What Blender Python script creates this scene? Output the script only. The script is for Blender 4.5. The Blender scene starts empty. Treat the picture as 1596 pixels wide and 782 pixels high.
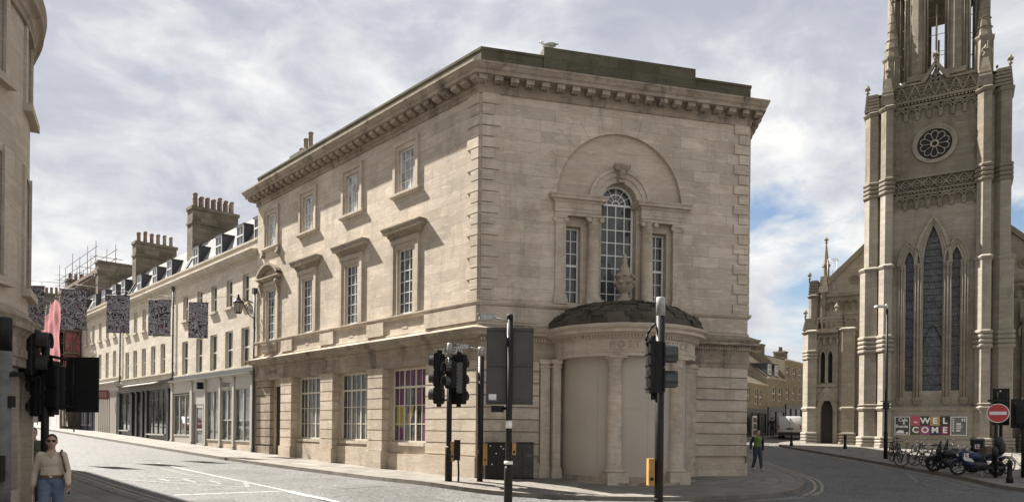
import bpy, bmesh, math, random
from mathutils import Vector, Matrix
random.seed(11)
scene = bpy.context.scene
COL = scene.collection
R = math.radians
pi = math.pi

# ------------------------------------------------------------------ camera
cam_d = bpy.data.cameras.new('camera')
cam = bpy.data.objects.new('camera', cam_d)
COL.objects.link(cam)
EYE = 1.75
cam.location = (0, 0, EYE)
cam.rotation_euler = (R(90), R(-0.64), 0)
cam_d.sensor_width = 36.0
cam_d.lens = 36.0 * 1120 / 1596
cam_d.shift_y = (669 - 391) / 1596
cam_d.clip_start = 0.1
cam_d.clip_end = 2000
scene.camera = cam

# ------------------------------------------------------------------ light
SUN_TO = Vector((-0.5962, 0.3586, 0.7183)).normalized()   # direction towards the sun
SUN_EL = math.asin(SUN_TO.z)
SUN_AZ = math.atan2(SUN_TO.x, SUN_TO.y)                    # from +Y, clockwise
sun_d = bpy.data.lights.new('sun', 'SUN')
sun_d.energy = 5.0
sun_d.angle = R(0.6)
sun_d.color = (1.0, 0.952, 0.88)
sun = bpy.data.objects.new('sun', sun_d)
COL.objects.link(sun)
sun.location = SUN_TO * 90
sun.rotation_euler = (-SUN_TO).to_track_quat('-Z', 'Y').to_euler()

world = bpy.data.worlds.new('World')
scene.world = world
world.use_nodes = True
wt = world.node_tree
wn, wl = wt.nodes, wt.links
wn.clear()


def wnode(t, **kw):
    n = wn.new(t)
    for k, v in kw.items():
        setattr(n, k, v)
    return n


sky = wnode('ShaderNodeTexSky', sky_type='NISHITA', sun_disc=False)
sky.sun_elevation = SUN_EL
sky.sun_rotation = SUN_AZ
sky.air_density = 1.0
sky.dust_density = 1.2
bg_sky = wnode('ShaderNodeBackground')
bg_sky.inputs['Strength'].default_value = 0.05
wl.new(sky.outputs[0], bg_sky.inputs['Color'])
# clouds: a layer seen in perspective (direction divided by its height)
tc = wnode('ShaderNodeTexCoord')
sep = wnode('ShaderNodeSeparateXYZ')
wl.new(tc.outputs['Generated'], sep.inputs[0])


def wmath(op, a, b=None, c=None, clamp=False):
    n = wnode('ShaderNodeMath', operation=op, use_clamp=clamp)
    for i, x in enumerate((a, b, c)):
        if x is None:
            continue
        if isinstance(x, (int, float)):
            n.inputs[i].default_value = x
        else:
            wl.new(x, n.inputs[i])
    return n.outputs[0]


comb = wnode('ShaderNodeCombineXYZ')
wl.new(sep.outputs[0], comb.inputs[0])
wl.new(sep.outputs[1], comb.inputs[1])
wl.new(wmath('MULTIPLY', sep.outputs[2], 2.1), comb.inputs[2])


def wnoise(scale, detail, rough, dist=0.0, off=(0, 0, 0)):
    mp = wnode('ShaderNodeMapping')
    mp.inputs['Location'].default_value = off
    wl.new(comb.outputs[0], mp.inputs[0])
    n = wnode('ShaderNodeTexNoise')
    n.inputs['Scale'].default_value = scale
    n.inputs['Detail'].default_value = detail
    n.inputs['Roughness'].default_value = rough
    n.inputs['Distortion'].default_value = dist
    wl.new(mp.outputs[0], n.inputs['Vector'])
    return n.outputs[0]


def wramp(fac, stops):
    n = wnode('ShaderNodeValToRGB')
    r = n.color_ramp
    while len(r.elements) < len(stops):
        r.elements.new(0.5)
    for e, (p, c) in zip(r.elements, stops):
        e.position = p
        e.color = (c[0], c[1], c[2], 1)
    wl.new(fac, n.inputs[0])
    return n.outputs[0]


n_cover = wnoise(5.2, 9, 0.56, 0.3, (2.3, 0.4, 0.2))
n_tone = wnoise(3.1, 8, 0.54, 0.5, (4.3, 7.1, 1.6))
n_fine = wnoise(9.5, 8, 0.6, 0.4, (1.4, 3.3, 2.0))
# the gap with blue sky lies low on the right of the view (towards +X, +Y)
gapd = wnode('ShaderNodeVectorMath', operation='DOT_PRODUCT')
wl.new(tc.outputs['Generated'], gapd.inputs[0])
gapd.inputs[1].default_value = Vector((0.435, 0.875, 0.20)).normalized()
gap = wmath('MULTIPLY', wmath('SUBTRACT', gapd.outputs['Value'], 0.952), 5.2, clamp=True)
cover = wmath('SUBTRACT', wmath('ADD', n_cover, 0.31), gap)
mask = wramp(cover, [(0.46, (0, 0, 0)), (0.60, (1, 1, 1))])
tone = wmath('ADD', wmath('MULTIPLY', n_tone, 0.68), wmath('MULTIPLY', n_fine, 0.32))
lowb = wmath('MULTIPLY', wmath('SUBTRACT', 0.36, sep.outputs[2]), 0.30)
tone = wmath('ADD', tone, lowb)
ccol = wramp(tone, [(0.38, (0.50, 0.525, 0.60)), (0.46, (0.59, 0.61, 0.68)), (0.53, (0.75, 0.765, 0.80)), (0.61, (0.99, 0.985, 0.965))])
bg_cl = wnode('ShaderNodeBackground')
bg_cl.inputs['Strength'].default_value = 0.34
# unseen clouds behind the camera, tinted slightly warm; added to shape the fill light
rear_tint = wramp(sep.outputs[1], [(0.0, (1.0, 0.985, 0.96)), (0.30, (1, 1, 1))])
bkm = wnode('ShaderNodeMix', data_type='RGBA', blend_type='MULTIPLY')
bkm.inputs[0].default_value = 1.0
wl.new(ccol, bkm.inputs[6])
wl.new(rear_tint, bkm.inputs[7])
wl.new(bkm.outputs[2], bg_cl.inputs['Color'])
wmix = wnode('ShaderNodeMixShader')
wl.new(mask, wmix.inputs[0])
wl.new(bg_sky.outputs[0], wmix.inputs[1])
wl.new(bg_cl.outputs[0], wmix.inputs[2])
wout = wnode('ShaderNodeOutputWorld')
wl.new(wmix.outputs[0], wout.inputs['Surface'])

vs = scene.view_settings
vs.view_transform = 'Standard'
vs.look = 'None'
vs.exposure = 1.58
vs.gamma = 1.0
vs.use_curve_mapping = False
scene.render.engine = 'CYCLES'
scene.cycles.max_bounces = 6
scene.cycles.diffuse_bounces = 3
scene.cycles.glossy_bounces = 3
scene.cycles.use_denoising = True

# ------------------------------------------------------------------ materials


class NT:
    """small helper round a material's node tree"""

    def __init__(s, name):
        s.m = bpy.data.materials.new(name)
        s.m.use_nodes = True
        s.t = s.m.node_tree
        s.b = s.t.nodes['Principled BSDF']

    def n(s, t, **kw):
        n = s.t.nodes.new(t)
        for k, v in kw.items():
            setattr(n, k, v)
        return n

    def l(s, a, b):
        s.t.links.new(a, b)

    def set(s, node, **kw):
        for k, v in kw.items():
            node.inputs[k].default_value = v

    def noise(s, vec, scale, detail=5, rough=0.6, dist=0.0):
        n = s.n('ShaderNodeTexNoise')
        n.inputs['Scale'].default_value = scale
        n.inputs['Detail'].default_value = detail
        n.inputs['Roughness'].default_value = rough
        n.inputs['Distortion'].default_value = dist
        if vec is not None:
            s.l(vec, n.inputs['Vector'])
        return n.outputs[0]

    def ramp(s, fac, stops):
        n = s.n('ShaderNodeValToRGB')
        r = n.color_ramp
        while len(r.elements) < len(stops):
            r.elements.new(0.5)
        for e, (p, c) in zip(r.elements, stops):
            e.position = p
            if isinstance(c, (int, float)):
                c = (c, c, c)
            e.color = (c[0], c[1], c[2], 1)
        s.l(fac, n.inputs[0])
        return n.outputs[0]

    def mix(s, fac, a, b, mode='MIX'):
        n = s.n('ShaderNodeMix', data_type='RGBA', blend_type=mode)
        if isinstance(fac, (int, float)):
            n.inputs[0].default_value = fac
        else:
            s.l(fac, n.inputs[0])
        for sock, x in ((n.inputs[6], a), (n.inputs[7], b)):
            if isinstance(x, tuple):
                sock.default_value = (x[0], x[1], x[2], 1)
            else:
                s.l(x, sock)
        return n.outputs[2]

    def math(s, op, a, b=None, clamp=False):
        n = s.n('ShaderNodeMath', operation=op, use_clamp=clamp)
        for i, x in enumerate((a, b)):
            if x is None:
                continue
            if isinstance(x, (int, float)):
                n.inputs[i].default_value = x
            else:
                s.l(x, n.inputs[i])
        return n.outputs[0]

    def pos(s):
        return s.n('ShaderNodeNewGeometry').outputs['Position']

    def uv(s):
        return s.n('ShaderNodeTexCoord').outputs['UV']

    def scale(s, vec, sc):
        mp = s.n('ShaderNodeMapping')
        mp.inputs['Scale'].default_value = sc
        s.l(vec, mp.inputs[0])
        return mp.outputs[0]

    def bump(s, h, strength=0.3, dist=0.02):
        n = s.n('ShaderNodeBump')
        n.inputs['Strength'].default_value = strength
        n.inputs['Distance'].default_value = dist
        s.l(h, n.inputs['Height'])
        s.l(n.outputs[0], s.b.inputs['Normal'])


def plain(name, col, rough=0.6, var=0.12, sc=6.0, metal=0.0, bump=0.0, spec=0.5):
    m = NT(name)
    p = m.pos()
    a = m.noise(p, sc, 6)
    lo = tuple(c * (1 - var) for c in col)
    hi = tuple(min(1, c * (1 + var)) for c in col)
    m.l(m.ramp(a, [(0.3, lo), (0.7, hi)]), m.b.inputs['Base Color'])
    m.l(m.ramp(m.noise(p, sc * 2.3, 3), [(0.3, max(0.03, rough - 0.1)), (0.7, min(1, rough + 0.1))]), m.b.inputs['Roughness'])
    m.b.inputs['Metallic'].default_value = metal
    m.b.inputs['Specular IOR Level'].default_value = spec
    if bump:
        m.bump(m.noise(p, sc * 8, 4), bump, 0.01)
    return m.m


def stone(name, col, bw=0.9, bh=0.40, joint=0.006, tint=0.16, stain=0.35, staincol=(0.10, 0.085, 0.065), jdark=0.55, bump=0.25, coursed=True, big=0.35):
    """ashlar: blocks of slightly differing tone, fine joints, weather stains"""
    m = NT(name)
    uv = m.uv()
    p = m.pos()
    base = col
    if coursed:
        br = m.n('ShaderNodeTexBrick')
        br.offset = 0.5
        br.squash = 1.35
        br.squash_frequency = 3
        m.set(br, Scale=1.0, **{'Mortar Size': joint, 'Mortar Smooth': 0.3, 'Bias': 0.0, 'Brick Width': bw, 'Row Height': bh})
        d = tint
        br.inputs['Color1'].default_value = (col[0] * (1 - d), col[1] * (1 - d * 1.05), col[2] * (1 - d * 1.15), 1)
        br.inputs['Color2'].default_value = (min(1, col[0] * (1 + d)), min(1, col[1] * (1 + d)), min(1, col[2] * (1 + d * 0.9)), 1)
        br.inputs['Mortar'].default_value = (col[0] * jdark, col[1] * jdark * 0.97, col[2] * jdark * 0.92, 1)
        # wobble the lookup a little so joints are not ruler straight
        wob = m.n('ShaderNodeVectorMath', operation='MULTIPLY_ADD')
        nz = m.n('ShaderNodeTexNoise')
        nz.inputs['Scale'].default_value = 1.7
        m.l(uv, nz.inputs['Vector'])
        m.l(nz.outputs['Color'], wob.inputs[0])
        wob.inputs[1].default_value = (0.02, 0.02, 0)
        m.l(uv, wob.inputs[2])
        m.l(wob.outputs[0], br.inputs['Vector'])
        c0 = br.outputs['Color']
    else:
        c0 = m.ramp(m.noise(p, 2.0, 4), [(0.3, tuple(x * (1 - tint) for x in col)), (0.7, tuple(min(1, x * (1 + tint)) for x in col))])
    # bedding grain along the courses
    gr = m.noise(m.scale(uv, (1.5, 9.0, 1.0)), 2.2, 7, 0.65, 0.3)
    c1 = m.mix(1.0, c0, m.ramp(gr, [(0.25, 0.80), (0.55, 1.0), (0.8, 1.10)]), 'MULTIPLY')
    bigv = m.noise(p, 0.45, 5, 0.6)
    c2 = m.mix(1.0, c1, m.ramp(bigv, [(0.3, 1 - big * 0.55), (0.7, 1 + big * 0.25)]), 'MULTIPLY')
    # replaced and burnished patches that follow the courses
    pt = m.noise(m.scale(uv, (0.55, 2.4, 1.0)), 1.25, 5, 0.62, 0.5)
    c2 = m.mix(m.ramp(pt, [(0.50, 0.0), (0.58, 0.55)]), c2, (col[0] * 0.80, col[1] * 0.76, col[2] * 0.70))
    pt2 = m.noise(m.scale(uv, (0.7, 3.0, 1.0)), 1.7, 4, 0.6, 0.3)
    c2 = m.mix(m.ramp(pt2, [(0.56, 0.0), (0.64, 0.5)]), c2, (min(1, col[0] * 1.16), min(1, col[1] * 1.16), min(1, col[2] * 1.15)))
    # rain-washed soot: vertical streaks broken by noise
    st = m.noise(m.scale(p, (1.0, 1.0, 0.22)), 1.3, 8, 0.7, 0.4)
    st2 = m.noise(p, 6.0, 6, 0.7)
    sm = m.ramp(m.math('ADD', m.math('MULTIPLY', st, 0.72), m.math('MULTIPLY', st2, 0.28)), [(0.50, 0.0), (0.66, 1.0)])
    c3 = m.mix(m.math('MULTIPLY', sm, stain), c2, staincol)
    m.l(c3, m.b.inputs['Base Color'])
    m.b.inputs['Roughness'].default_value = 0.92
    m.b.inputs['Specular IOR Level'].default_value = 0.22
    if bump:
        h = m.math('ADD', m.math('MULTIPLY', m.noise(p, 14, 6, 0.7), 0.6), m.math('MULTIPLY', gr, 0.6))
        if coursed:
            h = m.math('SUBTRACT', h, m.math('MULTIPLY', br.outputs['Fac'], 0.9))
        m.bump(h, bump, 0.025)
    return m.m


def glass_mat(name, col=(0.022, 0.026, 0.03), wav=0.14, rough=0.03, inner=0.0):
    m = NT(name)
    p = m.pos()
    a = m.noise(m.scale(p, (1.6, 1.6, 0.7)), 1.5, 5, 0.65, 0.6)
    lo = tuple(c * 0.6 for c in col)
    hi = tuple(c * 2.6 + 0.02 + inner for c in col)
    m.l(m.ramp(a, [(0.35, lo), (0.62, hi)]), m.b.inputs['Base Color'])
    m.b.inputs['Roughness'].default_value = rough
    m.b.inputs['IOR'].default_value = 1.5
    m.bump(m.noise(p, 1.4, 2), wav, 0.05)
    return m.m


M = {}
M['bath'] = stone('bath_stone', (0.58, 0.504, 0.413), bw=1.05, bh=0.385, tint=0.13, stain=0.30, big=0.45)
M['bath_rust'] = stone('bath_stone_rusticated', (0.55, 0.472, 0.38), bw=1.6, bh=0.41, joint=0.004, tint=0.10, stain=0.45)
M['bath_plain'] = stone('bath_stone_moulded', (0.545, 0.47, 0.38), coursed=False, tint=0.08, stain=0.38)
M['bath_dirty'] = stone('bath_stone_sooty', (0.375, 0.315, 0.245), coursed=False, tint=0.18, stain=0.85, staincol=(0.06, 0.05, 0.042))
M['bath_smooth'] = stone('bath_stone_lunette', (0.53, 0.45, 0.36), bw=1.3, bh=0.9, joint=0.003, tint=0.06, stain=0.15, jdark=0.8)
M['parapet'] = stone('mossy_parapet_stone', (0.118, 0.108, 0.075), bw=1.2, bh=0.32, tint=0.16, stain=0.75, staincol=(0.035, 0.034, 0.024))
M['dome'] = stone('mossy_dome_stone', (0.085, 0.073, 0.056), bw=0.55, bh=0.24, joint=0.02, tint=0.3, stain=0.8, staincol=(0.045, 0.042, 0.028), bump=0.7)
M['terrace'] = stone('terrace_stone', (0.55, 0.495, 0.412), bw=1.0, bh=0.36, joint=0.004, tint=0.06, stain=0.16, jdark=0.8)
M['terrace_plain'] = stone('terrace_stone_moulded', (0.50, 0.447, 0.37), coursed=False, tint=0.06, stain=0.30)
M['chimney'] = stone('chimney_stone', (0.175, 0.153, 0.118), bw=0.8, bh=0.36, joint=0.01, tint=0.28, stain=0.65, staincol=(0.07, 0.062, 0.045))
M['church'] = stone('church_stone', (0.32, 0.288, 0.24), bw=0.85, bh=0.36, joint=0.004, tint=0.09, stain=0.38, staincol=(0.13, 0.105, 0.075))
M['church_up'] = stone('church_stone_weathered', (0.225, 0.198, 0.156), bw=0.85, bh=0.36, joint=0.005, tint=0.12, stain=0.7, staincol=(0.085, 0.072, 0.05))
M['church_plain'] = stone('church_stone_moulded', (0.315, 0.278, 0.225), coursed=False, tint=0.10, stain=0.45, staincol=(0.12, 0.10, 0.07))
M['left_stone'] = stone('corner_house_stone', (0.56, 0.488, 0.395), bw=1.0, bh=0.4, joint=0.004, tint=0.06, stain=0.25, jdark=0.75)
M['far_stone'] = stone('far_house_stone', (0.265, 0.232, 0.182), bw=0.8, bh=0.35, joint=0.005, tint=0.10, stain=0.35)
M['roof'] = stone('stone_roof_tiles', (0.165, 0.14, 0.11), bw=0.35, bh=0.22, joint=0.02, tint=0.3, stain=0.5, staincol=(0.06, 0.055, 0.04), bump=0.6)
M['slate'] = stone('slate_roof', (0.34, 0.34, 0.33), bw=0.32, bh=0.21, joint=0.016, tint=0.14, stain=0.25, staincol=(0.2, 0.2, 0.18), jdark=0.5, bump=0.5)
M['lead'] = plain('dark_lead', (0.055, 0.057, 0.06), 0.6, 0.2)
M['dormer_side'] = plain('dormer_slate_cheek', (0.035, 0.04, 0.046), 0.55, 0.2)
M['white'] = plain('white_paint', (0.74, 0.73, 0.69), 0.45, 0.06)
M['cream'] = plain('cream_window_paint', (0.62, 0.57, 0.47), 0.5, 0.08)
M['greypaint'] = plain('pale_grey_shop_paint', (0.40, 0.375, 0.33), 0.5, 0.06)
M['palegrey'] = plain('pale_dormer_paint', (0.62, 0.63, 0.64), 0.5, 0.06)
M['blackpaint'] = plain('black_shop_paint', (0.018, 0.017, 0.017), 0.4, 0.2)
M['navy'] = plain('navy_shop_paint', (0.03, 0.04, 0.075), 0.4, 0.15)
M['fascia'] = plain('sooty_fascia', (0.13, 0.115, 0.095), 0.6, 0.2)
M['glass'] = glass_mat('window_glass')
M['skyglass'] = glass_mat('glass_with_painted_reflection', (0.20, 0.205, 0.21), 0.05, 0.05, 0.10)  # brightness of reflected cloud put into the base colour of the top-row panes
M['shopglass'] = glass_mat('shop_glass', (0.045, 0.048, 0.045), 0.03, 0.04, 0.03)
M['leadglass'] = None
M['board'] = plain('plain_boarding', (0.435, 0.38, 0.315), 0.75, 0.07, 0.9)
M['pot'] = plain('terracotta', (0.20, 0.128, 0.095), 0.85, 0.28, 3)
M['potpale'] = plain('buff_clay', (0.27, 0.21, 0.155), 0.85, 0.25, 3)
M['black'] = plain('black_signal_plastic', (0.010, 0.010, 0.010), 0.55, 0.25, 9, spec=0.25)
M['blackpole'] = plain('black_pole_paint', (0.013, 0.012, 0.011), 0.5, 0.4, 14, spec=0.28)
M['visor'] = plain('visor_plastic', (0.05, 0.05, 0.05), 0.25, 0.2)
M['steel'] = plain('galvanised_steel', (0.36, 0.355, 0.335), 0.5, 0.22, 12, 0.55)
M['signback'] = plain('sign_back_grey', (0.062, 0.058, 0.052), 0.55, 0.12, 2)
M['yellow'] = plain('amber_push_box', (0.36, 0.20, 0.05), 0.5, 0.1)
M['lens_red'] = plain('red_signal_lens', (0.10, 0.012, 0.01), 0.2, 0.1)
M['lens_amber'] = plain('amber_signal_lens', (0.12, 0.06, 0.01), 0.2, 0.1)
M['lens_green'] = plain('green_signal_lens', (0.01, 0.06, 0.035), 0.2, 0.1)
M['red'] = plain('sign_red', (0.46, 0.035, 0.035), 0.4, 0.08)
M['signwhite'] = plain('sign_white', (0.75, 0.74, 0.72), 0.4, 0.04)
M['letter'] = plain('incised_letter', (0.27, 0.225, 0.17), 0.9, 0.15)
M['blackletter'] = plain('black_letter', (0.02, 0.017, 0.015), 0.5, 0.1)
M['oak'] = plain('dark_door', (0.03, 0.022, 0.016), 0.6, 0.3)
M['iron'] = plain('wrought_iron', (0.02, 0.02, 0.02), 0.5, 0.2)
M['lampglass'] = plain('lantern_glass', (0.34, 0.33, 0.29), 0.15, 0.1)
M['purple'] = plain('purple_poster', (0.105, 0.022, 0.085), 0.45, 0.08)
M['ochre'] = plain('ochre_poster', (0.34, 0.27, 0.05), 0.45, 0.12)
M['mag'] = plain('magenta_poster', (0.27, 0.05, 0.15), 0.45, 0.1)
M['rubber'] = plain('rubber', (0.014, 0.014, 0.014), 0.8, 0.2)
M['chrome'] = plain('bare_metal', (0.5, 0.5, 0.5), 0.25, 0.1, 10, 0.9)
M['bikeblue'] = plain('blue_fairing', (0.014, 0.020, 0.055), 0.35, 0.1)
M['bikeblack'] = plain('black_bodywork', (0.016, 0.016, 0.017), 0.35, 0.2)
M['bikewhite'] = plain('white_bodywork', (0.68, 0.68, 0.67), 0.35, 0.05)
M['leather'] = plain('black_vinyl_seat', (0.02, 0.019, 0.018), 0.6, 0.15)
M['hoarding'] = plain('hoarding_board', (0.60, 0.585, 0.55), 0.7, 0.06, 1.0)
M['rusty'] = plain('rusty_scaffold_tube', (0.17, 0.145, 0.135), 0.6, 0.25, 6, 0.3)
M['greypole'] = plain('weathered_grey_pole', (0.13, 0.127, 0.118), 0.6, 0.3, 7)
M['vanpaint'] = plain('dusty_white_van', (0.40, 0.40, 0.41), 0.4, 0.06)
M['hoarding_dark'] = plain('board_joint', (0.30, 0.27, 0.235), 0.8, 0.1)
M['darkglass'] = plain('dim_shop_interior', (0.02, 0.019, 0.018), 0.2, 0.5, 1.5, spec=0.3)
M['plank'] = plain('scaffold_plank', (0.16, 0.11, 0.075), 0.85, 0.25, 3)
M['tan'] = plain('brown_leather', (0.14, 0.065, 0.035), 0.55, 0.12)


def skin_mats():
    M['skin'] = plain('skin', (0.47, 0.29, 0.205), 0.55, 0.06, 20)
    M['hair'] = plain('dark_hair', (0.035, 0.023, 0.017), 0.55, 0.3, 30)
    M['hairgrey'] = plain('grey_brown_hair', (0.12, 0.10, 0.085), 0.6, 0.3, 30)
    M['blouse'] = plain('cream_cotton', (0.56, 0.475, 0.37), 0.8, 0.08, 9, 0, 0.25)
    M['top'] = plain('pale_linen_top', (0.53, 0.45, 0.355), 0.8, 0.06, 9, 0, 0.2)
    M['jean'] = plain('blue_denim', (0.115, 0.155, 0.215), 0.85, 0.22, 14, 0, 0.25)
    M['darkjean'] = plain('dark_denim', (0.035, 0.045, 0.07), 0.85, 0.2, 12, 0, 0.2)
    M['green'] = plain('green_gilet', (0.115, 0.165, 0.045), 0.75, 0.12, 10, 0, 0.2)
    M['sleeve'] = plain('dark_fleece', (0.02, 0.021, 0.026), 0.85, 0.2)
    M['shoe'] = plain('brown_shoe', (0.06, 0.04, 0.028), 0.6, 0.2)
    M['trainer'] = plain('white_trainer', (0.6, 0.58, 0.55), 0.6, 0.06)
    M['camo'] = plain('olive_print_shirt', (0.10, 0.105, 0.075), 0.85, 0.6, 9)
    M['lip'] = plain('lips', (0.32, 0.12, 0.10), 0.5, 0.05)
    M['eye'] = plain('eye_white', (0.62, 0.6, 0.57), 0.3, 0.02)
    M['lensblack'] = plain('sunglass_lens', (0.012, 0.01, 0.009), 0.08, 0.1)


skin_mats()


def leaded():
    m = NT('leaded_glass')
    uv = m.uv()
    br = m.n('ShaderNodeTexBrick')
    br.offset = 0.5
    m.set(br, Scale=1.0, **{'Mortar Size': 0.012, 'Brick Width': 0.17, 'Row Height': 0.125})
    br.inputs['Color1'].default_value = (0.06, 0.064, 0.07, 1)
    br.inputs['Color2'].default_value = (0.13, 0.135, 0.145, 1)
    br.inputs['Mortar'].default_value = (0.012, 0.012, 0.013, 1)
    mp = m.n('ShaderNodeMapping')
    mp.inputs['Rotation'].default_value = (0, 0, R(45))
    m.l(uv, mp.inputs[0])
    m.l(mp.outputs[0], br.inputs['Vector'])
    v = m.noise(uv, 1.3, 5, 0.65)
    m.l(m.mix(1.0, br.outputs['Color'], m.ramp(v, [(0.3, 0.5), (0.7, 1.5)]), 'MULTIPLY'), m.b.inputs['Base Color'])
    m.b.inputs['Roughness'].default_value = 0.32
    m.bump(m.math('ADD', br.outputs['Fac'], m.noise(uv, 9, 2)), 0.5, 0.02)
    M['leadglass'] = m.m


leaded()


def asphalt():
    m = NT('worn_asphalt')
    p = m.pos()
    f = m.noise(p, 55, 3, 0.7)
    g = m.noise(p, 0.35, 6, 0.6, 0.4)
    pat = m.noise(m.scale(p, (0.9, 0.9, 1)), 1.6, 7, 0.68, 0.6)
    c = m.ramp(f, [(0.36, (0.045, 0.044, 0.042)), (0.52, (0.105, 0.102, 0.096)), (0.68, (0.24, 0.235, 0.22))])
    c = m.mix(1.0, c, m.ramp(g, [(0.3, 0.72), (0.7, 1.2)]), 'MULTIPLY')
    c = m.mix(1.0, c, m.ramp(m.noise(p, 11, 4, 0.75), [(0.36, 0.42), (0.5, 0.95), (0.64, 1.75)]), 'MULTIPLY')
    c = m.mix(1.0, c, m.ramp(pat, [(0.34, 0.70), (0.46, 1.0), (0.7, 1.08)]), 'MULTIPLY')
    vo = m.n('ShaderNodeTexVoronoi', feature='DISTANCE_TO_EDGE')
    vo.inputs['Scale'].default_value = 0.33
    dv = m.n('ShaderNodeVectorMath', operation='MULTIPLY_ADD')
    nz = m.n('ShaderNodeTexNoise')
    nz.inputs['Scale'].default_value = 0.9
    nz.inputs['Detail'].default_value = 7
    m.l(p, nz.inputs['Vector'])
    m.l(nz.outputs['Color'], dv.inputs[0])
    dv.inputs[1].default_value = (1.6, 1.6, 0)
    m.l(p, dv.inputs[2])
    m.l(dv.outputs[0], vo.inputs['Vector'])
    ck = m.math('MULTIPLY', m.ramp(vo.outputs['Distance'], [(0.0, 1.0), (0.012, 0.0)]), m.ramp(m.noise(p, 0.28, 3), [(0.45, 0.0), (0.55, 0.75)]))
    c = m.mix(ck, c, (0.03, 0.029, 0.027))
    oil = m.ramp(m.noise(m.scale(p, (1.0, 1.0, 1.0)), 0.8, 5, 0.6, 0.8), [(0.60, 0.0), (0.70, 0.45)])
    c = m.mix(oil, c, (0.045, 0.043, 0.04))
    m.l(c, m.b.inputs['Base Color'])
    m.l(m.ramp(g, [(0.3, 0.62), (0.7, 0.8)]), m.b.inputs['Roughness'])
    m.b.inputs['Specular IOR Level'].default_value = 0.45
    m.bump(m.math('ADD', f, m.math('MULTIPLY', pat, 0.6)), 0.55, 0.02)
    M['asphalt'] = m.m


asphalt()


def paving():
    m = NT('paving_slabs')
    uv = m.uv()
    p = m.pos()
    br = m.n('ShaderNodeTexBrick')
    br.offset = 0.45
    m.set(br, Scale=1.0, **{'Mortar Size': 0.012, 'Brick Width': 0.85, 'Row Height': 0.6})
    br.inputs['Color1'].default_value = (0.16, 0.143, 0.12, 1)
    br.inputs['Color2'].default_value = (0.225, 0.205, 0.175, 1)
    br.inputs['Mortar'].default_value = (0.06, 0.055, 0.045, 1)
    m.l(uv, br.inputs['Vector'])
    v = m.noise(p, 0.9, 7, 0.65, 0.3)
    c = m.mix(1.0, br.outputs['Color'], m.ramp(v, [(0.3, 0.68), (0.7, 1.15)]), 'MULTIPLY')
    sp = m.ramp(m.noise(p, 9, 2), [(0.66, 0.0), (0.72, 0.5)])
    c = m.mix(sp, c, (0.08, 0.075, 0.065))
    m.l(c, m.b.inputs['Base Color'])
    m.b.inputs['Roughness'].default_value = 0.8
    m.bump(m.math('SUBTRACT', m.noise(p, 22, 4), br.outputs['Fac']), 0.4, 0.012)
    M['paving'] = m.m


paving()
M['kerb'] = plain('kerb_stone', (0.17, 0.15, 0.125), 0.85, 0.28, 2.5, 0, 0.3)


def worn_paint(name, col, keep):
    m = NT(name)
    p = m.pos()
    n1 = m.noise(p, 7, 7, 0.75)
    n2 = m.noise(p, 50, 2, 0.6)
    k = m.ramp(m.math('ADD', m.math('MULTIPLY', n1, 0.6), m.math('MULTIPLY', n2, 0.4)), [(keep - 0.06, 1.0), (keep + 0.06, 0.0)])
    c = m.mix(k, (0.095, 0.092, 0.086), col)
    m.l(c, m.b.inputs['Base Color'])
    m.b.inputs['Roughness'].default_value = 0.7
    m.bump(n2, 0.3, 0.01)
    return m.m


M['line'] = worn_paint('worn_white_line', (0.40, 0.39, 0.365), 0.55)
M['faint'] = worn_paint('faded_white_line', (0.27, 0.263, 0.247), 0.50)
M['yline'] = worn_paint('worn_yellow_line', (0.34, 0.305, 0.215), 0.54)


def banner_mat():
    m = NT('doodle_print')
    uv = m.uv()
    n = m.n('ShaderNodeTexNoise')
    n.inputs['Scale'].default_value = 2.6
    n.inputs['Detail'].default_value = 1.0
    n.inputs['Distortion'].default_value = 2.0
    m.l(uv, n.inputs['Vector'])
    w = m.n('ShaderNodeMath', operation='SINE')
    m.l(m.math('MULTIPLY', n.outputs[0], 40.0), w.inputs[0])
    base = m.ramp(m.math('ADD', m.math('MULTIPLY', w.outputs[0], 0.5), 0.5), [(0.30, (0.02, 0.02, 0.024)), (0.46, (0.15, 0.14, 0.155)), (0.68, (0.45, 0.425, 0.475))])
    rd = m.ramp(m.noise(uv, 3.1, 1, 0.5, 0.3), [(0.69, 0.0), (0.70, 0.85)])
    c = m.mix(rd, base, (0.16, 0.03, 0.04))
    m.l(c, m.b.inputs['Base Color'])
    m.b.inputs['Roughness'].default_value = 0.7
    M['banner'] = m.m


banner_mat()


def net_mat():
    m = NT('pink_debris_net')
    p = m.pos()
    a = m.noise(p, 1.2, 6, 0.65, 0.5)
    m.l(m.ramp(a, [(0.3, (0.28, 0.07, 0.078)), (0.55, (0.45, 0.15, 0.155)), (0.75, (0.54, 0.25, 0.24))]), m.b.inputs['Base Color'])
    m.b.inputs['Roughness'].default_value = 0.8
    m.bump(m.noise(p, 4, 5), 0.6, 0.05)
    M['net'] = m.m


net_mat()


def graffiti_mat():
    m = NT('scrawled_cabinet_paint')
    p = m.pos()
    n = m.n('ShaderNodeTexNoise')
    n.inputs['Scale'].default_value = 4.2
    n.inputs['Detail'].default_value = 3
    n.inputs['Distortion'].default_value = 1.6
    m.l(p, n.inputs['Vector'])
    w = m.ramp(m.math('ABSOLUTE', m.math('SUBTRACT', n.outputs[0], 0.5)), [(0.0, 1.0), (0.016, 0.0)])
    area = m.ramp(m.noise(p, 1.9, 2), [(0.48, 0.0), (0.6, 0.8)])
    c = m.mix(m.math('MULTIPLY', w, area), (0.020, 0.019, 0.017), (0.19, 0.185, 0.175))
    m.l(c, m.b.inputs['Base Color'])
    m.b.inputs['Roughness'].default_value = 0.5
    M['graffiti'] = m.m


graffiti_mat()

# ------------------------------------------------------------------ mesh builder


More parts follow.
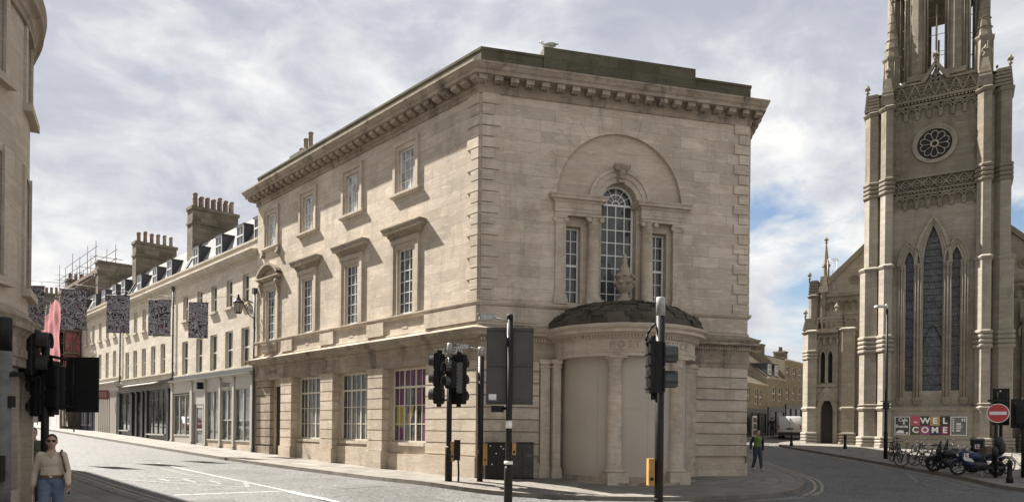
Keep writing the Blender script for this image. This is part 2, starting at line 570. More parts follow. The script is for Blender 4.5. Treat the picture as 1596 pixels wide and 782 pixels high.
class Frame:
    """local (t, o, z): t along a facade, o outwards, z up (world)"""

    def __init__(s, p, d, n=None):
        s.p = Vector((p[0], p[1], 0))
        s.d = Vector((d[0], d[1], 0)).normalized()
        s.n = Vector((n[0], n[1], 0)).normalized() if n else Vector((-s.d.y, s.d.x, 0))
        s.z = Vector((0, 0, 1))

    def w(s, t, o=0.0, z=0.0):
        return s.p + s.d * t + s.n * o + s.z * z

    def shift(s, t=0, o=0):
        q = s.w(t, o)
        return Frame((q.x, q.y), s.d, s.n)


class Arc:
    """local (t, o, z) wrapped round an upright cylinder; t is arc length from angle 0"""

    def __init__(s, c, r):
        s.c = Vector((c[0], c[1], 0))
        s.r = r

    def w(s, t, o=0.0, z=0.0):
        a = t / s.r
        return s.c + Vector((math.cos(a) * (s.r + o), math.sin(a) * (s.r + o), z))


ID = Frame((0, 0), (1, 0), (0, 1))


class MB:
    def __init__(s, fr=None):
        s.fr = fr or ID
        s.v = []
        s.f = []
        s.uv = []
        s.mi = []
        s.mat = 0
        s.smooth = []
        s.sm = False

    def face(s, pts, uvs=None):
        pts = [Vector(p) for p in pts]
        if uvs is None:
            n = Vector((0, 0, 0))
            for i in range(len(pts)):
                n += pts[i].cross(pts[(i + 1) % len(pts)])
            ax = max(range(3), key=lambda i: abs(n[i]))
            if ax == 0:
                uvs = [(p.y, p.z) for p in pts]
            elif ax == 1:
                uvs = [(p.x, p.z) for p in pts]
            else:
                uvs = [(p.x, p.y) for p in pts]
        i0 = len(s.v)
        s.v += [s.fr.w(*p) for p in pts]
        s.f.append(tuple(range(i0, i0 + len(pts))))
        s.uv.append(uvs)
        s.mi.append(s.mat)
        s.smooth.append(s.sm)

    def box(s, t0, t1, o0, o1, z0, z1):
        a = [(t0, o0, z0), (t1, o0, z0), (t1, o1, z0), (t0, o1, z0), (t0, o0, z1), (t1, o0, z1), (t1, o1, z1), (t0, o1, z1)]
        for f in ((0, 1, 2, 3), (4, 5, 6, 7), (0, 1, 5, 4), (1, 2, 6, 5), (2, 3, 7, 6), (3, 0, 4, 7)):
            s.face([a[i] for i in f])

    def cbox(s, t0, t1, o0, o1, z0, z1, c):
        """box with its four upright edges chamfered"""
        p = [(t0 + c, o0), (t1 - c, o0), (t1, o0 + c), (t1, o1 - c), (t1 - c, o1), (t0 + c, o1), (t0, o1 - c), (t0, o0 + c)]
        s.prism(p, z0, z1)

    def prism(s, p, z0, z1, p2=None):
        p2 = p2 or p
        n = len(p)
        for i in range(n):
            j = (i + 1) % n
            s.face([(p[i][0], p[i][1], z0), (p[j][0], p[j][1], z0), (p2[j][0], p2[j][1], z1), (p2[i][0], p2[i][1], z1)])
        s.face([(q[0], q[1], z0) for q in p])
        s.face([(q[0], q[1], z1) for q in p2])

    def poly(s, pts, o0, o1):
        """polygon in the (t, z) plane with thickness along o"""
        n = len(pts)
        for i in range(n):
            j = (i + 1) % n
            s.face([(pts[i][0], o0, pts[i][1]), (pts[j][0], o0, pts[j][1]), (pts[j][0], o1, pts[j][1]), (pts[i][0], o1, pts[i][1])])
        s.face([(q[0], o0, q[1]) for q in pts])
        s.face([(q[0], o1, q[1]) for q in pts])

    def loft(s, prof, path, closed=False, cap=True):
        """profile [(o, z)] carried along a polyline [(t, o)] with its outside on the right"""
        rows = [[(q[0], q[1], z) for q in offset(path, o, closed)] for o, z in prof]
        ln = [0.0]
        for i in range(1, len(path)):
            ln.append(ln[-1] + math.hypot(path[i][0] - path[i - 1][0], path[i][1] - path[i - 1][1]))
        if closed:
            ln.append(ln[-1] + 1)
        pl = [0.0]
        for i in range(1, len(prof)):
            pl.append(pl[-1] + math.hypot(prof[i][0] - prof[i - 1][0], prof[i][1] - prof[i - 1][1]))
        m = len(path)
        for a in range(len(prof) - 1):
            for i in range(m if closed else m - 1):
                j = (i + 1) % m
                s.face([rows[a][i], rows[a][j], rows[a + 1][j], rows[a + 1][i]],
                       [(ln[i], pl[a]), (ln[i + 1], pl[a]), (ln[i + 1], pl[a + 1]), (ln[i], pl[a + 1])])
        if cap and not closed:
            for i in (0, m - 1):
                s.face([r[i] for r in rows])

    def lathe(s, ct, co, prof, a0=0.0, a1=2 * pi, n=16, smooth=True):
        """profile [(r, z)] about an upright axis; angle 0 along +t, 90 degrees along +o"""
        old = s.sm
        s.sm = smooth
        full = abs(a1 - a0 - 2 * pi) < 1e-6
        for i in range(n):
            b0 = a0 + (a1 - a0) * i / n
            b1 = a0 + (a1 - a0) * (i + 1) / n
            for k in range(len(prof) - 1):
                (r0, z0), (r1, z1) = prof[k], prof[k + 1]
                q = []
                for r, b, z in ((r0, b0, z0), (r0, b1, z0), (r1, b1, z1), (r1, b0, z1)):
                    q.append((ct + r * math.cos(b), co + r * math.sin(b), z))
                rr = max(r0, r1)
                uv = [(b0 * rr, z0 + r0), (b1 * rr, z0 + r0), (b1 * rr, z1 + r1), (b0 * rr, z1 + r1)]
                if r0 < 1e-6:
                    q = [q[0], q[2], q[3]]
                    uv = [uv[0], uv[2], uv[3]]
                elif r1 < 1e-6:
                    q = [q[0], q[1], q[2]]
                    uv = uv[:3]
                s.face(q, uv)
        s.sm = False
        for k in (0, len(prof) - 1):
            r, z = prof[k]
            if r > 1e-6 and full:
                s.face([(ct + r * math.cos(2 * pi * i / n), co + r * math.sin(2 * pi * i / n), z) for i in range(n)])
        s.sm = old

    def tube(s, p0, p1, r0, r1=None, n=8, cap=True, smooth=True):
        r1 = r0 if r1 is None else r1
        p0, p1 = Vector(p0), Vector(p1)
        d = (p1 - p0)
        if d.length < 1e-7:
            return
        d.normalize()
        u = d.orthogonal().normalized()
        w = d.cross(u)
        old = s.sm
        s.sm = smooth
        A = [p0 + (u * math.cos(2 * pi * i / n) + w * math.sin(2 * pi * i / n)) * r0 for i in range(n)]
        B = [p1 + (u * math.cos(2 * pi * i / n) + w * math.sin(2 * pi * i / n)) * r1 for i in range(n)]
        for i in range(n):
            j = (i + 1) % n
            s.face([A[i], A[j], B[j], B[i]])
        s.sm = False
        if cap:
            s.face(A)
            if r1 > 1e-6:
                s.face(B)
        s.sm = old

    def path(s, pts, r, n=6):
        for a, b in zip(pts[:-1], pts[1:]):
            s.tube(a, b, r, r, n)

    def torus(s, c, axis, R0, r, n=20, k=8, a0=0.0, a1=2 * pi, u=None):
        c = Vector(c)
        ax = Vector(axis).normalized()
        u = Vector(u).normalized() if u else ax.orthogonal().normalized()
        w = ax.cross(u)
        old = s.sm
        s.sm = True
        for i in range(n):
            b0 = a0 + (a1 - a0) * i / n
            b1 = a0 + (a1 - a0) * (i + 1) / n
            for j in range(k):
                e0, e1 = 2 * pi * j / k, 2 * pi * (j + 1) / k
                q = []
                for b, e in ((b0, e0), (b1, e0), (b1, e1), (b0, e1)):
                    q.append(c + (u * math.cos(b) + w * math.sin(b)) * (R0 + r * math.cos(e)) + ax * (r * math.sin(e)))
                s.face(q)
        s.sm = old

    def ring(s, ct, cz, r0, r1, o0, o1, a0=0.0, a1=2 * pi, n=24):
        """flat band in the (t, z) plane between radii r0 < r1, from o0 (back) to o1 (front)"""
        for i in range(n):
            b0 = a0 + (a1 - a0) * i / n
            b1 = a0 + (a1 - a0) * (i + 1) / n
            P = lambda r, b, o: (ct + r * math.cos(b), o, cz + r * math.sin(b))
            s.face([P(r0, b0, o1), P(r0, b1, o1), P(r1, b1, o1), P(r1, b0, o1)])
            s.face([P(r1, b0, o1), P(r1, b1, o1), P(r1, b1, o0), P(r1, b0, o0)])
            if r0 > 1e-6:
                s.face([P(r0, b0, o1), P(r0, b1, o1), P(r0, b1, o0), P(r0, b0, o0)])

    def ball(s, c, rx, ry=None, rz=None, n=10, m=7):
        ry = rx if ry is None else ry
        rz = rx if rz is None else rz
        old = s.sm
        s.sm = True
        for i in range(n):
            for j in range(m):
                q = []
                for a, b in ((i, j), (i + 1, j), (i + 1, j + 1), (i, j + 1)):
                    th = 2 * pi * a / n
                    ph = -pi / 2 + pi * b / m
                    q.append((c[0] + rx * math.cos(ph) * math.cos(th), c[1] + ry * math.cos(ph) * math.sin(th), c[2] + rz * math.sin(ph)))
                if j == 0:
                    q = [q[0], q[2], q[3]]
                elif j == m - 1:
                    q = [q[0], q[1], q[2]]
                s.face(q)
        s.sm = old

    def build(s, name, mats, parent=None, base=None, weld=1e-4):
        """link as ONE mesh object; vertices are in world space unless base=False (already local)"""
        me = bpy.data.meshes.new(name)
        off = Vector((0, 0, 0))
        if base is not False:
            if parent is not None:
                q = parent
                while q is not None:
                    off += q.location
                    q = q.parent
            elif base is not None:
                off = Vector(base)
        me.from_pydata([v - off for v in s.v], [], s.f)
        ul = me.uv_layers.new(name='UVMap')
        k = 0
        for uvs in s.uv:
            for u in uvs:
                ul.data[k].uv = u
                k += 1
        if not isinstance(mats, (list, tuple)):
            mats = [mats]
        for m in mats:
            me.materials.append(m)
        me.polygons.foreach_set('material_index', s.mi)
        me.polygons.foreach_set('use_smooth', s.smooth)
        bm = bmesh.new()
        bm.from_mesh(me)
        if weld:
            bmesh.ops.remove_doubles(bm, verts=bm.verts, dist=weld)
        bmesh.ops.recalc_face_normals(bm, faces=bm.faces)
        bm.to_mesh(me)
        bm.free()
        o = bpy.data.objects.new(name, me)
        COL.objects.link(o)
        if parent is not None:
            o.parent = parent
        elif base is not None and base is not False:
            o.location = base
        return o


def offset(path, o, closed=False):
    """offset a polyline to its right by o, mitred"""
    n = len(path)
    out = []
    for i in range(n):
        if closed:
            a, b, c = path[i - 1], path[i], path[(i + 1) % n]
        else:
            a = path[i - 1] if i > 0 else None
            b = path[i]
            c = path[i + 1] if i < n - 1 else None
        ns = []
        for p, q in ((a, b), (b, c)):
            if p is None or q is None:
                continue
            dx, dy = q[0] - p[0], q[1] - p[1]
            l = math.hypot(dx, dy)
            ns.append((dy / l, -dx / l))
        if len(ns) == 1:
            out.append((b[0] + ns[0][0] * o, b[1] + ns[0][1] * o))
        else:
            dt = 1 + ns[0][0] * ns[1][0] + ns[0][1] * ns[1][1]
            dt = max(dt, 0.2)
            out.append((b[0] + (ns[0][0] + ns[1][0]) / dt * o, b[1] + (ns[0][1] + ns[1][1]) / dt * o))
    return out


def wall_holes(mb, t0, t1, z0, z1, ops, o=0.0, depth=0.2, extra=()):
    """wall face in plane o with openings; each opening = (ta, tb, zb, top) where top is a height or a
    list of (t, z) points from ta to tb; reveals run back by depth"""
    tops = []
    cuts = {t0, t1} | set(extra)
    for ta, tb, zb, top in ops:
        pts = [(ta, top), (tb, top)] if isinstance(top, (int, float)) else list(top)
        tops.append(pts)
        for p in pts:
            cuts.add(p[0])
        cuts.add(ta)
        cuts.add(tb)

    def topz(pts, t):
        for (xa, za), (xb, zb_) in zip(pts[:-1], pts[1:]):
            if xa - 1e-7 <= t <= xb + 1e-7:
                if xb - xa < 1e-9:
                    continue
                return za + (zb_ - za) * (t - xa) / (xb - xa)
        return pts[-1][1]
    cs = sorted(cuts)
    cs = [c for i, c in enumerate(cs) if i == 0 or c - cs[i - 1] > 1e-6]
    for x0, x1 in zip(cs[:-1], cs[1:]):
        xm = (x0 + x1) / 2
        act = sorted([(op[2], pts) for op, pts in zip(ops, tops) if op[0] < xm < op[1]], key=lambda a: a[0])
        lo0 = lo1 = z0
        for zb, pts in act:
            if zb > min(lo0, lo1) + 1e-6:
                mb.face([(x0, o, lo0), (x1, o, lo1), (x1, o, zb), (x0, o, zb)])
            lo0, lo1 = topz(pts, x0), topz(pts, x1)
        if z1 > min(lo0, lo1) + 1e-6:
            mb.face([(x0, o, lo0), (x1, o, lo1), (x1, o, z1), (x0, o, z1)])
    for (ta, tb, zb, top), pts in zip(ops, tops):
        b = o - depth
        mb.face([(ta, o, zb), (tb, o, zb), (tb, b, zb), (ta, b, zb)])
        mb.face([(ta, o, zb), (ta, o, pts[0][1]), (ta, b, pts[0][1]), (ta, b, zb)])
        mb.face([(tb, o, zb), (tb, o, pts[-1][1]), (tb, b, pts[-1][1]), (tb, b, zb)])
        for p, q in zip(pts[:-1], pts[1:]):
            mb.face([(p[0], o, p[1]), (q[0], o, q[1]), (q[0], b, q[1]), (p[0], b, p[1])])


def arc_top(tc, zs, r, n=20):
    return [(tc - r * math.cos(pi * i / n), zs + r * math.sin(pi * i / n)) for i in range(n + 1)]


def lancet_top(tc, zs, hw, rise, n=8):
    """pointed arch from (tc-hw, zs) up to (tc, zs+rise) and down"""
    Rr = (hw * hw + rise * rise) / (2 * hw)
    c = tc - hw + Rr
    a_end = math.asin(min(1, rise / Rr))
    L = [(c - Rr * math.cos(a_end * i / n), zs + Rr * math.sin(a_end * i / n)) for i in range(n + 1)]
    L[-1] = (tc, zs + rise)
    return L + [(2 * tc - p[0], p[1]) for p in reversed(L[:-1])]


def lancet_band(mb, tc, z0, zs, hw0, rise0, hw1, rise1, o0, o1):
    """moulding that follows a pointed opening, between an inner and an outer outline"""
    A = [(tc - hw0, z0)] + lancet_top(tc, zs, hw0, rise0) + [(tc + hw0, z0)]
    B = [(tc - hw1, z0)] + lancet_top(tc, zs, hw1, rise1) + [(tc + hw1, z0)]
    for i in range(len(A) - 1):
        a, b, c, d = A[i], A[i + 1], B[i + 1], B[i]
        mb.face([(a[0], o1, a[1]), (b[0], o1, b[1]), (c[0], o1, c[1]), (d[0], o1, d[1])])
        mb.face([(a[0], o1, a[1]), (b[0], o1, b[1]), (b[0], o0, b[1]), (a[0], o0, a[1])])
        mb.face([(d[0], o1, d[1]), (c[0], o1, c[1]), (c[0], o0, c[1]), (d[0], o0, d[1])])
    for P, Q in ((A[0], B[0]), (A[-1], B[-1])):
        mb.face([(P[0], o0, P[1]), (P[0], o1, P[1]), (Q[0], o1, Q[1]), (Q[0], o0, Q[1])])


_txt = {}


def text_pts(body, size, bold=0.0, space=1.0):
    key = (body, size, bold, space)
    if key not in _txt:
        cu = bpy.data.curves.new('lettering', 'FONT')
        cu.body = body
        cu.size = size
        cu.align_x = 'CENTER'
        cu.align_y = 'CENTER'
        cu.offset = bold
        cu.space_character = space
        cu.resolution_u = 3
        ob = bpy.data.objects.new('lettering', cu)
        COL.objects.link(ob)
        dg = bpy.context.evaluated_depsgraph_get()
        me = bpy.data.meshes.new_from_object(ob.evaluated_get(dg))
        _txt[key] = ([v.co.copy() for v in me.vertices], [tuple(p.vertices) for p in me.polygons])
        bpy.data.objects.remove(ob)
        bpy.data.curves.remove(cu)
        bpy.data.meshes.remove(me)
    return _txt[key]


def text(mb, body, size, fn, bold=0.0, space=1.0):
    """lettering laid on a surface: fn(x, y) -> local (t, o, z)"""
    vs_, fs = text_pts(body, size, bold, space)
    for f in fs:
        mb.face([fn(vs_[i].x, vs_[i].y) for i in f])


# ------------------------------------------------------------------ things


def tag(o, label=None, cat=None, group=None, kind=None):
    if label:
        o['label'] = label
    if cat:
        o['category'] = cat
    if group:
        o['group'] = group
    if kind:
        o['kind'] = kind
    return o


def thing(name, label, cat, loc=(0, 0, 0), rz=0.0, group=None):
    o = bpy.data.objects.new(name, None)
    o.empty_display_size = 0.3
    COL.objects.link(o)
    o.location = loc
    o.rotation_euler = (0, 0, rz)
    return tag(o, label, cat, group)


def copy_tree(o, parent=None):
    c = o.copy()
    COL.objects.link(c)
    c.parent = parent
    for ch in list(o.children):
        copy_tree(ch, c)
    return c


# ------------------------------------------------------------------ main frames
C0 = Vector((-1.16, 24.0, 0))
_l = Vector((-1043, 1120, 0)).normalized()
_r = Vector((4381, 1120, 0)).normalized()
FL = Frame((C0.x, C0.y), _l)                               # New Bond Street side, t runs up the street
FR = Frame((C0.x, C0.y), _r, (_r.y, -_r.x))                # entrance side, t runs to the right
LEN_L, LEN_R = 17.6, 10.12
P1 = FR.w(LEN_R)
_s = Vector((0.113, 0.9936, 0)).normalized()
FS = Frame((P1.x, P1.y), _s, (_s.y, -_s.x))                # Green Street side
_t = Vector((1793, -1120, 0)).normalized()
FT = Frame((23.37, 48.0), _t, (_t.y, -_t.x))               # church west front


def sstep(a, b, x):
    x = max(0.0, min(1.0, (x - a) / (b - a)))
    return x * x * (3 - 2 * x)


def soft(x, k=2.0):
    return k * math.log1p(math.exp(max(-30, min(30, x / k)))) if x / k < 30 else x


def gh(x, y):
    """height of the ground: New Bond Street climbs to the left, Broad Street climbs behind"""
    s = (x - C0.x) * _l.x + (y - C0.y) * _l.y
    w = sstep(0.0, 9.0, x)
    left = 0.0255 * soft(s - 5.0)
    right = 0.035 * soft(y - 27.0)
    dip = 0.14 * (1 - sstep(15, 24, y)) * sstep(2, 6, -x)
    d = (x - C0.x) * 0.2477 - (y - C0.y) * 0.9688          # falls away in front of the porch
    dip = max(dip, 0.22 * sstep(0.6, 4.6, d) * sstep(-7, -1, x) * (1 - sstep(14, 22, x)))
    return (1 - w) * left + w * right - dip
# ------------------------------------------------------------------ ground, road, pavements, markings


def axis(vals):
    out = []
    for a, b, n in vals:
        out += [a + (b - a) * i / n for i in range(n)]
    return out + [vals[-1][1]]


def sheet(name, xs, ys, dz, mat):
    m = MB()
    for i in range(len(xs) - 1):
        for j in range(len(ys) - 1):
            m.face([(x, y, gh(x, y) + dz) for x, y in ((xs[i], ys[j]), (xs[i + 1], ys[j]), (xs[i + 1], ys[j + 1]), (xs[i], ys[j + 1]))])
    m.sm = True
    o = m.build(name, mat)
    return tag(o, kind='structure')


sheet('ground', axis([(-700, -90, 12), (-90, 60, 60), (60, 700, 12)]), axis([(-200, 0, 6), (0, 120, 50), (120, 900, 12)]), -0.03, M['asphalt'])
sheet('road', axis([(-80, 48, 110)]), axis([(1, 110, 100)]), 0.0, M['asphalt'])


def resample(P, n):
    d = [0.0]
    for a, b in zip(P[:-1], P[1:]):
        d.append(d[-1] + math.hypot(b[0] - a[0], b[1] - a[1]))
    out = []
    for i in range(n + 1):
        s = d[-1] * i / n
        k = max(j for j in range(len(d)) if d[j] <= s + 1e-9)
        k = min(k, len(P) - 2)
        f = (s - d[k]) / (d[k + 1] - d[k])
        out.append((P[k][0] + (P[k + 1][0] - P[k][0]) * f, P[k][1] + (P[k + 1][1] - P[k][1]) * f))
    return out


def catmull(P, sub=8):
    out = []
    for i in range(len(P) - 1):
        p0 = P[max(0, i - 1)]
        p1, p2 = P[i], P[i + 1]
        p3 = P[min(len(P) - 1, i + 2)]
        for k in range(sub):
            t = k / sub
            out.append(tuple(0.5 * (2 * p1[j] + (p2[j] - p0[j]) * t + (2 * p0[j] - 5 * p1[j] + 4 * p2[j] - p3[j]) * t * t + (3 * p1[j] - p0[j] - 3 * p2[j] + p3[j]) * t ** 3) for j in (0, 1)))
    return out + [P[-1]]


def strip(name, A, B, dz, mat, cross=6, skirt=0.0, kind='structure'):
    """sheet between two polylines with equal point counts, draped on the ground"""
    m = MB()
    ln = [0.0]
    for a, b in zip(A[:-1], A[1:]):
        ln.append(ln[-1] + math.hypot(b[0] - a[0], b[1] - a[1]))
    for i in range(len(A) - 1):
        for j in range(cross):
            q, uv = [], []
            for a, b in ((i, j), (i + 1, j), (i + 1, j + 1), (i, j + 1)):
                f = b / cross
                x = A[a][0] + (B[a][0] - A[a][0]) * f
                y = A[a][1] + (B[a][1] - A[a][1]) * f
                q.append((x, y, gh(x, y) + dz))
                uv.append((ln[a], f * math.hypot(B[a][0] - A[a][0], B[a][1] - A[a][1])))
            m.face(q, uv)
        if skirt:
            for P in (A, B):
                a, b = P[i], P[i + 1]
                m.face([(a[0], a[1], gh(*a) + dz), (b[0], b[1], gh(*b) + dz), (b[0], b[1], gh(*b) - 0.1), (a[0], a[1], gh(*a) - 0.1)])
    return tag(m.build(name, mat), kind=kind)


def W2(fr, t, o):
    p = fr.w(t, o)
    return (p.x, p.y)


def pavement(name, outer, inner, side, sub=8):
    """outer = kerb line, inner = building line; kerb stones along the outer edge"""
    A = catmull(outer, sub)
    B = catmull(inner, sub)
    K = offset(A, side * 0.27)
    strip(name, K, B, 0.12, M['paving'])
    strip('kerb', A, K, 0.128, M['kerb'], 1, skirt=0.1)
    return A


o1 = [W2(FL, 84, 2.8), W2(FL, 60, 2.8), W2(FL, 40, 2.85), W2(FL, 25, 2.9), W2(FL, 14.4, 2.9), W2(FL, 6.0, 2.5), W2(FL, 1.5, 2.45), (-1.1, 21.2), (1.86, 20.35), (4.6, 20.3), (6.9, 21.2), (8.6, 22.4), (9.95, 24.4), (10.9, 27.6), (11.6, 33), (12.7, 40), (14.0, 50), (15.4, 60)]
i1 = [W2(FL, 84, -0.8), W2(FL, 60, -0.8), W2(FL, 40, -0.8), W2(FL, 25, -0.8), W2(FL, 14.4, -0.8), W2(FL, 6.0, -0.8), W2(FL, 2.5, -0.8), W2(FR, 0.6, -0.8), W2(FR, 2.0, -0.8), W2(FR, 4.0, -0.8), W2(FR, 6.2, -0.8), W2(FR, 7.8, -0.8), W2(FR, 9.4, -0.8), W2(FS, 1.6, -0.8), W2(FS, 7.5, -0.8), W2(FS, 14, -0.8), W2(FS, 24, -0.8), W2(FS, 34, -0.8)]
K1 = pavement('pavement', o1, i1, -1)
LC_, LR_ = (-12.38, 9.82), 4.8
o2 = [W2(FL, t, 10.2) for t in (84, 60, 40, 25, 12, 4, -2)] + [(LC_[0] + 7.7 * math.cos(R(a)), LC_[1] + 7.7 * math.sin(R(a))) for a in (43, 30, 15, 0, -15, -30, -45, -60)]
i2 = [W2(FL, t, 13.9) for t in (84, 60, 40, 25, 12, 4, -2)] + [(LC_[0] + 4.2 * math.cos(R(a)), LC_[1] + 4.2 * math.sin(R(a))) for a in (43, 30, 15, 0, -15, -30, -45, -60)]
K2 = pavement('pavement', o2, i2, 1)
o3 = [(46, 20.5), (26, 22.0), (19.6, 22.6), (17.6, 23.3), (17.0, 25.0), (17.45, 30), (17.9, 36.4), (18.15, 44), (18.4, 49), (19.4, 52.2), (21.2, 54.8), (24.5, 58.5), (32, 68)]
i3 = [(46, 44), (36, 43), (33, 43), (31, 43.5), (29.5, 44.2), (28.2, 45), (27, 46), (26.2, 47), (25.8, 49), (25.6, 52.5), (26.0, 54.5), (28.5, 57), (35, 66)]
K3 = pavement('pavement', o3, i3, 1)
o4 = [W2(Frame((20.2, 62.0), (0.634, 0.773), (0.773, -0.634)), t, 1.7) for t in (-9, -3, 3, 9, 15, 22)]
i4 = [W2(Frame((20.2, 62.0), (0.634, 0.773), (0.773, -0.634)), t, -0.4) for t in (-9, -3, 3, 9, 15, 22)]
pavement('pavement', o4, i4, -1)
o5 = [(-2.2, 6), (-2.0, 14), (-1.2, 15.9), (0.6, 16.25), (2.6, 15.4), (3.4, 13), (3.6, 6)]
i5 = [(0.4, 6), (0.5, 10), (0.5, 12), (0.7, 12.4), (0.9, 12), (1.0, 10), (1.1, 6)]
pavement('pavement', o5, i5, 1)


def line(P, w, mat, dz=0.005, name='road_marking'):
    A = resample(P, max(2, int(math.hypot(P[-1][0] - P[0][0], P[-1][1] - P[0][1]) * 1.5))) if len(P) == 2 else P
    return strip(name, offset(A, -w / 2), offset(A, w / 2), dz, mat, 1)


line([(-14.6, 29.6), (-6.32, 20.28)], 0.11, M['line'])
line([(-6.30, 20.25), (-3.2, 16.4)], 0.22, M['line'], 0.0055)
line([(-8.9, 18.95), (-6.42, 20.2)], 0.14, M['line'])
line([(-13.3, 27.2), (-10.4, 23.9)], 0.10, M['faint'])
for P in ([(-12.6, 23.7), (-8.5, 22.9)], [(-8.5, 22.9), (-7.7, 21.0)], [(-12.4, 22.6), (-7.7, 21.0)], [(-11.4, 23.2), (-10.6, 22.3)], [(-10.6, 23.2), (-9.7, 22.1)], [(-9.7, 23.0), (-8.8, 21.8)], [(-11.2, 22.7), (-9.0, 22.4)]):
    line(P, 0.13, M['faint'], 0.006)
for o in (9.88, 9.66):
    line([W2(FL, t, o) for t in range(60, -8, -2)] + [(LC_[0] + (7.7 + (10.2 - o)) * math.cos(R(a)), LC_[1] + (7.7 + (10.2 - o)) * math.sin(R(a))) for a in range(40, -60, -5)], 0.075, M['yline'])
kk = [p for p in K1 if p[0] > 6.5]
for d in (0.34, 0.56):
    line(offset(kk, d), 0.085, M['yline'])
kk3 = [p for p in K3 if p[1] > 24.8 and p[0] < 24 and p[1] < 58]
for d in (0.3, 0.5):
    line(offset(kk3, -d), 0.07, M['yline'])
for P in ([(16.6, 30.2), (14.9, 26.4)], [(16.9, 33.5), (16.1, 30.6)], [(16.3, 29.2), (16.0, 25.6)], [(15.6, 25.7), (16.8, 23.2)], [(14.6, 24.2), (16.7, 22.9)], [(14.8, 24.6), (15.4, 23.6)], [(12.6, 36.0), (13.9, 32.6)], [(13.7, 34.5), (14.9, 31.5)]):
    line(P, 0.11, M['faint'], 0.0062)
# repaired patches and covers in the carriageway
m = MB()
for x, y, w, h, a in ((-4.6, 21.6, 1.3, 0.7, 0.8), (2.9, 16.9, 1.4, 0.6, 0.1), (-15.5, 31.0, 0.6, 0.6, 0.8), (-7.4, 17.9, 1.0, 0.6, 0.5), (13.4, 28.0, 0.7, 0.7, 0.2), (14.2, 38.0, 0.9, 0.6, 0.3)):
    c, s_ = math.cos(a), math.sin(a)
    q = [(x + c * p - s_ * r, y + s_ * p + c * r) for p, r in ((-w / 2, -h / 2), (w / 2, -h / 2), (w / 2, h / 2), (-w / 2, h / 2))]
    m.face([(p[0], p[1], gh(*p) + 0.0045) for p in q])
M['patch'] = plain('dark_patch_asphalt', (0.085, 0.082, 0.077), 0.85, 0.25, 20, 0, 0.3)
tag(m.build('road_patches', M['patch']), kind='structure')
# ------------------------------------------------------------------ windows


def window(parent, fr, tc, zb, w, h, o, cols, rows, fm, gm=None, bar=0.026, edge=0.06, thick=(), transom=(), arch=0.0, name='window', skiprows=()):
    """glazed frame: outer frame, glazing bars, pane; arch = radius of a round head"""
    gm = gm or M['glass']
    mb = MB(fr)
    a, b = tc - w / 2, tc + w / 2
    zt = zb + h
    mb.box(a, a + edge, o - 0.05, o + 0.015, zb, zt)
    mb.box(b - edge, b, o - 0.05, o + 0.015, zb, zt)
    mb.box(a + edge, b - edge, o - 0.05, o + 0.02, zb, zb + edge)
    mb.box(a + edge, b - edge, o - 0.05, o + 0.014, zt - edge, zt)
    for i in range(1, cols):
        x = a + w * i / cols
        k = bar * (2.4 if i in thick else 1) / 2
        mb.box(x - k, x + k, o - 0.035, o + (0.012 if i in thick else 0.0), zb + edge, zt - edge)
    zr = [zb + h * i / rows for i in range(1, rows)]
    for z in zr:
        if any(abs(z - q) < 0.12 for q in transom):
            continue
        mb.box(a + edge, b - edge, o - 0.033, o - 0.003, z - bar / 2, z + bar / 2)
    for z in transom:
        mb.box(a + edge, b - edge, o - 0.04, o + 0.018, z - 0.04, z + 0.04)
    if arch:
        r = arch
        mb.ring(tc, zt, r - edge, r, o - 0.05, o + 0.015, 0, pi, 20)
        mb.ring(tc, zt, r * 0.52, r * 0.52 + bar, o - 0.034, o - 0.002, 0, pi, 16)
        mb.ring(tc, zt, r * 0.18, r * 0.18 + bar, o - 0.034, o - 0.002, 0, pi, 10)
        for i in range(1, 6):
            an = pi * i / 6
            c, s_ = math.cos(an), math.sin(an)
            mb.tube((tc + c * r * 0.2, o - 0.017, zt + s_ * r * 0.2), (tc + c * (r - 0.03), o - 0.017, zt + s_ * (r - 0.03)), bar / 2, n=5)
    f = mb.build(name, fm, parent)
    g = MB(fr)
    if arch:
        pts = [(a, zb), (b, zb)] + [(tc + arch * math.cos(pi * i / 16), zt + arch * math.sin(pi * i / 16)) for i in range(17)]
        g.poly(pts, o - 0.045, o - 0.025)
    else:
        g.box(a + 0.01, b - 0.01, o - 0.045, o - 0.025, zb + 0.01, zt - 0.01)
    g.build('pane', gm, f)
    return f


def sash(parent, fr, tc, zb, w, h, o, fm, gm=None):
    """two-light sash window, as on the terrace"""
    return window(parent, fr, tc, zb, w, h, o, 2, 2, fm, gm, bar=0.03, edge=0.055, transom=(zb + h * 0.5,))


def architrave(parent, fr, tc, zb, zt, w, band, o0, o1, mat, sill=True):
    """moulded stone surround on three sides (and a sill)"""
    mb = MB(fr)
    for k, (b0, b1, oo) in enumerate(((0.0, band * 0.55, (o0 + o1) * 0.5), (band * 0.55, band, o1))):
        for sg in (-1, 1):
            x0, x1 = tc + sg * (w / 2 + b0), tc + sg * (w / 2 + b1)
            mb.box(min(x0, x1), max(x0, x1), o0, oo, zb, zt + b1)
        mb.box(tc - w / 2 - b0, tc + w / 2 + b0, o0, oo - 0.002, zt + b0, zt + b1 - 0.001)
    if sill:
        mb.loft([(0.0, zb - 0.2), (o1 * 0.8, zb - 0.2), (o1 + 0.07, zb - 0.12), (o1 + 0.07, zb - 0.03), (0.0, zb)],
                [(tc + w / 2 + band - 0.02, -0.05), (tc + w / 2 + band - 0.02, o0), (tc - w / 2 - band + 0.02, o0), (tc - w / 2 - band + 0.02, -0.05)])
    return mb.build('architrave', mat, parent)


# ------------------------------------------------------------------ old post office
po = thing('stone_building', 'three-storey pale stone corner building with a domed bow porch and arched window', 'building', (C0.x, C0.y, 0))
WX = [4.30, 8.22, 12.12, 15.95]

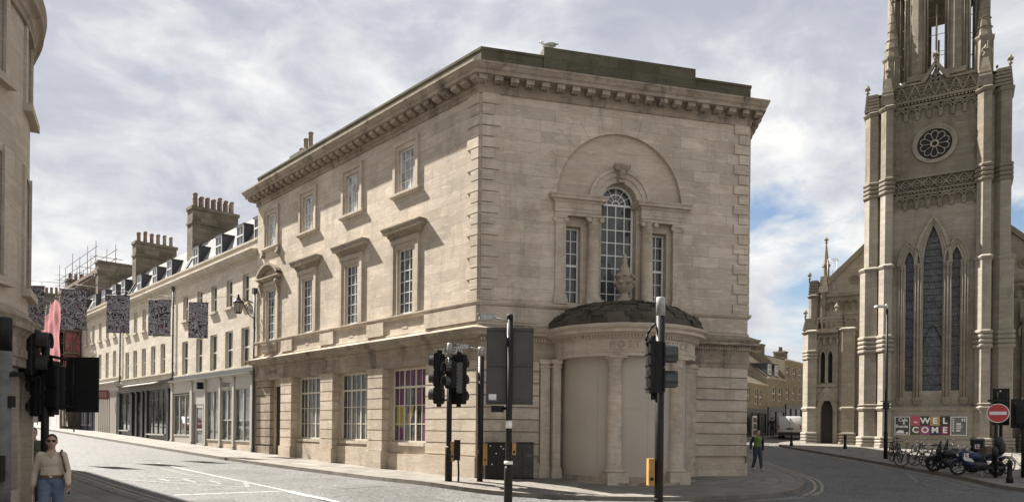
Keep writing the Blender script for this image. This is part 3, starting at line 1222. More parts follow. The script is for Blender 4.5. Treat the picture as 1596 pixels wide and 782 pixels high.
# upper walls
mb = MB(FL)
ops = [(t - 0.5, t + 0.5, 6.07, 8.55) for t in WX] + [(t - 0.49, t + 0.49, 10.72, 12.32) for t in WX]
wall_holes(mb, 0, LEN_L, 5.2, 13.2, ops, 0.0, 0.24)
mb.fr = FR
TC, ZS = 5.04, 9.80
wall_holes(mb, 0, LEN_R, 5.2, 13.2, [(TC - 2.35, TC + 2.35, 6.10, arc_top(TC, ZS, 2.35, 36))], 0.0, 0.13)
mb.fr = FS
mb.face([(0, 0, -0.6), (28, 0, -0.6), (28, 0, 13.2), (0, 0, 13.2)])
LE = FL.w(LEN_L)
LB = FL.w(LEN_L, -14.0)
SB = FS.w(28.0)
mb.fr = ID
mb.face([(LE.x, LE.y, -0.6), (LB.x, LB.y, -0.6), (LB.x, LB.y, 13.2), (LE.x, LE.y, 13.2)])
mb.face([(LB.x, LB.y, -0.6), (SB.x, SB.y, -0.6), (SB.x, SB.y, 13.2), (LB.x, LB.y, 13.2)])
mb.build('wall', M['bath'], po)

# recessed lunette wall behind the big arch
mb = MB(FR)
wall_holes(mb, TC - 2.36, TC + 2.36, 6.0, 12.3,
           [(TC - 0.66, TC + 0.66, 6.15, arc_top(TC, ZS, 0.66, 20)), (3.06, 3.62, 6.15, 8.82), (6.28, 6.88, 6.15, 8.82)], -0.13, 0.36)
mb.build('lunette_wall', M['bath_smooth'], po)

# quoins at both corners of the entrance front
for corner in (((FL, 0, 1), (FR, 0, 1)), ((FR, LEN_R, -1), (FS, 0, 1))):
  mb = MB()
  z = 6.08
  k = 0
  while z < 12.9:
    h = 0.365
    for fr, t0, sg in corner:
        wl = 0.64 if k % 2 == 0 else 0.44
        mb.fr = fr
        e = 0.055
        a, b = (t0 + (0.045 if sg > 0 else -0.045)), t0 + sg * wl
        a, b = min(a, b), max(a, b)
        mb.face([(a, e, z), (b, e, z), (b, e, z + h - 0.035), (a, e, z + h - 0.035)])
        mb.face([(a, e, z), (b, e, z), (b, 0.0, z - 0.012), (a, 0.0, z - 0.012)])
        mb.face([(a, e, z + h - 0.035), (b, e, z + h - 0.035), (b, 0, z + h - 0.024), (a, 0, z + h - 0.024)])
        mb.face([(b if sg > 0 else a, e, z), (b if sg > 0 else a, e, z + h - 0.035), (b if sg > 0 else a, 0, z + h - 0.024), (b if sg > 0 else a, 0, z - 0.012)])
        mb.face([(a if sg > 0 else b, e, z), (a if sg > 0 else b, e, z + h - 0.035), (a if sg > 0 else b, 0, z + h - 0.024), (a if sg > 0 else b, 0, z - 0.012)])
    z += h
    k += 1
  mb.build('quoins', M['bath'], po)

# main cornice, mitred round the whole building
ring = [(LB.x, LB.y), (LE.x, LE.y), (C0.x, C0.y), (P1.x, P1.y), (SB.x, SB.y)]
mb = MB()
mb.loft([(-0.02, 12.98), (0.05, 12.98), (0.07, 13.06), (0.07, 13.16), (0.13, 13.20), (0.13, 13.36), (0.20, 13.40), (0.50, 13.405), (0.50, 13.52),
         (0.55, 13.56), (0.60, 13.66), (0.63, 13.70), (0.63, 13.76), (-0.3, 13.86)], ring)
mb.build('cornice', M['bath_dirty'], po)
for fr, a, b in ((FL, -0.1, LEN_L + 0.1), (FR, -0.02, LEN_R + 0.12), (FS, 0.2, 8.0)):
    n = int((b - a) / 0.52)
    for i in range(n + 1):
        t = a + (b - a) * i / n
        mb = MB(fr)
        mb.box(t - 0.14, t + 0.14, 0.12, 0.44, 13.25, 13.403)
        for q in range(3):
            mb.tube((t - 0.09 + 0.09 * q, 0.10, 13.235), (t - 0.09 + 0.09 * q, 0.38, 13.235), 0.035, n=6)
        mb.build('modillion', M['bath_dirty'], po)
# parapet above it, taller in the middle of the entrance front
mb = MB()
inner = lambda o: offset(ring, o)
mb.loft([(-0.42, 13.7), (0.02, 13.70), (0.02, 14.40), (0.05, 14.42), (0.05, 14.50), (-0.42, 14.50), (-0.42, 13.7)], ring)
mb.fr = FR
mb.box(2.16, 7.86, -0.43, 0.065, 13.75, 14.79)
mb.build('parapet', M['parapet'], po)
mb = MB()
q = offset(ring, -0.3)
mb.face([(x, y, 13.8) for x, y in q])
mb.build('roof', M['lead'], po)

# sill course and the plain zone over the shop storey
mb = MB()
mb.loft([(0.0, 5.88), (0.05, 5.90), (0.10, 5.95), (0.12, 6.00), (0.12, 6.05), (0.0, 6.08)], ring)
mb.loft([(0.0, 5.25), (0.05, 5.27), (0.05, 5.34), (0.0, 5.36)], ring)
mb.fr = FL
for a, b in ((0.03, 2.95), (5.65, 6.87), (9.57, 10.77), (13.47, 14.6), (17.3, 17.6)):
    mb.box(a, b, 0, 0.10, 5.36, 5.885)
for t in WX:
    mb.box(t - 0.16, t + 0.16, 0.0, 0.012, 5.52, 5.72)
mb.fr = FR
for a, b in ((0.03, 2.0), (8.1, LEN_R - 0.03)):
    mb.box(a, b, 0, 0.045, 5.36, 5.885)
mb.build('sill_course', M['bath_plain'], po)
# balustrade panel under the end bay window
mb = MB(FL)
for i in range(9):
    t = 15.95 - 0.72 + 0.18 * i
    mb.lathe(t, 0.06, [(0.03, 5.40), (0.06, 5.46), (0.07, 5.55), (0.035, 5.68), (0.045, 5.80), (0.05, 5.88)], n=8)
mb.build('balusters', M['bath_plain'], po)

# lower entablature with its cornice
mb = MB()
mb.loft([(-0.3, 4.08), (0.06, 4.08), (0.06, 4.22), (0.08, 4.24), (0.08, 4.30), (0.06, 4.31), (0.06, 4.68), (0.10, 4.72), (0.10, 4.82),
         (0.15, 4.84), (0.18, 4.88), (0.36, 4.90), (0.36, 4.99), (0.42, 5.05), (0.44, 5.10), (0.30, 5.14), (0.0, 5.28)], ring)
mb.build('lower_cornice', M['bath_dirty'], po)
mb = MB()
for fr, a, b in ((FR, 0.05, 2.3), (FR, 8.0, LEN_R)):
    mb.fr = fr
    t = a
    while t < b:
        mb.box(t, t + 0.055, 0.09, 0.165, 4.735, 4.83)
        t += 0.10
mb.build('dentils', M['bath_plain'], po)

# ground storey: recessed window bays between rusticated piers
ZR = [0.86, 1.27, 1.68, 2.09, 2.50, 2.91, 3.32, 3.73, 4.09]


def rust(mb, t0, t1, ob, of, zs=ZR, gap=0.036, e0=0.0, e1=0.0):
    for i, (za, zb) in enumerate(zip(zs[:-1], zs[1:])):
        j = random.uniform(-0.004, 0.004)
        mb.box(t0 - e0, t1 + e1, ob, of + j, za + gap / 2, zb - gap / 2)


mb = MB(FL)
ops = [(t - 1.12, t + 1.12, 1.22, 4.04) for t in WX[:3]] + [(14.8, 15.95, -0.4, 3.75)]
wall_holes(mb, 0, LEN_L, -0.6, 4.12, ops, -0.22, 0.22)
for t in WX[:3]:
    mb.box(t - 1.08, t + 1.08, -0.3, -0.13, 1.10, 1.22)
for a, b, zt in ((2.88, 5.66, 0.78), (6.76, 9.58, 0.98), (10.66, 13.46, 1.02)):
    mb.box(a, b, -0.3, -0.12, -0.6, zt)
mb.build('ground_wall', M['bath_plain'], po)
mb = MB(FR)
mb.face([(0, -0.05, -0.6), (LEN_R, -0.05, -0.6), (LEN_R, -0.05, 4.12), (0, -0.05, 4.12)])
mb.build('ground_wall', M['bath_plain'], po)
for t0, t1 in ((5.66, 6.74), (9.57, 10.64), (13.46, 14.57)):
    mb = MB(FL)
    mb.box(t0 + 0.03, t1 - 0.03, -0.23, 0.06, 0.6, 4.09)
    rust(mb, t0, t1, -0.24, 0.10)
    mb.box(t0 - 0.05, t1 + 0.05, -0.24, 0.13, 4.02, 4.10)
    mb.box(t0 - 0.05, t1 + 0.05, -0.3, 0.17, -0.6, 0.86)
    mb.build('pier', M['bath_rust'], po)
mb = MB(FL)
rust(mb, 0.02, 2.86, -0.3, 0.06)
mb.box(0.0, 2.84, -0.3, 0.02, -0.6, 4.09)
mb.box(-0.02, 2.88, -0.3, 0.12, -0.6, 0.82)
mb.fr = FR
rust(mb, 0.02, 2.12, -0.2, 0.06)
mb.box(0.0, 2.14, -0.3, 0.10, -0.6, 0.62)
mb.build('rusticated_wall', M['bath_rust'], po)
mb = MB(FL)
rust(mb, 16.0, 17.58, -0.24, -0.02)
mb.box(15.97, 17.62, -0.3, 0.02, -0.6, 0.80)
mb.build('rusticated_wall', M['bath_dirty'], po)
mb = MB(FR)
rust(mb, 7.98, LEN_R - 0.02, -0.2, 0.06)
mb.box(7.96, LEN_R, -0.3, 0.10, -0.6, 0.62)
mb.build('rusticated_wall', M['bath_rust'], po)

# windows of the street side
for t in WX:
    f = window(po, FL, t, 6.07, 1.0, 2.48, -0.07, 3, 6, M['white'])
    architrave(f, FL, t, 6.08, 8.55, 1.0, 0.40, -0.01, 0.09, M['bath_plain'], sill=False)
    f = window(po, FL, t, 10.72, 0.98, 1.60, -0.07, 3, 4, M['white'], M['skyglass'])
    architrave(f, FL, t, 10.72, 12.32, 0.98, 0.33, -0.01, 0.09, M['bath_plain'])
for t in WX[:3]:
    mb = MB(FL)
    pth = [(t + 1.0, -0.2), (t + 1.0, 0.0), (t - 1.0, 0.0), (t - 1.0, -0.2)]
    mb.loft([(0.0, 8.95), (0.04, 8.95), (0.05, 9.04), (0.10, 9.08), (0.12, 9.16), (0.26, 9.20), (0.26, 9.30), (0.30, 9.36), (0.31, 9.41), (0.0, 9.50)], pth)
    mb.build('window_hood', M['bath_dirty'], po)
# segmental pediment with scroll brackets over the end bay
mb = MB(FL)
t = WX[3]
Rp = 1.62
for r0, r1, oo in ((1.30, 1.42, 0.20), (1.42, 1.54, 0.30)):
    mb.ring(t, 8.30, r0, r1, 0.0, oo, R(40), R(140), 18)
mb.poly([(t + 1.0, 9.16), (t - 1.0, 9.16)] + [(t + 1.34 * math.cos(a), 8.30 + 1.34 * math.sin(a)) for a in [R(140 - 100 * i / 12) for i in range(13)]], 0, 0.05)
mb.loft([(0.0, 8.98), (0.12, 8.99), (0.22, 9.06), (0.28, 9.10), (0.28, 9.16), (0.0, 9.17)], [(t + 0.98, -0.2), (t + 0.98, 0.0), (t - 0.98, 0.0), (t - 0.98, -0.2)])
for sg in (-1, 1):
    for q in range(6):
        mb.box(t + sg * 0.93 - 0.09, t + sg * 0.93 + 0.09, 0.0, 0.24 - 0.032 * q, 8.97 - 0.13 * (q + 1), 8.97 - 0.13 * q)
    mb.tube((t + sg * 0.93 - 0.1, 0.16, 8.86), (t + sg * 0.93 + 0.1, 0.16, 8.86), 0.1, n=10)
    mb.box(t + sg * 0.86 - 0.10, t + sg * 0.86 + 0.10, 0.0, 0.14, 10.25, 10.52)
    mb.tube((t + sg * 0.86 - 0.1, 0.1, 10.27), (t + sg * 0.86 + 0.1, 0.1, 10.27), 0.09, n=8)
mb.build('curved_pediment', M['bath_dirty'], po)
for i, t in enumerate(WX[:3]):
    f = window(po, FL, t, 1.22, 2.24, 2.82, -0.29, 6, 4, M['cream'], bar=0.03, edge=0.07, thick=(2, 4), transom=(3.33,))
    if i == 0:
        p = MB(FL)
        for a, b, z0, z1 in ((3.36, 5.24, 3.42, 3.98), (4.62, 5.24, 2.66, 3.28), (3.36, 3.9, 2.66, 3.28), (4.62, 5.24, 1.3, 1.78), (3.36, 3.52, 1.3, 3.28)):
            p.box(a, b, -0.314, -0.306, z0, z1)
        p.build('purple_poster', M['purple'], f)
        p = MB(FL)
        p.box(4.62, 5.24, -0.313, -0.305, 1.86, 2.62)
        p.poly([(4.28, 1.95), (4.10, 2.62), (4.36, 2.62), (4.52, 1.95)], -0.313, -0.305)
        p.build('ochre_poster', M['ochre'], f)
d = MB(FL)
d.box(14.8, 15.95, -0.42, -0.36, -0.3, 3.75)
for a in (14.9, 15.45):
    for z0, z1 in ((0.5, 1.3), (1.45, 2.5), (2.65, 3.5)):
        d.box(a, a + 0.42, -0.36, -0.335, z0, z1)
d.build('door', M['oak'], po)
# lettering
lt = MB(FL)
text(lt, 'POST', 0.33, lambda x, y: (9.85 - x, 0.062, 4.50 + y), 0.004, 1.55)
text(lt, 'OFFICE', 0.33, lambda x, y: (7.05 - x, 0.062, 4.50 + y), 0.004, 1.55)
lt.build('carved_lettering', M['letter'], po)
lt = MB(FL)
text(lt, 'L.K.Bennett', 0.34, lambda x, y: (15.75 - x * 0.85, 0.066, 4.48 + y), 0.006, 1.0)
lt.build('shop_lettering', M['blackletter'], po)

# Palladian window of the entrance front
f = window(po, FR, TC, 6.15, 1.30, 3.65, -0.42, 4, 8, M['white'], bar=0.036, edge=0.07, arch=0.65)
for t, w in ((3.34, 0.56), (6.58, 0.60)):
    window(po, FR, t, 6.15, w, 2.66, -0.40, 2, 6, M['white'], bar=0.03, edge=0.06, transom=(7.5,))


def shaft(mb, t, o, r, z0, z1, n=18):
    """column: base mouldings, tapered shaft, capital"""
    h = z1 - z0
    mb.lathe(t, o, [(r * 1.32, z0), (r * 1.38, z0 + r * 0.18), (r * 1.32, z0 + r * 0.36), (r * 1.12, z0 + r * 0.46), (r * 1.2, z0 + r * 0.62), (r * 1.02, z0 + r * 0.8),
                    (r, z0 + h * 0.3), (r * 0.96, z0 + h * 0.6), (r * 0.86, z1 - r * 1.3), (r * 0.96, z1 - r * 1.25), (r * 0.96, z1 - r * 1.1), (r * 0.87, z1 - r * 1.05),
                    (r * 0.87, z1 - r * 0.75), (r * 1.2, z1 - r * 0.42), (r * 1.2, z1 - r * 0.3)], n=n)
    mb.box(t - r * 1.28, t + r * 1.28, o - r * 1.28, o + r * 1.28, z1 - r * 0.3, z1)


for t in (4.02, 6.04):
    c = MB(FR)
    shaft(c, t, 0.06, 0.215, 6.22, 9.12)
    c.box(t - 0.30, t + 0.30, -0.24, 0.36, 6.08, 6.22)
    for sg in (-1, 1):          # volutes
        for oo in (-0.16, 0.26):
            c.tube((t + sg * 0.235, oo, 8.99), (t + sg * 0.235, oo + 0.05, 8.99), 0.085, n=10)
    c.build('column', M['bath_plain'], po)
for t in (2.84, 7.25):
    c = MB(FR)
    c.box(t - 0.19, t + 0.19, -0.2, 0.05, 6.4, 8.9)
    c.box(t - 0.25, t + 0.25, -0.2, 0.10, 6.08, 6.28)
    c.box(t - 0.22, t + 0.22, -0.2, 0.08, 6.28, 6.40)
    c.box(t - 0.24, t + 0.24, -0.2, 0.09, 9.03, 9.12)
    c.box(t - 0.21, t + 0.21, -0.2, 0.07, 8.86, 8.90)
    for sg in (-1, 1):
        c.tube((t + sg * 0.20, -0.02, 8.98), (t + sg * 0.20, 0.09, 8.98), 0.08, n=10)
    c.box(t - 0.19, t + 0.19, -0.2, 0.055, 8.9, 9.03)
    c.build('pilaster', M['bath_plain'], po)
for a, b in ((2.62, 4.25), (5.81, 7.46)):
    mb = MB(FR)
    pth = [(b, -0.5), (b, 0.10), (a, 0.10), (a, -0.5)]
    mb.loft([(-0.1, 9.12), (0.0, 9.12), (0.0, 9.22), (0.025, 9.24), (0.025, 9.33), (0.045, 9.36), (0.02, 9.38), (0.02, 9.55), (0.06, 9.58), (0.09, 9.63), (0.19, 9.65),
             (0.19, 9.72), (0.23, 9.77), (0.24, 9.81), (-0.1, 9.83)], pth)
    mb.build('entablature_block', M['bath_plain'], po)
mb = MB(FR)
for r0, r1, oo in ((0.67, 0.86, -0.07), (0.86, 1.04, -0.04), (1.04, 1.15, 0.0)):
    mb.ring(TC, ZS, r0, r1, -0.14, oo, 0, pi, 28)
mb.build('archivolt', M['bath_plain'], po)
mb = MB(FR)
mb.prism([(TC - 0.13, -0.1), (TC + 0.13, -0.1), (TC + 0.11, 0.16), (TC - 0.11, 0.16)], 10.42, 10.98)
for i in range(5):
    mb.tube((TC - 0.24 + 0.12 * i, 0.0, 11.02 - 0.02 * abs(i - 2)), (TC - 0.20 + 0.10 * i, 0.2, 10.88), 0.065, n=7)
mb.tube((TC - 0.30, 0.14, 11.0), (TC + 0.30, 0.14, 11.0), 0.07, n=10)
mb.ball((TC, 0.17, 10.72), 0.11, 0.10, 0.15)
mb.ball((TC, 0.26, 10.70), 0.03, 0.04, 0.05, 6, 5)
mb.ball((TC, 0.18, 10.57), 0.13, 0.07, 0.06, 8, 5)
mb.build('carved_keystone', M['bath_dirty'], po)
# voussoir joints of the great arch
mb = MB(FR)
for i in range(1, 12):
    an = pi * i / 12
    c, s_ = math.cos(an), math.sin(an)
    n = Vector((-s_, 0, c)) * 0.006
    p0 = Vector((TC + c * 2.37, 0.003, ZS + s_ * 2.37))
    p1 = Vector((TC + c * (3.0 + 0.25 * (i % 2)), 0.003, ZS + s_ * (3.0 + 0.25 * (i % 2))))
    mb.face([p0 - n, p0 + n, p1 + n, p1 - n])
mb.build('voussoir_joints', M['letter'], po)

# ------------------------------------------------------------------ bow porch
TP = 5.15
RF = 2.50
mb = MB(FR)
mb.lathe(TP, 0, [(RF - 0.5, 4.14), (RF + 0.01, 4.14), (RF + 0.01, 4.24), (RF + 0.03, 4.26), (RF + 0.03, 4.31), (RF, 4.32), (RF, 4.66), (RF + 0.06, 4.69), (RF + 0.06, 4.78),
                 (RF + 0.12, 4.80), (RF + 0.16, 4.84), (RF + 0.34, 4.87), (RF + 0.34, 4.96), (RF + 0.44, 5.02), (RF + 0.47, 5.09), (RF + 0.30, 5.13), (RF + 0.22, 5.20), (0.0, 5.21)], 0, pi, 48, smooth=False)
for i in range(78):
    an = pi * (i + 0.5) / 78
    c, s_ = math.cos(an), math.sin(an)
    e = 0.028
    for r in (RF + 0.055,):
        q = [(TP + r * c - e * -s_, r * s_ - e * c), (TP + r * c + e * -s_, r * s_ + e * c), (TP + (r + 0.07) * c + e * -s_, (r + 0.07) * s_ + e * c), (TP + (r + 0.07) * c - e * -s_, (r + 0.07) * s_ - e * c)]
        mb.prism(q, 4.705, 4.795)
mb.build('porch_entablature', M['bath_plain'], po)
lt = MB(FR)
rr = RF + 0.004
for wd, ph in (('POST', -0.36), ('OFFICE', 0.34)):
    text(lt, wd, 0.31, lambda x, y: (TP + rr * math.sin(ph + x / rr), rr * math.cos(ph + x / rr), 4.49 + y), 0.004, 1.5)
lt.build('carved_lettering', M['letter'], po)
mb = MB(FR)
prof = []
zz = 5.20
rad = [2.78, 2.70, 2.53, 2.29, 2.00, 1.67, 1.32, 1.00, 0.72]
zs_ = [5.16, 5.36, 5.55, 5.71, 5.84, 5.95, 6.03, 6.09, 6.13]
for i in range(len(rad) - 1):
    prof += [(rad[i], zs_[i]), (rad[i] - 0.02, zs_[i] + 0.045)]
prof += [(rad[-1], zs_[-1]), (0.0, 6.16)]
mb.lathe(TP, 0, prof, 0, pi, 40, smooth=False)
mb.build('porch_dome', M['dome'], po)
# loose overlapping slabs that roughen the dome's outline
mb = MB(FR)
for i in range(len(rad) - 1):
    n = int(pi * rad[i] / 0.55)
    for k in range(n):
        if random.random() < 0.45:
            continue
        an = pi * (k + 0.5 + 0.3 * (i % 2)) / n
        c, s_ = math.cos(an), math.sin(an)
        r1, r0 = rad[i] + 0.01, rad[i + 1] + 0.05
        e = 0.22
        za, zb = zs_[i] + 0.05 + random.uniform(-0.005, 0.045), zs_[i + 1] + 0.03 + random.uniform(0, 0.03)
        u = (-s_ * e, c * e)
        A = [(TP + r1 * c - u[0], r1 * s_ - u[1]), (TP + r1 * c + u[0], r1 * s_ + u[1]), (TP + r0 * c + u[0] * 0.9, r0 * s_ + u[1] * 0.9), (TP + r0 * c - u[0] * 0.9, r0 * s_ - u[1] * 0.9)]
        top = [(A[0][0], A[0][1], za), (A[1][0], A[1][1], za), (A[2][0], A[2][1], zb), (A[3][0], A[3][1], zb)]
        bot = [(x, y, z - 0.05) for x, y, z in top]
        mb.face(top)
        for q in range(4):
            mb.face([top[q], top[(q + 1) % 4], bot[(q + 1) % 4], bot[q]])
mb.build('dome_slabs', M['dome'], po)
u = MB(FR)
ut, uo = TP - 0.05, 0.28
u.box(ut - 0.36, ut + 0.36, uo - 0.36, uo + 0.36, 6.05, 6.24)
u.lathe(ut, uo, [(0.30, 6.24), (0.24, 6.30), (0.15, 6.42), (0.13, 6.52), (0.22, 6.58), (0.31, 6.72), (0.34, 6.86), (0.27, 6.98), (0.30, 7.02), (0.33, 7.12), (0.22, 7.22), (0.16, 7.30),
                 (0.19, 7.38), (0.12, 7.46), (0.07, 7.58), (0.10, 7.66), (0.05, 7.76), (0.07, 7.84), (0.0, 7.94)], n=14)
for i in range(8):
    an = 2 * pi * i / 8
    u.ball((ut + 0.33 * math.cos(an), uo + 0.33 * math.sin(an), 6.86), 0.09, 0.09, 0.08, 7, 5)
    u.ball((ut + 0.30 * math.cos(an + 0.3), uo + 0.30 * math.sin(an + 0.3), 7.10), 0.085, 0.085, 0.06, 7, 5)
u.build('urn', M['bath_dirty'], po)
for ph in (-28.0, 28.0):
    c = MB(FR)
    t, o = TP + 2.30 * math.sin(R(ph)), 2.30 * math.cos(R(ph))
    shaft(c, t, o, 0.245, 0.42, 4.14, 22)
    c.box(t - 0.36, t + 0.36, o - 0.36, o + 0.36, -0.2, 0.42)
    c.build('column', M['bath_plain'], po)
for t, w, oo in ((2.33, 0.34, 0.10), (2.68, 0.26, 0.32), (7.62, 0.30, 0.34), (7.90, 0.20, 0.10)):
    c = MB(FR)
    c.box(t - w / 2, t + w / 2, -0.1, oo, 0.42, 3.86)
    c.box(t - w / 2 - 0.05, t + w / 2 + 0.05, -0.1, oo + 0.06, -0.2, 0.42)
    c.box(t - w / 2 - 0.02, t + w / 2 + 0.02, -0.1, oo + 0.03, 0.42, 0.52)
    c.box(t - w / 2 - 0.03, t + w / 2 + 0.03, -0.1, oo + 0.03, 3.86, 3.92)
    c.box(t - w / 2 - 0.05, t + w / 2 + 0.05, -0.1, oo + 0.05, 4.0, 4.14)
    c.box(t - w / 2, t + w / 2, -0.1, oo, 3.92, 4.0)
    c.build('pilaster', M['bath_plain'], po)
mb = MB(FR)
mb.lathe(TP, 0, [(2.20, 0.25), (2.20, 4.15)], R(4), R(176), 44)
bo_ = mb.build('boarded_bow', M['board'], po)
mb = MB(FR)
for a in (R(47), R(90), R(133)):
    mb.lathe(TP, 0, [(2.2025, 0.27), (2.2025, 4.1)], a - 0.003, a + 0.003, 1)
for a, b_, z in ((50, 88, 2.46), (92, 130, 2.46)):
    mb.lathe(TP, 0, [(2.2025, z), (2.2025, z + 0.01)], R(a), R(b_), 10)
mb.build('board_seams', M['hoarding_dark'], bo_)
mb = MB(FR)
mb.lathe(TP, 0, [(2.62, -0.3), (2.62, 0.10), (2.30, 0.12), (2.30, 0.27), (2.0, 0.28)], 0, pi, 40, smooth=False)
mb.build('porch_step', M['bath_dirty'], po)

# ------------------------------------------------------------------ terrace up New Bond Street


def chimney(parent, fr, k0, k1, z0, z1, npots, potz, t_th=1.0, pots=True):
    """party-wall stack running back from the street; k = metres behind the facade"""
    c = MB(fr)
    c.box(0.02, t_th, -k1, -k0, z0, z1 - 1.15)
    c.box(-0.05, t_th + 0.07, -k1 - 0.06, -k0 + 0.06, z1 - 1.15, z1 - 1.0)
    c.box(0.02, t_th, -k1, -k0, z1 - 1.0, z1 - 0.2)
    c.box(-0.06, t_th + 0.08, -k1 - 0.08, -k0 + 0.08, z1 - 0.2, z1)
    o = c.build('chimney', M['chimney'], parent)
    if pots:
        for i in range(npots):
            for row, tt in enumerate((0.28, 0.74)):
                p = MB(fr)
                h = 0.85 * potz * random.uniform(0.86, 1.1)
                r = random.uniform(0.12, 0.15)
                k = k0 + 0.25 + (k1 - k0 - 0.5) * (i + 0.25 * row) / max(1, npots - 1 + 0.25)
                p.lathe(tt, -k, [(r * 1.15, z1), (r, z1 + 0.1), (r * 0.86, z1 + h - 0.14), (r * 1.12, z1 + h - 0.1), (r * 1.05, z1 + h), (r * 0.7, z1 + h)], n=9)
                p.build('chimney_pot', M['pot'] if random.random() < 0.75 else M['potpale'], o)
    return o


def house(label, t0, t1, wins, zup, zmid, wup, wmid, zc=10.62, dz=0.0, dorm=(), o=-0.05, depth=9.0):
    fr = FL
    b = fr.w(t0, 0)
    th = thing('terraced_house', label, 'house', (b.x, b.y, gh(b.x, b.y)), 0, 'terraced shop houses along the sunny street')
    w = MB(fr)
    ops = [(t - wup / 2, t + wup / 2, zup[0], zup[1]) for t in wins] + [(t - wmid / 2, t + wmid / 2, zmid[0], zmid[1]) for t in wins]
    zs = zmid[0] - 0.12
    wall_holes(w, t0, t1, zs - 0.6, zc + 0.3, ops, o, 0.22)
    w.face([(t0, o, -0.5), (t0, -depth, -0.5), (t0, -depth, zc + 0.8), (t0, o, zc + 0.8)])
    w.face([(t1, o, -0.5), (t1, -depth, -0.5), (t1, -depth, zc + 0.8), (t1, o, zc + 0.8)])
    w.face([(t0, -depth, -0.5), (t1, -depth, -0.5), (t1, -depth, zc + 0.8), (t0, -depth, zc + 0.8)])
    w.face([(t0, o - 0.5, -0.5), (t1, o - 0.5, -0.5), (t1, o - 0.5, zs), (t0, o - 0.5, zs)])
    w.build('wall', M['terrace'], th)
    c = MB(fr)
    pth = [(t1 - 0.01, o), (t0 + 0.01, o)]
    c.loft([(0, zc - 0.22), (0.05, zc - 0.2), (0.05, zc - 0.02), (0.12, zc + 0.02), (0.30, zc + 0.06), (0.30, zc + 0.16), (0.36, zc + 0.24), (0.0, zc + 0.32)], pth)
    c.loft([(-0.3, zc + 0.25), (0.0, zc + 0.25), (0.0, zc + 0.74), (0.05, zc + 0.76), (0.05, zc + 0.86), (-0.3, zc + 0.86)], pth)
    c.loft([(0, zs - 0.02), (0.10, zs), (0.10, zs + 0.09), (0, zs + 0.11)], pth)
    for t in wins:
        c.box(t - wup / 2 - 0.12, t + wup / 2 + 0.12, o - 0.2, o + 0.14, zup[0] - 0.14, zup[0])
    c.build('cornice', M['terrace_plain'], th)
    for t in wins:
        sash(th, fr, t, zup[0], wup, zup[1] - zup[0], o - 0.16, M['white'])
        sash(th, fr, t, zmid[0], wmid, zmid[1] - zmid[0], o - 0.16, M['white'])
    r = MB(fr)
    za, zb = zc + 0.72, zc + 3.05
    r.face([(t0, -0.42, za), (t1, -0.42, za), (t1, -1.65, zb), (t0, -1.65, zb)])
    r.face([(t0, -1.65, zb), (t1, -1.65, zb), (t1, -depth, zb + 0.5), (t0, -depth, zb + 0.5)])
    for t in (t0, t1):
        r.face([(t, -0.42, za), (t, -1.65, zb), (t, -depth, zb + 0.5), (t, -depth, za)])
    r.face([(t0, -depth, za), (t1, -depth, za), (t1, -depth, zb + 0.5), (t0, -depth, zb + 0.5)])
    ro = r.build('roof', M['slate'], th)
    k = MB(fr)                       # party-wall coping and flashing down the slope
    for t in (t0 + 0.12, t1 - 0.12):
        k.poly([(t - 0.12, za), (t + 0.12, za), (t + 0.12, za + 0.01), (t - 0.12, za + 0.01)], -0.45, -0.40)
        k.face([(t - 0.1, -0.35, za), (t + 0.1, -0.35, za), (t + 0.1, -1.58, zb + 0.04), (t - 0.1, -1.58, zb + 0.04)])
        k.face([(t - 0.1, -0.35, za), (t - 0.1, -0.45, za), (t - 0.1, -1.68, zb), (t - 0.1, -1.58, zb + 0.04)])
        k.face([(t + 0.1, -0.35, za), (t + 0.1, -0.45, za), (t + 0.1, -1.68, zb), (t + 0.1, -1.58, zb + 0.04)])
    k.build('roof_flashing', M['lead'], ro)
    for t in dorm:
        d = MB(fr)
        zl, zh = zc + 1.12, zc + 2.22
        for sg in (-1, 1):
            x = t + sg * 0.50
            d.box(x - 0.035, x + 0.035, -1.62, -0.52, zl - 0.1, zh)
        d.box(t - 0.58, t + 0.58, -1.75, -0.46, zh, zh + 0.07)
        dm = d.build('dormer', M['dormer_side'], th)
        sash(dm, fr, t, zl, 0.94, zh - zl, -0.50, M['palegrey'])
    return th


def pilaster_shop(mb, t, w, z0, z1, o0=-0.1, o1=0.16):
    mb.box(t - w / 2, t + w / 2, o0, o1, z0, z1)
    mb.box(t - w / 2 - 0.03, t + w / 2 + 0.03, o0, o1 + 0.04, z0, z0 + 0.35)
    mb.box(t - w / 2 - 0.03, t + w / 2 + 0.03, o0, o1 + 0.05, z1 - 0.12, z1)


def shop_window(parent, t0, t1, z0, z1, lights, fm, o=0.02, riser=None, base=0.3, top=0.0):
    mb = MB(FL)
    e = 0.06
    mb.box(t0, t1, o - 0.06, o + 0.04, z1 - e, z1)
    mb.box(t0, t1, o - 0.06, o + 0.09, z0, z0 + 0.07)
    n = lights
    for i in range(n + 1):
        x = t0 + (t1 - t0) * i / n
        mb.box(max(t0, x - 0.04), min(t1, x + 0.04), o - 0.05, o + 0.035, z0 + 0.07, z1 - e)
    if top:
        mb.box(t0, t1, o - 0.04, o + 0.03, top - 0.03, top + 0.03)
    f = mb.build('shop_window', fm, parent)
    g = MB(FL)
    g.box(t0, t1, o - 0.04, o - 0.02, z0 + 0.05, z1 - 0.05)
    g.build('pane', M['shopglass'], f)
    s = MB(FL)
    s.box(t0, t1, o - 0.1, o + 0.05, base, z0 + 0.001)
    s.build('stall_riser', riser or fm, f)
    return f


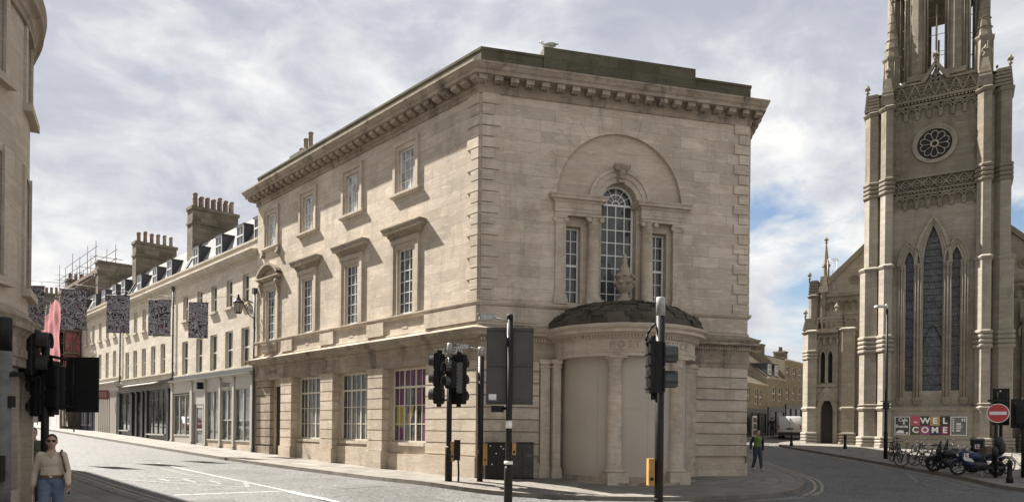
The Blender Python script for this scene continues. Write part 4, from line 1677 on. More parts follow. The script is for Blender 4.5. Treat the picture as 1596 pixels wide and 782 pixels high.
def downpipe(parent, t, z0, z1, mat, o=0.06):
    mb = MB(FL)
    mb.tube((t, o, z0), (t, o, z1), 0.055, n=8)
    z = z0 + 1.0
    while z < z1:
        mb.tube((t, o, z), (t, o, z + 0.08), 0.075, n=8)
        z += 1.8
    mb.box(t - 0.13, t + 0.13, o - 0.1, o + 0.1, z1 - 0.02, z1 + 0.25)
    return mb.build('downpipe', mat, parent)


h1 = house('pale terraced house with a light grey shopfront, joined to the corner building', 17.66, 30.3,
           [19.15, 21.35, 23.6, 25.85, 28.3], (8.3, 9.82), (4.96, 7.0), 0.86, 1.06, dorm=(18.75, 21.1, 24.2, 27.95))
f = MB(FL)
f.box(17.7, 30.3, -0.1, 0.10, 3.78, 4.42)
f.loft([(0.0, 4.40), (0.12, 4.42), (0.16, 4.47), (0.30, 4.50), (0.32, 4.58), (0.0, 4.64)], [(30.28, 0.02), (17.72, 0.02)])
f.build('shop_cornice', M['greypaint'], h1)
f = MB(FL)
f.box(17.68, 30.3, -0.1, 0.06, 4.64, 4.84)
f.build('lead_shadow_band', M['lead'], h1)  # dark strip stands in for the shadow band here, along with lead flashing
f = MB(FL)
for t in (17.85, 20.22, 22.12, 24.35, 26.62, 30.1):
    pilaster_shop(f, t, 0.24 if t < 26 else 0.34, 0.35 if t < 25 else 0.5, 4.42)
f.box(24.4, 26.5, -0.1, 0.04, 3.05, 3.78)
sf = f.build('shopfront', M['greypaint'], h1)
shop_window(h1, 17.98, 20.1, 0.95, 3.78, 2, M['greypaint'], riser=M['bath_rust'], base=0.2)
shop_window(h1, 20.34, 22.0, 0.95, 3.78, 2, M['greypaint'], riser=M['bath_rust'], base=0.2, top=2.1)
shop_window(h1, 22.24, 24.2, 0.95, 3.78, 2, M['greypaint'], riser=M['bath_rust'], base=0.2)
shop_window(h1, 26.82, 29.9, 1.15, 3.72, 3, M['greypaint'], base=0.4)
d = MB(FL)
d.box(24.95, 25.05, -0.06, 0.02, 0.4, 3.05)
d.box(26.0, 26.1, -0.06, 0.02, 0.4, 3.05)
d.box(25.05, 26.0, -0.06, 0.02, 2.85, 3.05)
d.box(25.05, 26.0, -0.06, 0.02, 0.4, 0.75)
d.box(25.05, 26.0, -0.05, 0.01, 1.5, 1.6)
dd = d.build('door', M['greypaint'], h1)
g = MB(FL)
g.box(25.04, 26.01, -0.04, -0.02, 0.7, 2.9)
g.build('pane', M['shopglass'], dd)
lt = MB(FL)
text(lt, 'Albaray', 0.44, lambda x, y: (21.35 - x * 0.9, 0.104, 4.07 + y), 0.012, 0.95)
lt.build('shop_lettering', M['blackletter'], h1)
lt = MB(FL)
lt.box(24.55, 24.72, 0.16, 0.5, 3.9, 4.3)
lt.build('alarm_box', M['black'], h1)
downpipe(h1, 30.25, 4.7, 10.5, M['lead'])
downpipe(h1, 17.72, 0.4, 8.6, M['lead'], 0.08)
chimney(h1, FL.shift(30.3), 1.1, 4.1, 12.6, 16.15, 7, 1.0)
sfr = Frame((-11.7, 40.2), _l)
c = MB(sfr)
c.box(-0.9, 0.9, -0.4, 0.4, 13.2, 16.8)
c.box(-1.0, 1.0, -0.5, 0.5, 16.8, 17.0)
sc = c.build('chimney', M['chimney'], h1)
for t, hh in ((-0.55, 1.05), (0.0, 0.85), (0.5, 0.45)):
    p = MB(sfr)
    p.lathe(t, 0, [(0.16, 17.0), (0.13, 17.1), (0.12, 17.0 + hh - 0.1), (0.16, 17.0 + hh - 0.06), (0.15, 17.0 + hh)], n=10)
    p.build('chimney_pot', M['potpale'], sc)

h2 = house('pale terraced house above a long black shopfront', 30.32, 42.3, [32.55, 34.6, 36.7, 38.75, 40.75], (8.45, 9.95), (5.25, 7.2), 0.85, 0.95, dorm=(32.9, 36.0, 39.6))
f = MB(FL)
f.box(30.4, 42.2, -0.1, 0.10, 4.15, 4.62)
f.loft([(0.0, 4.60), (0.14, 4.62), (0.34, 4.68), (0.36, 4.76), (0.0, 4.84)], [(42.2, 0.02), (30.4, 0.02)])
f.build('fascia', M['fascia'], h2)
f = MB(FL)
f.loft([(0.0, 4.60), (0.55, 4.50), (0.56, 4.55), (0.0, 4.72)], [(39.5, 0.1), (32.0, 0.1)])
f.build('blind_box', M['greypaint'], h2)
f = MB(FL)
for t in (30.9, 35.4, 36.35, 37.7, 38.9, 42.1):
    f = MB(FL)
    pilaster_shop(f, t, 0.42, 0.5, 4.16)
    f.build('pilaster', M['blackpaint'], h2)
f = MB(FL)
f.box(36.5, 37.6, -0.1, -0.02, 0.5, 4.16)
f.build('door_surround', M['blackpaint'], h2)
shop_window(h2, 31.1, 35.2, 1.15, 4.12, 4, M['blackpaint'], base=0.5, top=3.5)
shop_window(h2, 39.1, 41.9, 1.35, 4.12, 2, M['blackpaint'], base=0.6)
f = MB(FL)
f.box(31.3, 35.0, 0.04, 0.26, 1.12, 1.2)
f.box(39.2, 41.8, 0.04, 0.26, 1.32, 1.4)
f.build('window_ledge', M['greypaint'], h2)
d = MB(FL)
d.box(36.6, 37.5, -0.03, 0.03, 0.7, 3.4)
d.build('door', M['shopglass'], h2)
downpipe(h2, 42.25, 5.0, 10.5, M['lead'])
chimney(h2, FL.shift(42.3), 1.0, 4.0, 12.6, 16.05, 6, 0.95)

h3 = house('pale terraced house with a grey fluted shopfront beside a navy one', 42.32, 54.6, [44.2, 46.35, 48.55, 50.8, 53.0], (8.7, 10.15), (5.55, 7.58), 0.85, 0.92, zc=10.85, dorm=(43.8, 46.4, 49.6, 52.6))
f = MB(FL)
f.box(42.4, 49.3, -0.1, 0.10, 4.35, 4.9)
f.loft([(0.0, 4.88), (0.14, 4.90), (0.40, 4.98), (0.42, 5.08), (0.0, 5.2)], [(49.3, 0.02), (42.4, 0.02)])
t = 43.0
while t < 49.2:
    f.box(t - 0.09, t + 0.09, -0.1, 0.13, 0.8, 4.36)
    t += 0.62 if 44.2 < t < 48 else 0.3
f.build('shopfront', M['greypaint'], h3)
shop_window(h3, 43.4, 48.9, 1.7, 4.3, 5, M['greypaint'], o=-0.02, riser=M['blackpaint'], base=0.7)
f = MB(FL)
f.box(49.4, 54.5, -0.1, 0.10, 4.1, 4.7)
for t in (49.6, 50.2, 51.9, 54.3):
    pilaster_shop(f, t, 0.3, 0.9, 4.1)
f.build('navy_shopfront', M['navy'], h3)
shop_window(h3, 50.4, 54.1, 1.7, 4.1, 4, M['greypaint'], o=0.02, riser=M['navy'], base=0.9)
chimney(h3, FL.shift(53.6), 1.0, 4.6, 12.8, 16.4, 0, 0, pots=False)

# house in scaffolding further up
h4 = house('far terraced house wrapped in scaffolding and pink netting', 54.62, 68.5, [56.6, 59.2, 61.8, 64.4, 67.0], (8.8, 10.2), (5.7, 7.7), 0.85, 0.92, zc=10.95, dorm=(57, 61, 65))
chimney(h4, FL.shift(65.5), 1.0, 4.2, 13.0, 16.5, 6, 0.8)
h5 = house('last terraced house glimpsed past the pink netting', 68.52, 84.0, [70.6, 73.2, 75.8, 78.4, 81.0], (8.8, 10.2), (5.7, 7.7), 0.85, 0.92, zc=10.9, dorm=(71, 75, 79))
chimney(h5, FL.shift(77.0), 1.0, 4.0, 13.0, 16.6, 6, 0.85)

hb = FL.w(59, 1.5)
hd = thing('site_hoarding', 'white site hoarding at the foot of the scaffolding', 'hoarding', (hb.x, hb.y, gh(hb.x, hb.y)))
m = MB(FL)
for i in range(7):
    t = 55.4 + 1.22 * i
    m.box(t, t + 1.2, 1.45 + 0.01 * (i % 2), 1.50 + 0.01 * (i % 2), 0.9, 3.65)
m.build('boards', M['hoarding'], hd)
m = MB(FL)
for i in range(8):
    t = 55.4 + 1.22 * i
    m.box(t - 0.05, t + 0.05, 1.3, 1.44, 0.9, 3.6)
m.build('posts', M['plank'], hd)

scb = FL.w(64, 1.2)
sca = thing('scaffolding', 'tall tube scaffolding with timber decks on the terrace roofs', 'scaffolding', (scb.x, scb.y, gh(scb.x, scb.y)))
m = MB(FL)
TS = [54.75 + 1.9 * i for i in range(7)]
for t in TS:
    for o in (0.15, 0.75, 1.35):
        m.tube((t, o, 1.0), (t, o, 13.2), 0.04, n=5)
for z in (3.9, 4.9, 5.9, 6.9, 7.9, 8.9, 9.9, 10.9, 11.9, 12.9):
    for o in (0.15, 1.35):
        m.tube((TS[0] - 0.3, o, z), (TS[-1] + 0.3, o, z), 0.035, n=5)
    m.tube((TS[0], 0.0, z), (TS[0], 1.6, z), 0.035, n=5)
for i, z in enumerate((3.9, 5.9, 7.9, 9.9)):
    m.tube((TS[0], 0.15, z), (TS[0], 1.35, z + 2.0), 0.03, n=5)
    m.tube((TS[0] + 0.06, 1.35, z), (TS[0] + 0.06, 0.15, z + 2.0), 0.03, n=5)
# roof-level stage round the chimney
for t in (54.5, 57.5, 60.5, 63.5, 66.5, 69.3):
    for o in (-1.0, -2.6):
        m.tube((t, o, 12.5), (t, o, 18.2 + 0.5 * math.sin(t * 3)), 0.032, n=5)
for z in (14.3, 15.1, 16.3, 16.9, 17.7):
    for o in (-1.0, -2.6):
        m.tube((54.0, o, z), (69.9 if z < 17 else 66.8, o, z + 0.02), 0.03, n=5)
for t in (54.5, 60.5, 66.5, 69.3):
    for z in (15.1, 16.3, 16.9):
        m.tube((t, -0.6, z), (t, -3.2, z), 0.03, n=5)
m.tube((69.3, -1, 17.4), (71.8, -1, 17.9), 0.03, n=5)
m.build('scaffold_tubes', M['rusty'], sca)
m = MB(FL)
for z in (3.95, 5.95, 7.95, 9.95, 11.95):
    for k in range(4):
        m.box(54.5, 66.4, 0.2 + 0.27 * k, 0.44 + 0.27 * k, z, z + 0.06)
    m.box(54.5, 54.56, 0.15, 1.4, z, z + 0.22)
for k in range(6):
    m.box(53.8, 69.8, -2.6 + 0.27 * k, -2.36 + 0.27 * k, 15.35, 15.42)
m.box(53.8, 69.8, -1.0, -0.95, 15.4, 15.7)
m.build('scaffold_decks', M['plank'], sca)
nb = FL.w(60, 1.5)
nt = MB(FL)
N = 30
nt.sm = True
for i in range(N):
    for j in range(16):
        q = []
        for a, b in ((i, j), (i + 1, j), (i + 1, j + 1), (i, j + 1)):
            t = 54.7 + 11.6 * a / N
            z = 4.6 + (8.1 + 0.45 * math.sin(t * 0.9) - 0.05 * (t - 54.7)) * b / 16
            o = 1.62 + 0.06 * math.sin(t * 2.9) + 0.05 * math.sin(z * 1.7 + t)
            q.append((t, o, z))
        nt.face(q)
for i in range(6):
    for j in range(14):
        q = []
        for a, b in ((i, j), (i + 1, j), (i + 1, j + 1), (i, j + 1)):
            o = 0.1 + 1.1 * a / 6
            z = 4.2 + 6.4 * b / 14
            q.append((55.0 + 0.08 * math.sin(z * 2.1 + o * 5), o, z))
        nt.face(q)
nt.sm = False
no = nt.build('debris_netting', M['net'], None, base=(nb.x, nb.y, 4.3))
tag(no, 'pink debris netting sheeted over the scaffolding', 'netting')
sg = MB(FL)
sg.box(59.6, 62.0, 1.76, 1.82, 8.7, 10.3)
sb_ = thing('site_sign', 'small red site board with a white letter on the pink netting', 'sign', FL.w(60.8, 1.78, 8.7))
sg.build('panel', M['red'], sb_)
lt = MB(FL)
text(lt, 'N', 1.3, lambda x, y: (60.8 - x, 1.825, 9.5 + y), 0.02)
lt.build('lettering', M['signwhite'], sb_)

# ------------------------------------------------------------------ rounded corner house at the left edge
LC = (-12.42, 9.82)
LR = 4.8
arc = Arc(LC, LR)
lb = thing('corner_house', 'rounded corner house with a deep cornice at the left edge', 'building', (LC[0], LC[1], 0))
A0, A1 = R(-75), R(43)
ex = [R(a) * LR for a in range(-75, 44, 3)]
wn_ = [(28.2, 0.72), (7.0, 0.86), (-14.0, 0.86), (-36.0, 0.86)]
w = MB(arc)
ops = []
for a, ww in wn_:
    t = R(a) * LR
    ops += [(t - ww / 2, t + ww / 2, 3.95, 5.85), (t - ww / 2, t + ww / 2, 6.95, 8.2)]
wall_holes(w, A0 * LR, A1 * LR, 3.4, 8.6, ops, 0.0, 0.2, ex)
wall_holes(w, A0 * LR, A1 * LR, 8.6, 14.4, [], -0.45, 0.2, ex)
aend = Vector((LC[0] + LR * math.cos(A1), LC[1] + LR * math.sin(A1), 0))
bfr = Frame((aend.x, aend.y), _l, (_l.y, -_l.x))
w.fr = bfr
wall_holes(w, 0, 26, 3.4, 14.4, [(2.2 + 2.8 * i, 3.1 + 2.8 * i, z0, z1) for i in range(8) for z0, z1 in ((3.95, 5.85), (6.95, 8.2))], 0.0, 0.2)
wall_holes(w, 0, 26, -0.5, 3.4, [(1.5 + 4.0 * i, 4.6 + 4.0 * i, 0.6, 2.8) for i in range(6)], -0.02, 0.2)
w.fr = ID
a0p = Vector((LC[0] + LR * math.cos(A0), LC[1] + LR * math.sin(A0), 0))
dr = Vector((math.sin(-A0), math.cos(A0), 0)) * -1
a0e = a0p + dr * 12
bend = bfr.w(26)
back = bfr.w(26, -9)
for p, q in ((a0p, a0e), (bend, back), (back, a0e)):
    w.face([(p.x, p.y, -0.5), (q.x, q.y, -0.5), (q.x, q.y, 14.4), (p.x, p.y, 14.4)])
w.build('wall', M['left_stone'], lb)
g = MB(arc)
wall_holes(g, A0 * LR, A1 * LR, -0.5, 3.4, [(R(a - 7) * LR, R(a + 7) * LR, 0.7, 2.6) for a in (18, -4, -26, -48)], -0.06, 0.25, ex)
for a in (31.5, 6.0, -15.0, -37.0):
    t = R(a) * LR
    g.box(t - 0.2, t + 0.2, -0.08, 0.10, 0.35, 2.55)
    g.box(t - 0.25, t + 0.25, -0.08, 0.16, -0.3, 0.35)
    g.box(t - 0.24, t + 0.24, -0.08, 0.14, 2.55, 2.68)
g.build('ground_wall', M['left_stone'], lb)
pth = [(LC[0] + LR * math.cos(a), LC[1] + LR * math.sin(a)) for a in [A0 + (A1 - A0) * i / 44 for i in range(45)]]
pth = [(a0e.x, a0e.y)] + pth + [(bend.x, bend.y)]
c = MB()
c.loft([(-0.1, 2.66), (0.06, 2.66), (0.06, 2.80), (0.08, 2.81), (0.08, 2.94), (0.06, 2.95), (0.06, 3.12), (0.08, 3.16), (0.12, 3.22), (0.17, 3.25), (0.17, 3.34), (0.20, 3.40), (0.0, 3.58)], pth)
c.loft([(-0.05, 8.22), (0.05, 8.22), (0.05, 8.32), (0.08, 8.36), (0.09, 8.44), (0.12, 8.48), (0.19, 8.52), (0.19, 8.62), (0.22, 8.70), (0.23, 8.76), (-0.5, 8.92)], pth)
c.loft([(-0.45, 14.1), (-0.2, 14.15), (-0.2, 14.4), (-0.6, 14.42)], pth)
c.build('cornice', M['bath_dirty'], lb)
rp = MB()
rp.face([(x, y, 14.35) for x, y in pth + [(back.x, back.y)]])
rp.build('roof', M['lead'], lb)
for a, ww in wn_:
    t = R(a) * LR
    sash(lb, arc, t, 3.95, ww, 1.9, -0.14, M['white'])
    f = sash(lb, arc, t, 6.95, ww, 1.25, -0.14, M['white'])
    s = MB(arc)
    for z in (6.95, 3.95):
        s.box(t - ww / 2 - 0.14, t + ww / 2 + 0.14, -0.1, 0.14, z - 0.12, z)
        for sg_ in (-1, 1):
            s.box(t + sg_ * (ww / 2 + 0.06) - 0.06, t + sg_ * (ww / 2 + 0.06) + 0.06, -0.02, 0.04, z, z + (1.25 if z > 5 else 1.9) + 0.1)
    s.build('sill', M['left_stone'], f)
for a in (18, -4, -26, -48):
    p = MB(arc)
    p.box(R(a - 6.5) * LR, R(a + 6.5) * LR, -0.24, -0.2, 0.7, 2.6)
    p.build('shop_window', M['shopglass'], lb)
for i in range(8):
    for z0, hh in ((3.95, 1.9), (6.95, 1.25)):
        sash(lb, bfr, 2.65 + 2.8 * i, z0, 0.9, hh, -0.14, M['white'])
for i in range(6):
    p = MB(bfr)
    p.box(1.5 + 4.0 * i, 4.6 + 4.0 * i, -0.2, -0.16, 0.6, 2.8)
    p.build('shop_window', M['shopglass'], lb)

# block that closes the far end of the street
e = FL.w(86, -4)
fe = thing('far_house', 'dim stone house closing the far end of the climbing street', 'house', (e.x, e.y, 2.0))
efr = Frame((e.x, e.y), FL.n, -FL.d)
m = MB(efr)
ow = [(2.0 + 2.6 * i, 2.9 + 2.6 * i, z0, z0 + 1.7) for i in range(8) for z0 in (5.6, 8.6)]
wall_holes(m, 0, 24, 0, 11.5, ow, 0, 0.2)
m.face([(0, 0, 11.5), (24, 0, 11.5), (24, -8, 13), (0, -8, 13)])
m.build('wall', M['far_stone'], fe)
for i in range(8):
    for z0 in (5.6, 8.6):
        sash(fe, efr, 2.45 + 2.6 * i, z0, 0.9, 1.7, -0.14, M['white'])
m = MB(efr)
m.box(0.3, 23.7, -0.1, 0.12, 1.6, 4.8)
m.build('shopfront', M['blackpaint'], fe)
# ------------------------------------------------------------------ church with its west tower
chb = FT.w(4, -4)
chu = thing('gothic_church', 'gothic stone church with a tall west tower, rose window and three lancets', 'church', (chb.x, chb.y, 0.7))


def cpoly(t0, t1, o0, o1, c):
    return [(t0 + c, o0), (t1 - c, o0), (t1, o0 + c), (t1, o1 - c), (t1 - c, o1), (t0 + c, o1), (t0, o1 - c), (t0, o0 + c)]


def cleft(t0, t1, o0, o1, c):
    """buttress plan with a broad chamfer on its left front edge"""
    k = 0.07
    return [(t0 + k, o0), (t1 - k, o0), (t1, o0 + k), (t1, o1 - k), (t1 - k, o1), (t0 + c, o1), (t0, o1 - c), (t0, o0 + k)]


def rolls(mb, poly, z0, n, h, d=0.11):
    for i in range(n):
        z = z0 + i * h
        mb.loft([(-0.05, z), (d * 0.6, z + 0.04 * h), (d, z + 0.3 * h), (d, z + 0.6 * h), (d * 0.6, z + 0.88 * h), (-0.05, z + 0.96 * h)], poly, closed=True)


def string(mb, poly, z, d=0.1, h=0.22, closed=True):
    mb.loft([(-0.05, z), (d * 0.4, z + 0.02), (d, z + h * 0.45), (d, z + h * 0.6), (-0.05, z + h)], poly, closed=closed)


def finial(mb, t, o, z, h, r=0.13):
    mb.lathe(t, o, [(r * 0.55, z), (r * 0.5, z + h * 0.25), (r * 1.25, z + h * 0.33), (r * 0.6, z + h * 0.42), (r * 0.55, z + h * 0.5), (r * 1.35, z + h * 0.62), (r * 1.1, z + h * 0.74), (r * 0.3, z + h * 0.9), (0.0, z + h)], n=8)
    for i in range(4):
        a = pi / 4 + pi / 2 * i
        mb.ball((t + math.cos(a) * r * 1.2, o + math.sin(a) * r * 1.2, z + h * 0.62), r * 0.6, r * 0.6, r * 0.7, 6, 4)


def stepped(mb, t0, t1, o0, o1, z0, z1, n, shrink):
    """weathered top of overlapping courses"""
    for i in range(n):
        f = shrink * i / n
        za, zb = z0 + (z1 - z0) * i / n, z0 + (z1 - z0) * (i + 0.68) / n
        mb.box(t0 + f, t1 - f, o0, o1 - f, za, zb)
        mb.box(t0 + f + 0.09, t1 - f - 0.09, o0, o1 - f - 0.09, zb, z0 + (z1 - z0) * (i + 1) / n)


def corbels(mb, t0, t1, z, n, o0, o1, drop=0.5):
    """row of small hanging arches"""
    w = (t1 - t0) / n
    for i in range(n):
        tc_ = t0 + w * (i + 0.5)
        mb.ring(tc_, z, w * 0.30, w * 0.46, o0, o1, 0, pi, 8)
        mb.ring(tc_, z + 0.02, w * 0.46, w * 0.56, o0, o1 + 0.05, R(15), R(165), 8)
    for i in range(n + 1):
        x = t0 + w * i
        mb.box(x - w * 0.17, x + w * 0.17, o0, o1, z - 0.12, z + 0.02)
        mb.prism([(x - w * 0.12, o0), (x + w * 0.12, o0), (x + w * 0.12, o1 - 0.03), (x - w * 0.12, o1 - 0.03)], z - drop, z - 0.12,
                 [(x - w * 0.2, o0), (x + w * 0.2, o0), (x + w * 0.2, o1 + 0.04), (x - w * 0.2, o1 + 0.04)])


WO = -0.45                                 # plane of the tower wall between its buttresses
# tower wall with the three lancets
mb = MB(FT)
CL = [(3.99, 0.54, 12.7, 2.5), (2.65, 0.28, 12.72, 0.95), (5.27, 0.29, 12.72, 0.95)]
ops = [(tc_ - hw, tc_ + hw, 4.55, lancet_top(tc_, zs, hw, rs)) for tc_, hw, zs, rs in CL]
wall_holes(mb, 1.5, 6.5, 3.4, 16.4, ops, WO, 0.5)
mb.face([(1.5, WO + 0.3, -0.6), (6.5, WO + 0.3, -0.6), (6.5, WO + 0.3, 3.4), (1.5, WO + 0.3, 3.4)])
mb.face([(1.5, WO + 0.3, 3.4), (6.5, WO + 0.3, 3.4), (6.5, WO, 3.62), (1.5, WO, 3.62)])
mb.face([(0.3, WO - 0.6, -0.6), (0.3, -8, -0.6), (0.3, -8, 16.4), (0.3, WO - 0.6, 16.4)])
mb.face([(7.75, WO - 0.6, -0.6), (7.75, -8, -0.6), (7.75, -8, 16.4), (7.75, WO - 0.6, 16.4)])
mb.face([(0.3, -8, -0.6), (7.75, -8, -0.6), (7.75, -8, 16.4), (0.3, -8, 16.4)])
mb.build('tower_wall', M['church'], chu)
mb = MB(FT)
mb.face([(1.5, WO, 16.4), (6.5, WO, 16.4), (6.5, WO, 24.4), (1.5, WO, 24.4)])
mb.face([(0.3, WO - 0.6, 16.4), (0.3, -8, 16.4), (0.3, -8, 24.4), (0.3, WO - 0.6, 24.4)])
mb.face([(7.75, WO - 0.6, 16.4), (7.75, -8, 16.4), (7.75, -8, 24.4), (7.75, WO - 0.6, 24.4)])
mb.face([(0.3, -8, 16.4), (7.75, -8, 16.4), (7.75, -8, 24.4), (0.3, -8, 24.4)])
mb.face([(0.3, -8, 24.3), (7.75, -8, 24.3), (7.75, WO, 24.3), (0.3, WO, 24.3)])
mb.build('belfry_wall', M['church_up'], chu)
mb = MB(FT)
mb.loft([(-0.1, 3.22), (0.05, 3.24), (0.12, 3.34), (0.12, 3.42), (0.0, 3.52)], [(6.4, WO + 0.3), (1.6, WO + 0.3)])
mb.loft([(-0.1, 0.0), (0.28, 0.0), (0.28, 0.82), (0.22, 0.90), (0.22, 1.1), (0.15, 1.18), (0.15, 1.36), (0.0, 1.46)], [(6.4, WO + 0.3), (1.6, WO + 0.3)])
mb.build('plinth', M['church_plain'], chu)
# buttresses
for outer, sg in ((True, -1), (False, -1), (False, 1), (True, 1)):
    b = MB(FT)
    up = MB(FT)
    if outer:
        a0, a1 = (-0.28, 0.80) if sg < 0 else (7.20, 8.28)
        u0, u1 = (-0.06, 0.78) if sg < 0 else (7.22, 8.10)
        of, uf, ob = -0.30, -0.42, -2.2
    else:
        a0, a1 = (0.90, 1.72) if sg < 0 else (6.28, 7.10)
        u0, u1 = (0.94, 1.70) if sg < 0 else (6.30, 7.06)
        of, uf, ob = 0.30, 0.18, -1.4
    P = cleft(a0, a1, ob, of, 0.34)
    U = cleft(u0, u1, ob, uf, 0.32)
    b.prism(P, -0.6, 12.6)
    string(b, cleft(a0, a1, ob, of, 0.34), 12.55, 0.1, 0.32)
    b.prism(U, 12.6, 17.6)
    rolls(b, P, 7.1, 4, 0.29)
    string(b, P, 3.25, 0.12, 0.34)
    string(b, cleft(a0 - 0.03, a1 + 0.03, ob, of + 0.03, 0.34), 3.6, 0.05, 0.12)
    P2 = cleft(a0 - 0.16, a1 + 0.16, ob, of + 0.16, 0.36)
    b.prism(P2, -0.6, 1.0)
    rolls(b, cleft(a0 - 0.08, a1 + 0.08, ob, of + 0.08, 0.35), 0.98, 3, 0.2, 0.07)
    up.prism(U, 17.6, 23.0)
    rolls(up, U, 17.45, 4, 0.28)
    string(up, U, 22.95, 0.14, 0.36)
    if outer:
        stepped(up, u0 - 0.04, u1 + 0.04, ob, uf + 0.04, 23.3, 24.45, 5, 0.10)
        finial(up, (u0 + 0.12) if sg < 0 else (u1 - 0.12), uf - 0.15, 24.3, 0.95, 0.12)
    else:
        tm, om = (u0 + u1) / 2, uf - 0.38
        up.prism([(u0, ob), (u1, ob), (u1, uf), (u0, uf)], 23.3, 23.75)
        up.prism([(u0, uf - 0.8), (u1, uf - 0.8), (u1, uf), (u0, uf)], 23.75, 25.1, [(tm - 0.16, om - 0.16), (tm + 0.16, om - 0.16), (tm + 0.16, om + 0.16), (tm - 0.16, om + 0.16)])
        for k in range(5):
            z = 23.85 + 0.24 * k
            f = 0.30 * (z - 23.75) / 1.35
            up.box(u0 + f - 0.02, u1 - f + 0.02, uf - 0.8 + f, uf - f + 0.03, z, z + 0.06)
        finial(up, tm, om, 25.05, 0.95, 0.14)
    bo = b.build('buttress', M['church'], chu)
    up.build('upper_stage', M['church_up'], bo)
for x0, x1, of in ((0.74, 0.96, -0.75), (7.04, 7.26, -0.75)):
    f_ = MB(FT)
    f_.box(x0, x1, -2.0, of, -0.6, 24.25)
    f_.build('corner_fillet', M['church'], chu)
# lancet mouldings and shafts
mb = MB(FT)
for tc_, hw, zs, rs in CL:
    big = hw > 0.4
    steps = ((hw, hw + 0.17, -0.40), (hw + 0.17, hw + 0.34, -0.33), (hw + 0.34, hw + (0.54 if big else 0.42), -0.24))
    for h0, h1_, oo in steps:
        k = 1.18 if big else 1.5
        lancet_band(mb, tc_, zs, zs, h0, rs + (h0 - hw) * k, h1_, rs + (h1_ - hw) * k, WO - 0.02, oo)
for ts, z0 in (((2.08, 2.22, 2.34), 4.0), ((3.0, 3.16, 3.31), 4.0), ((4.64, 4.80, 4.95), 4.0), ((5.60, 5.74, 5.88), 4.0)):
    for k, t in enumerate(ts):
        oo = WO + (0.13 if k == 1 else 0.05)
        mb.tube((t, oo, z0), (t, oo, 12.6), 0.068, n=8)
        mb.lathe(t, oo, [(0.07, 12.42), (0.10, 12.47), (0.075, 12.52), (0.11, 12.66), (0.13, 12.70), (0.13, 12.78), (0.0, 12.79)], n=8)
        mb.lathe(t, oo, [(0.14, 3.9), (0.14, 4.02), (0.10, 4.10), (0.07, 4.16)], n=8)
    tm = ts[1]
    mb.box(tm - 0.24, tm + 0.24, WO - 0.05, WO + 0.06, 3.9, 12.7)
    mb.prism([(tm - 0.12, WO), (tm + 0.12, WO), (tm + 0.12, WO + 0.06), (tm - 0.12, WO + 0.06)], 3.62, 3.95, [(tm - 0.26, WO), (tm + 0.26, WO), (tm + 0.26, WO + 0.2), (tm - 0.26, WO + 0.2)])
mb.build('lancet_mouldings', M['church_plain'], chu)
for tc_, hw, zs, rs in CL:
    l = MB(FT)
    l.poly([(tc_ - hw, 4.5)] + lancet_top(tc_, zs, hw, rs) + [(tc_ + hw, 4.5)], WO - 0.42, WO - 0.38)
    lo = l.build('lancet_window', M['leadglass'], chu)
    s = MB(FT)
    z = 4.95
    big = hw > 0.4
    while z < zs + rs * 0.75:
        wz = hw if z < zs else hw * math.sqrt(max(0.05, 1 - ((z - zs) / rs) ** 1.6))
        s.tube((tc_ - wz, WO - 0.36, z), (tc_ + wz, WO - 0.36, z), 0.016, n=4)
        z += 0.42 if big and z > 8.6 else 0.62
    if big:
        for p, q in zip(lancet_top(tc_, 7.3, hw, 1.5)[:-1], lancet_top(tc_, 7.3, hw, 1.5)[1:]):
            s.tube((p[0], WO - 0.36, p[1]), (q[0], WO - 0.36, q[1]), 0.03, n=4)
    s.build('saddle_bars', M['iron'], lo)
# rose window
rw = MB(FT)
RT, RZ = 4.0, 20.42
for r0, r1, oo in ((0.98, 1.08, -0.40), (1.08, 1.16, -0.35), (1.16, 1.24, -0.31)):
    rw.ring(RT, RZ, r0, r1, WO - 0.05, oo, 0, 2 * pi, 40)
for i in range(10):
    a = 2 * pi * i / 10
    c, s_ = math.cos(a), math.sin(a)
    rw.tube((RT + c * 0.24, WO + 0.06, RZ + s_ * 0.24), (RT + c * 0.60, WO + 0.05, RZ + s_ * 0.60), 0.028, n=6)
    a2 = 2 * pi * i / 10 + pi / 10
    rw.ring(RT + math.cos(a2) * 0.64, RZ + math.sin(a2) * 0.64, 0.165, 0.215, WO - 0.02, WO + 0.08, a2 - R(108), a2 + R(108), 10)
rw.ring(RT, RZ, 0.15, 0.25, WO - 0.02, WO + 0.1, 0, 2 * pi, 16)
ro = rw.build('rose_window', M['church_plain'], chu)
g = MB(FT)
g.poly([(RT + 1.0 * math.cos(2 * pi * i / 32), RZ + 1.0 * math.sin(2 * pi * i / 32)) for i in range(32)], WO - 0.03, WO + 0.012)
g.build('pane', M['rubber'], ro)
# corbel tables and the lattice band
mb = MB(FT)
corbels(mb, 1.72, 6.28, 22.62, 7, WO - 0.03, WO + 0.16)
mb.box(1.7, 6.3, WO - 0.03, WO + 0.20, 22.98, 23.12)
for i in range(22):
    mb.tube((1.85 + 0.2 * i, WO + 0.2, 23.22), (1.98 + 0.2 * i, WO + 0.2, 23.22), 0.07, n=6)
mb.box(1.7, 6.3, WO - 0.03, WO + 0.26, 23.30, 23.42)
mb.build('carved_band', M['church_up'], chu)
mb = MB(FT)
corbels(mb, 1.72, 6.28, 16.86, 7, WO - 0.03, WO + 0.16)
mb.box(1.7, 6.3, WO - 0.03, WO + 0.20, 17.2, 17.30)
for i in range(22):
    mb.tube((1.85 + 0.2 * i, WO + 0.18, 17.37), (1.98 + 0.2 * i, WO + 0.18, 17.37), 0.055, n=6)
mb.box(1.7, 6.3, WO - 0.03, WO + 0.24, 17.44, 17.54)
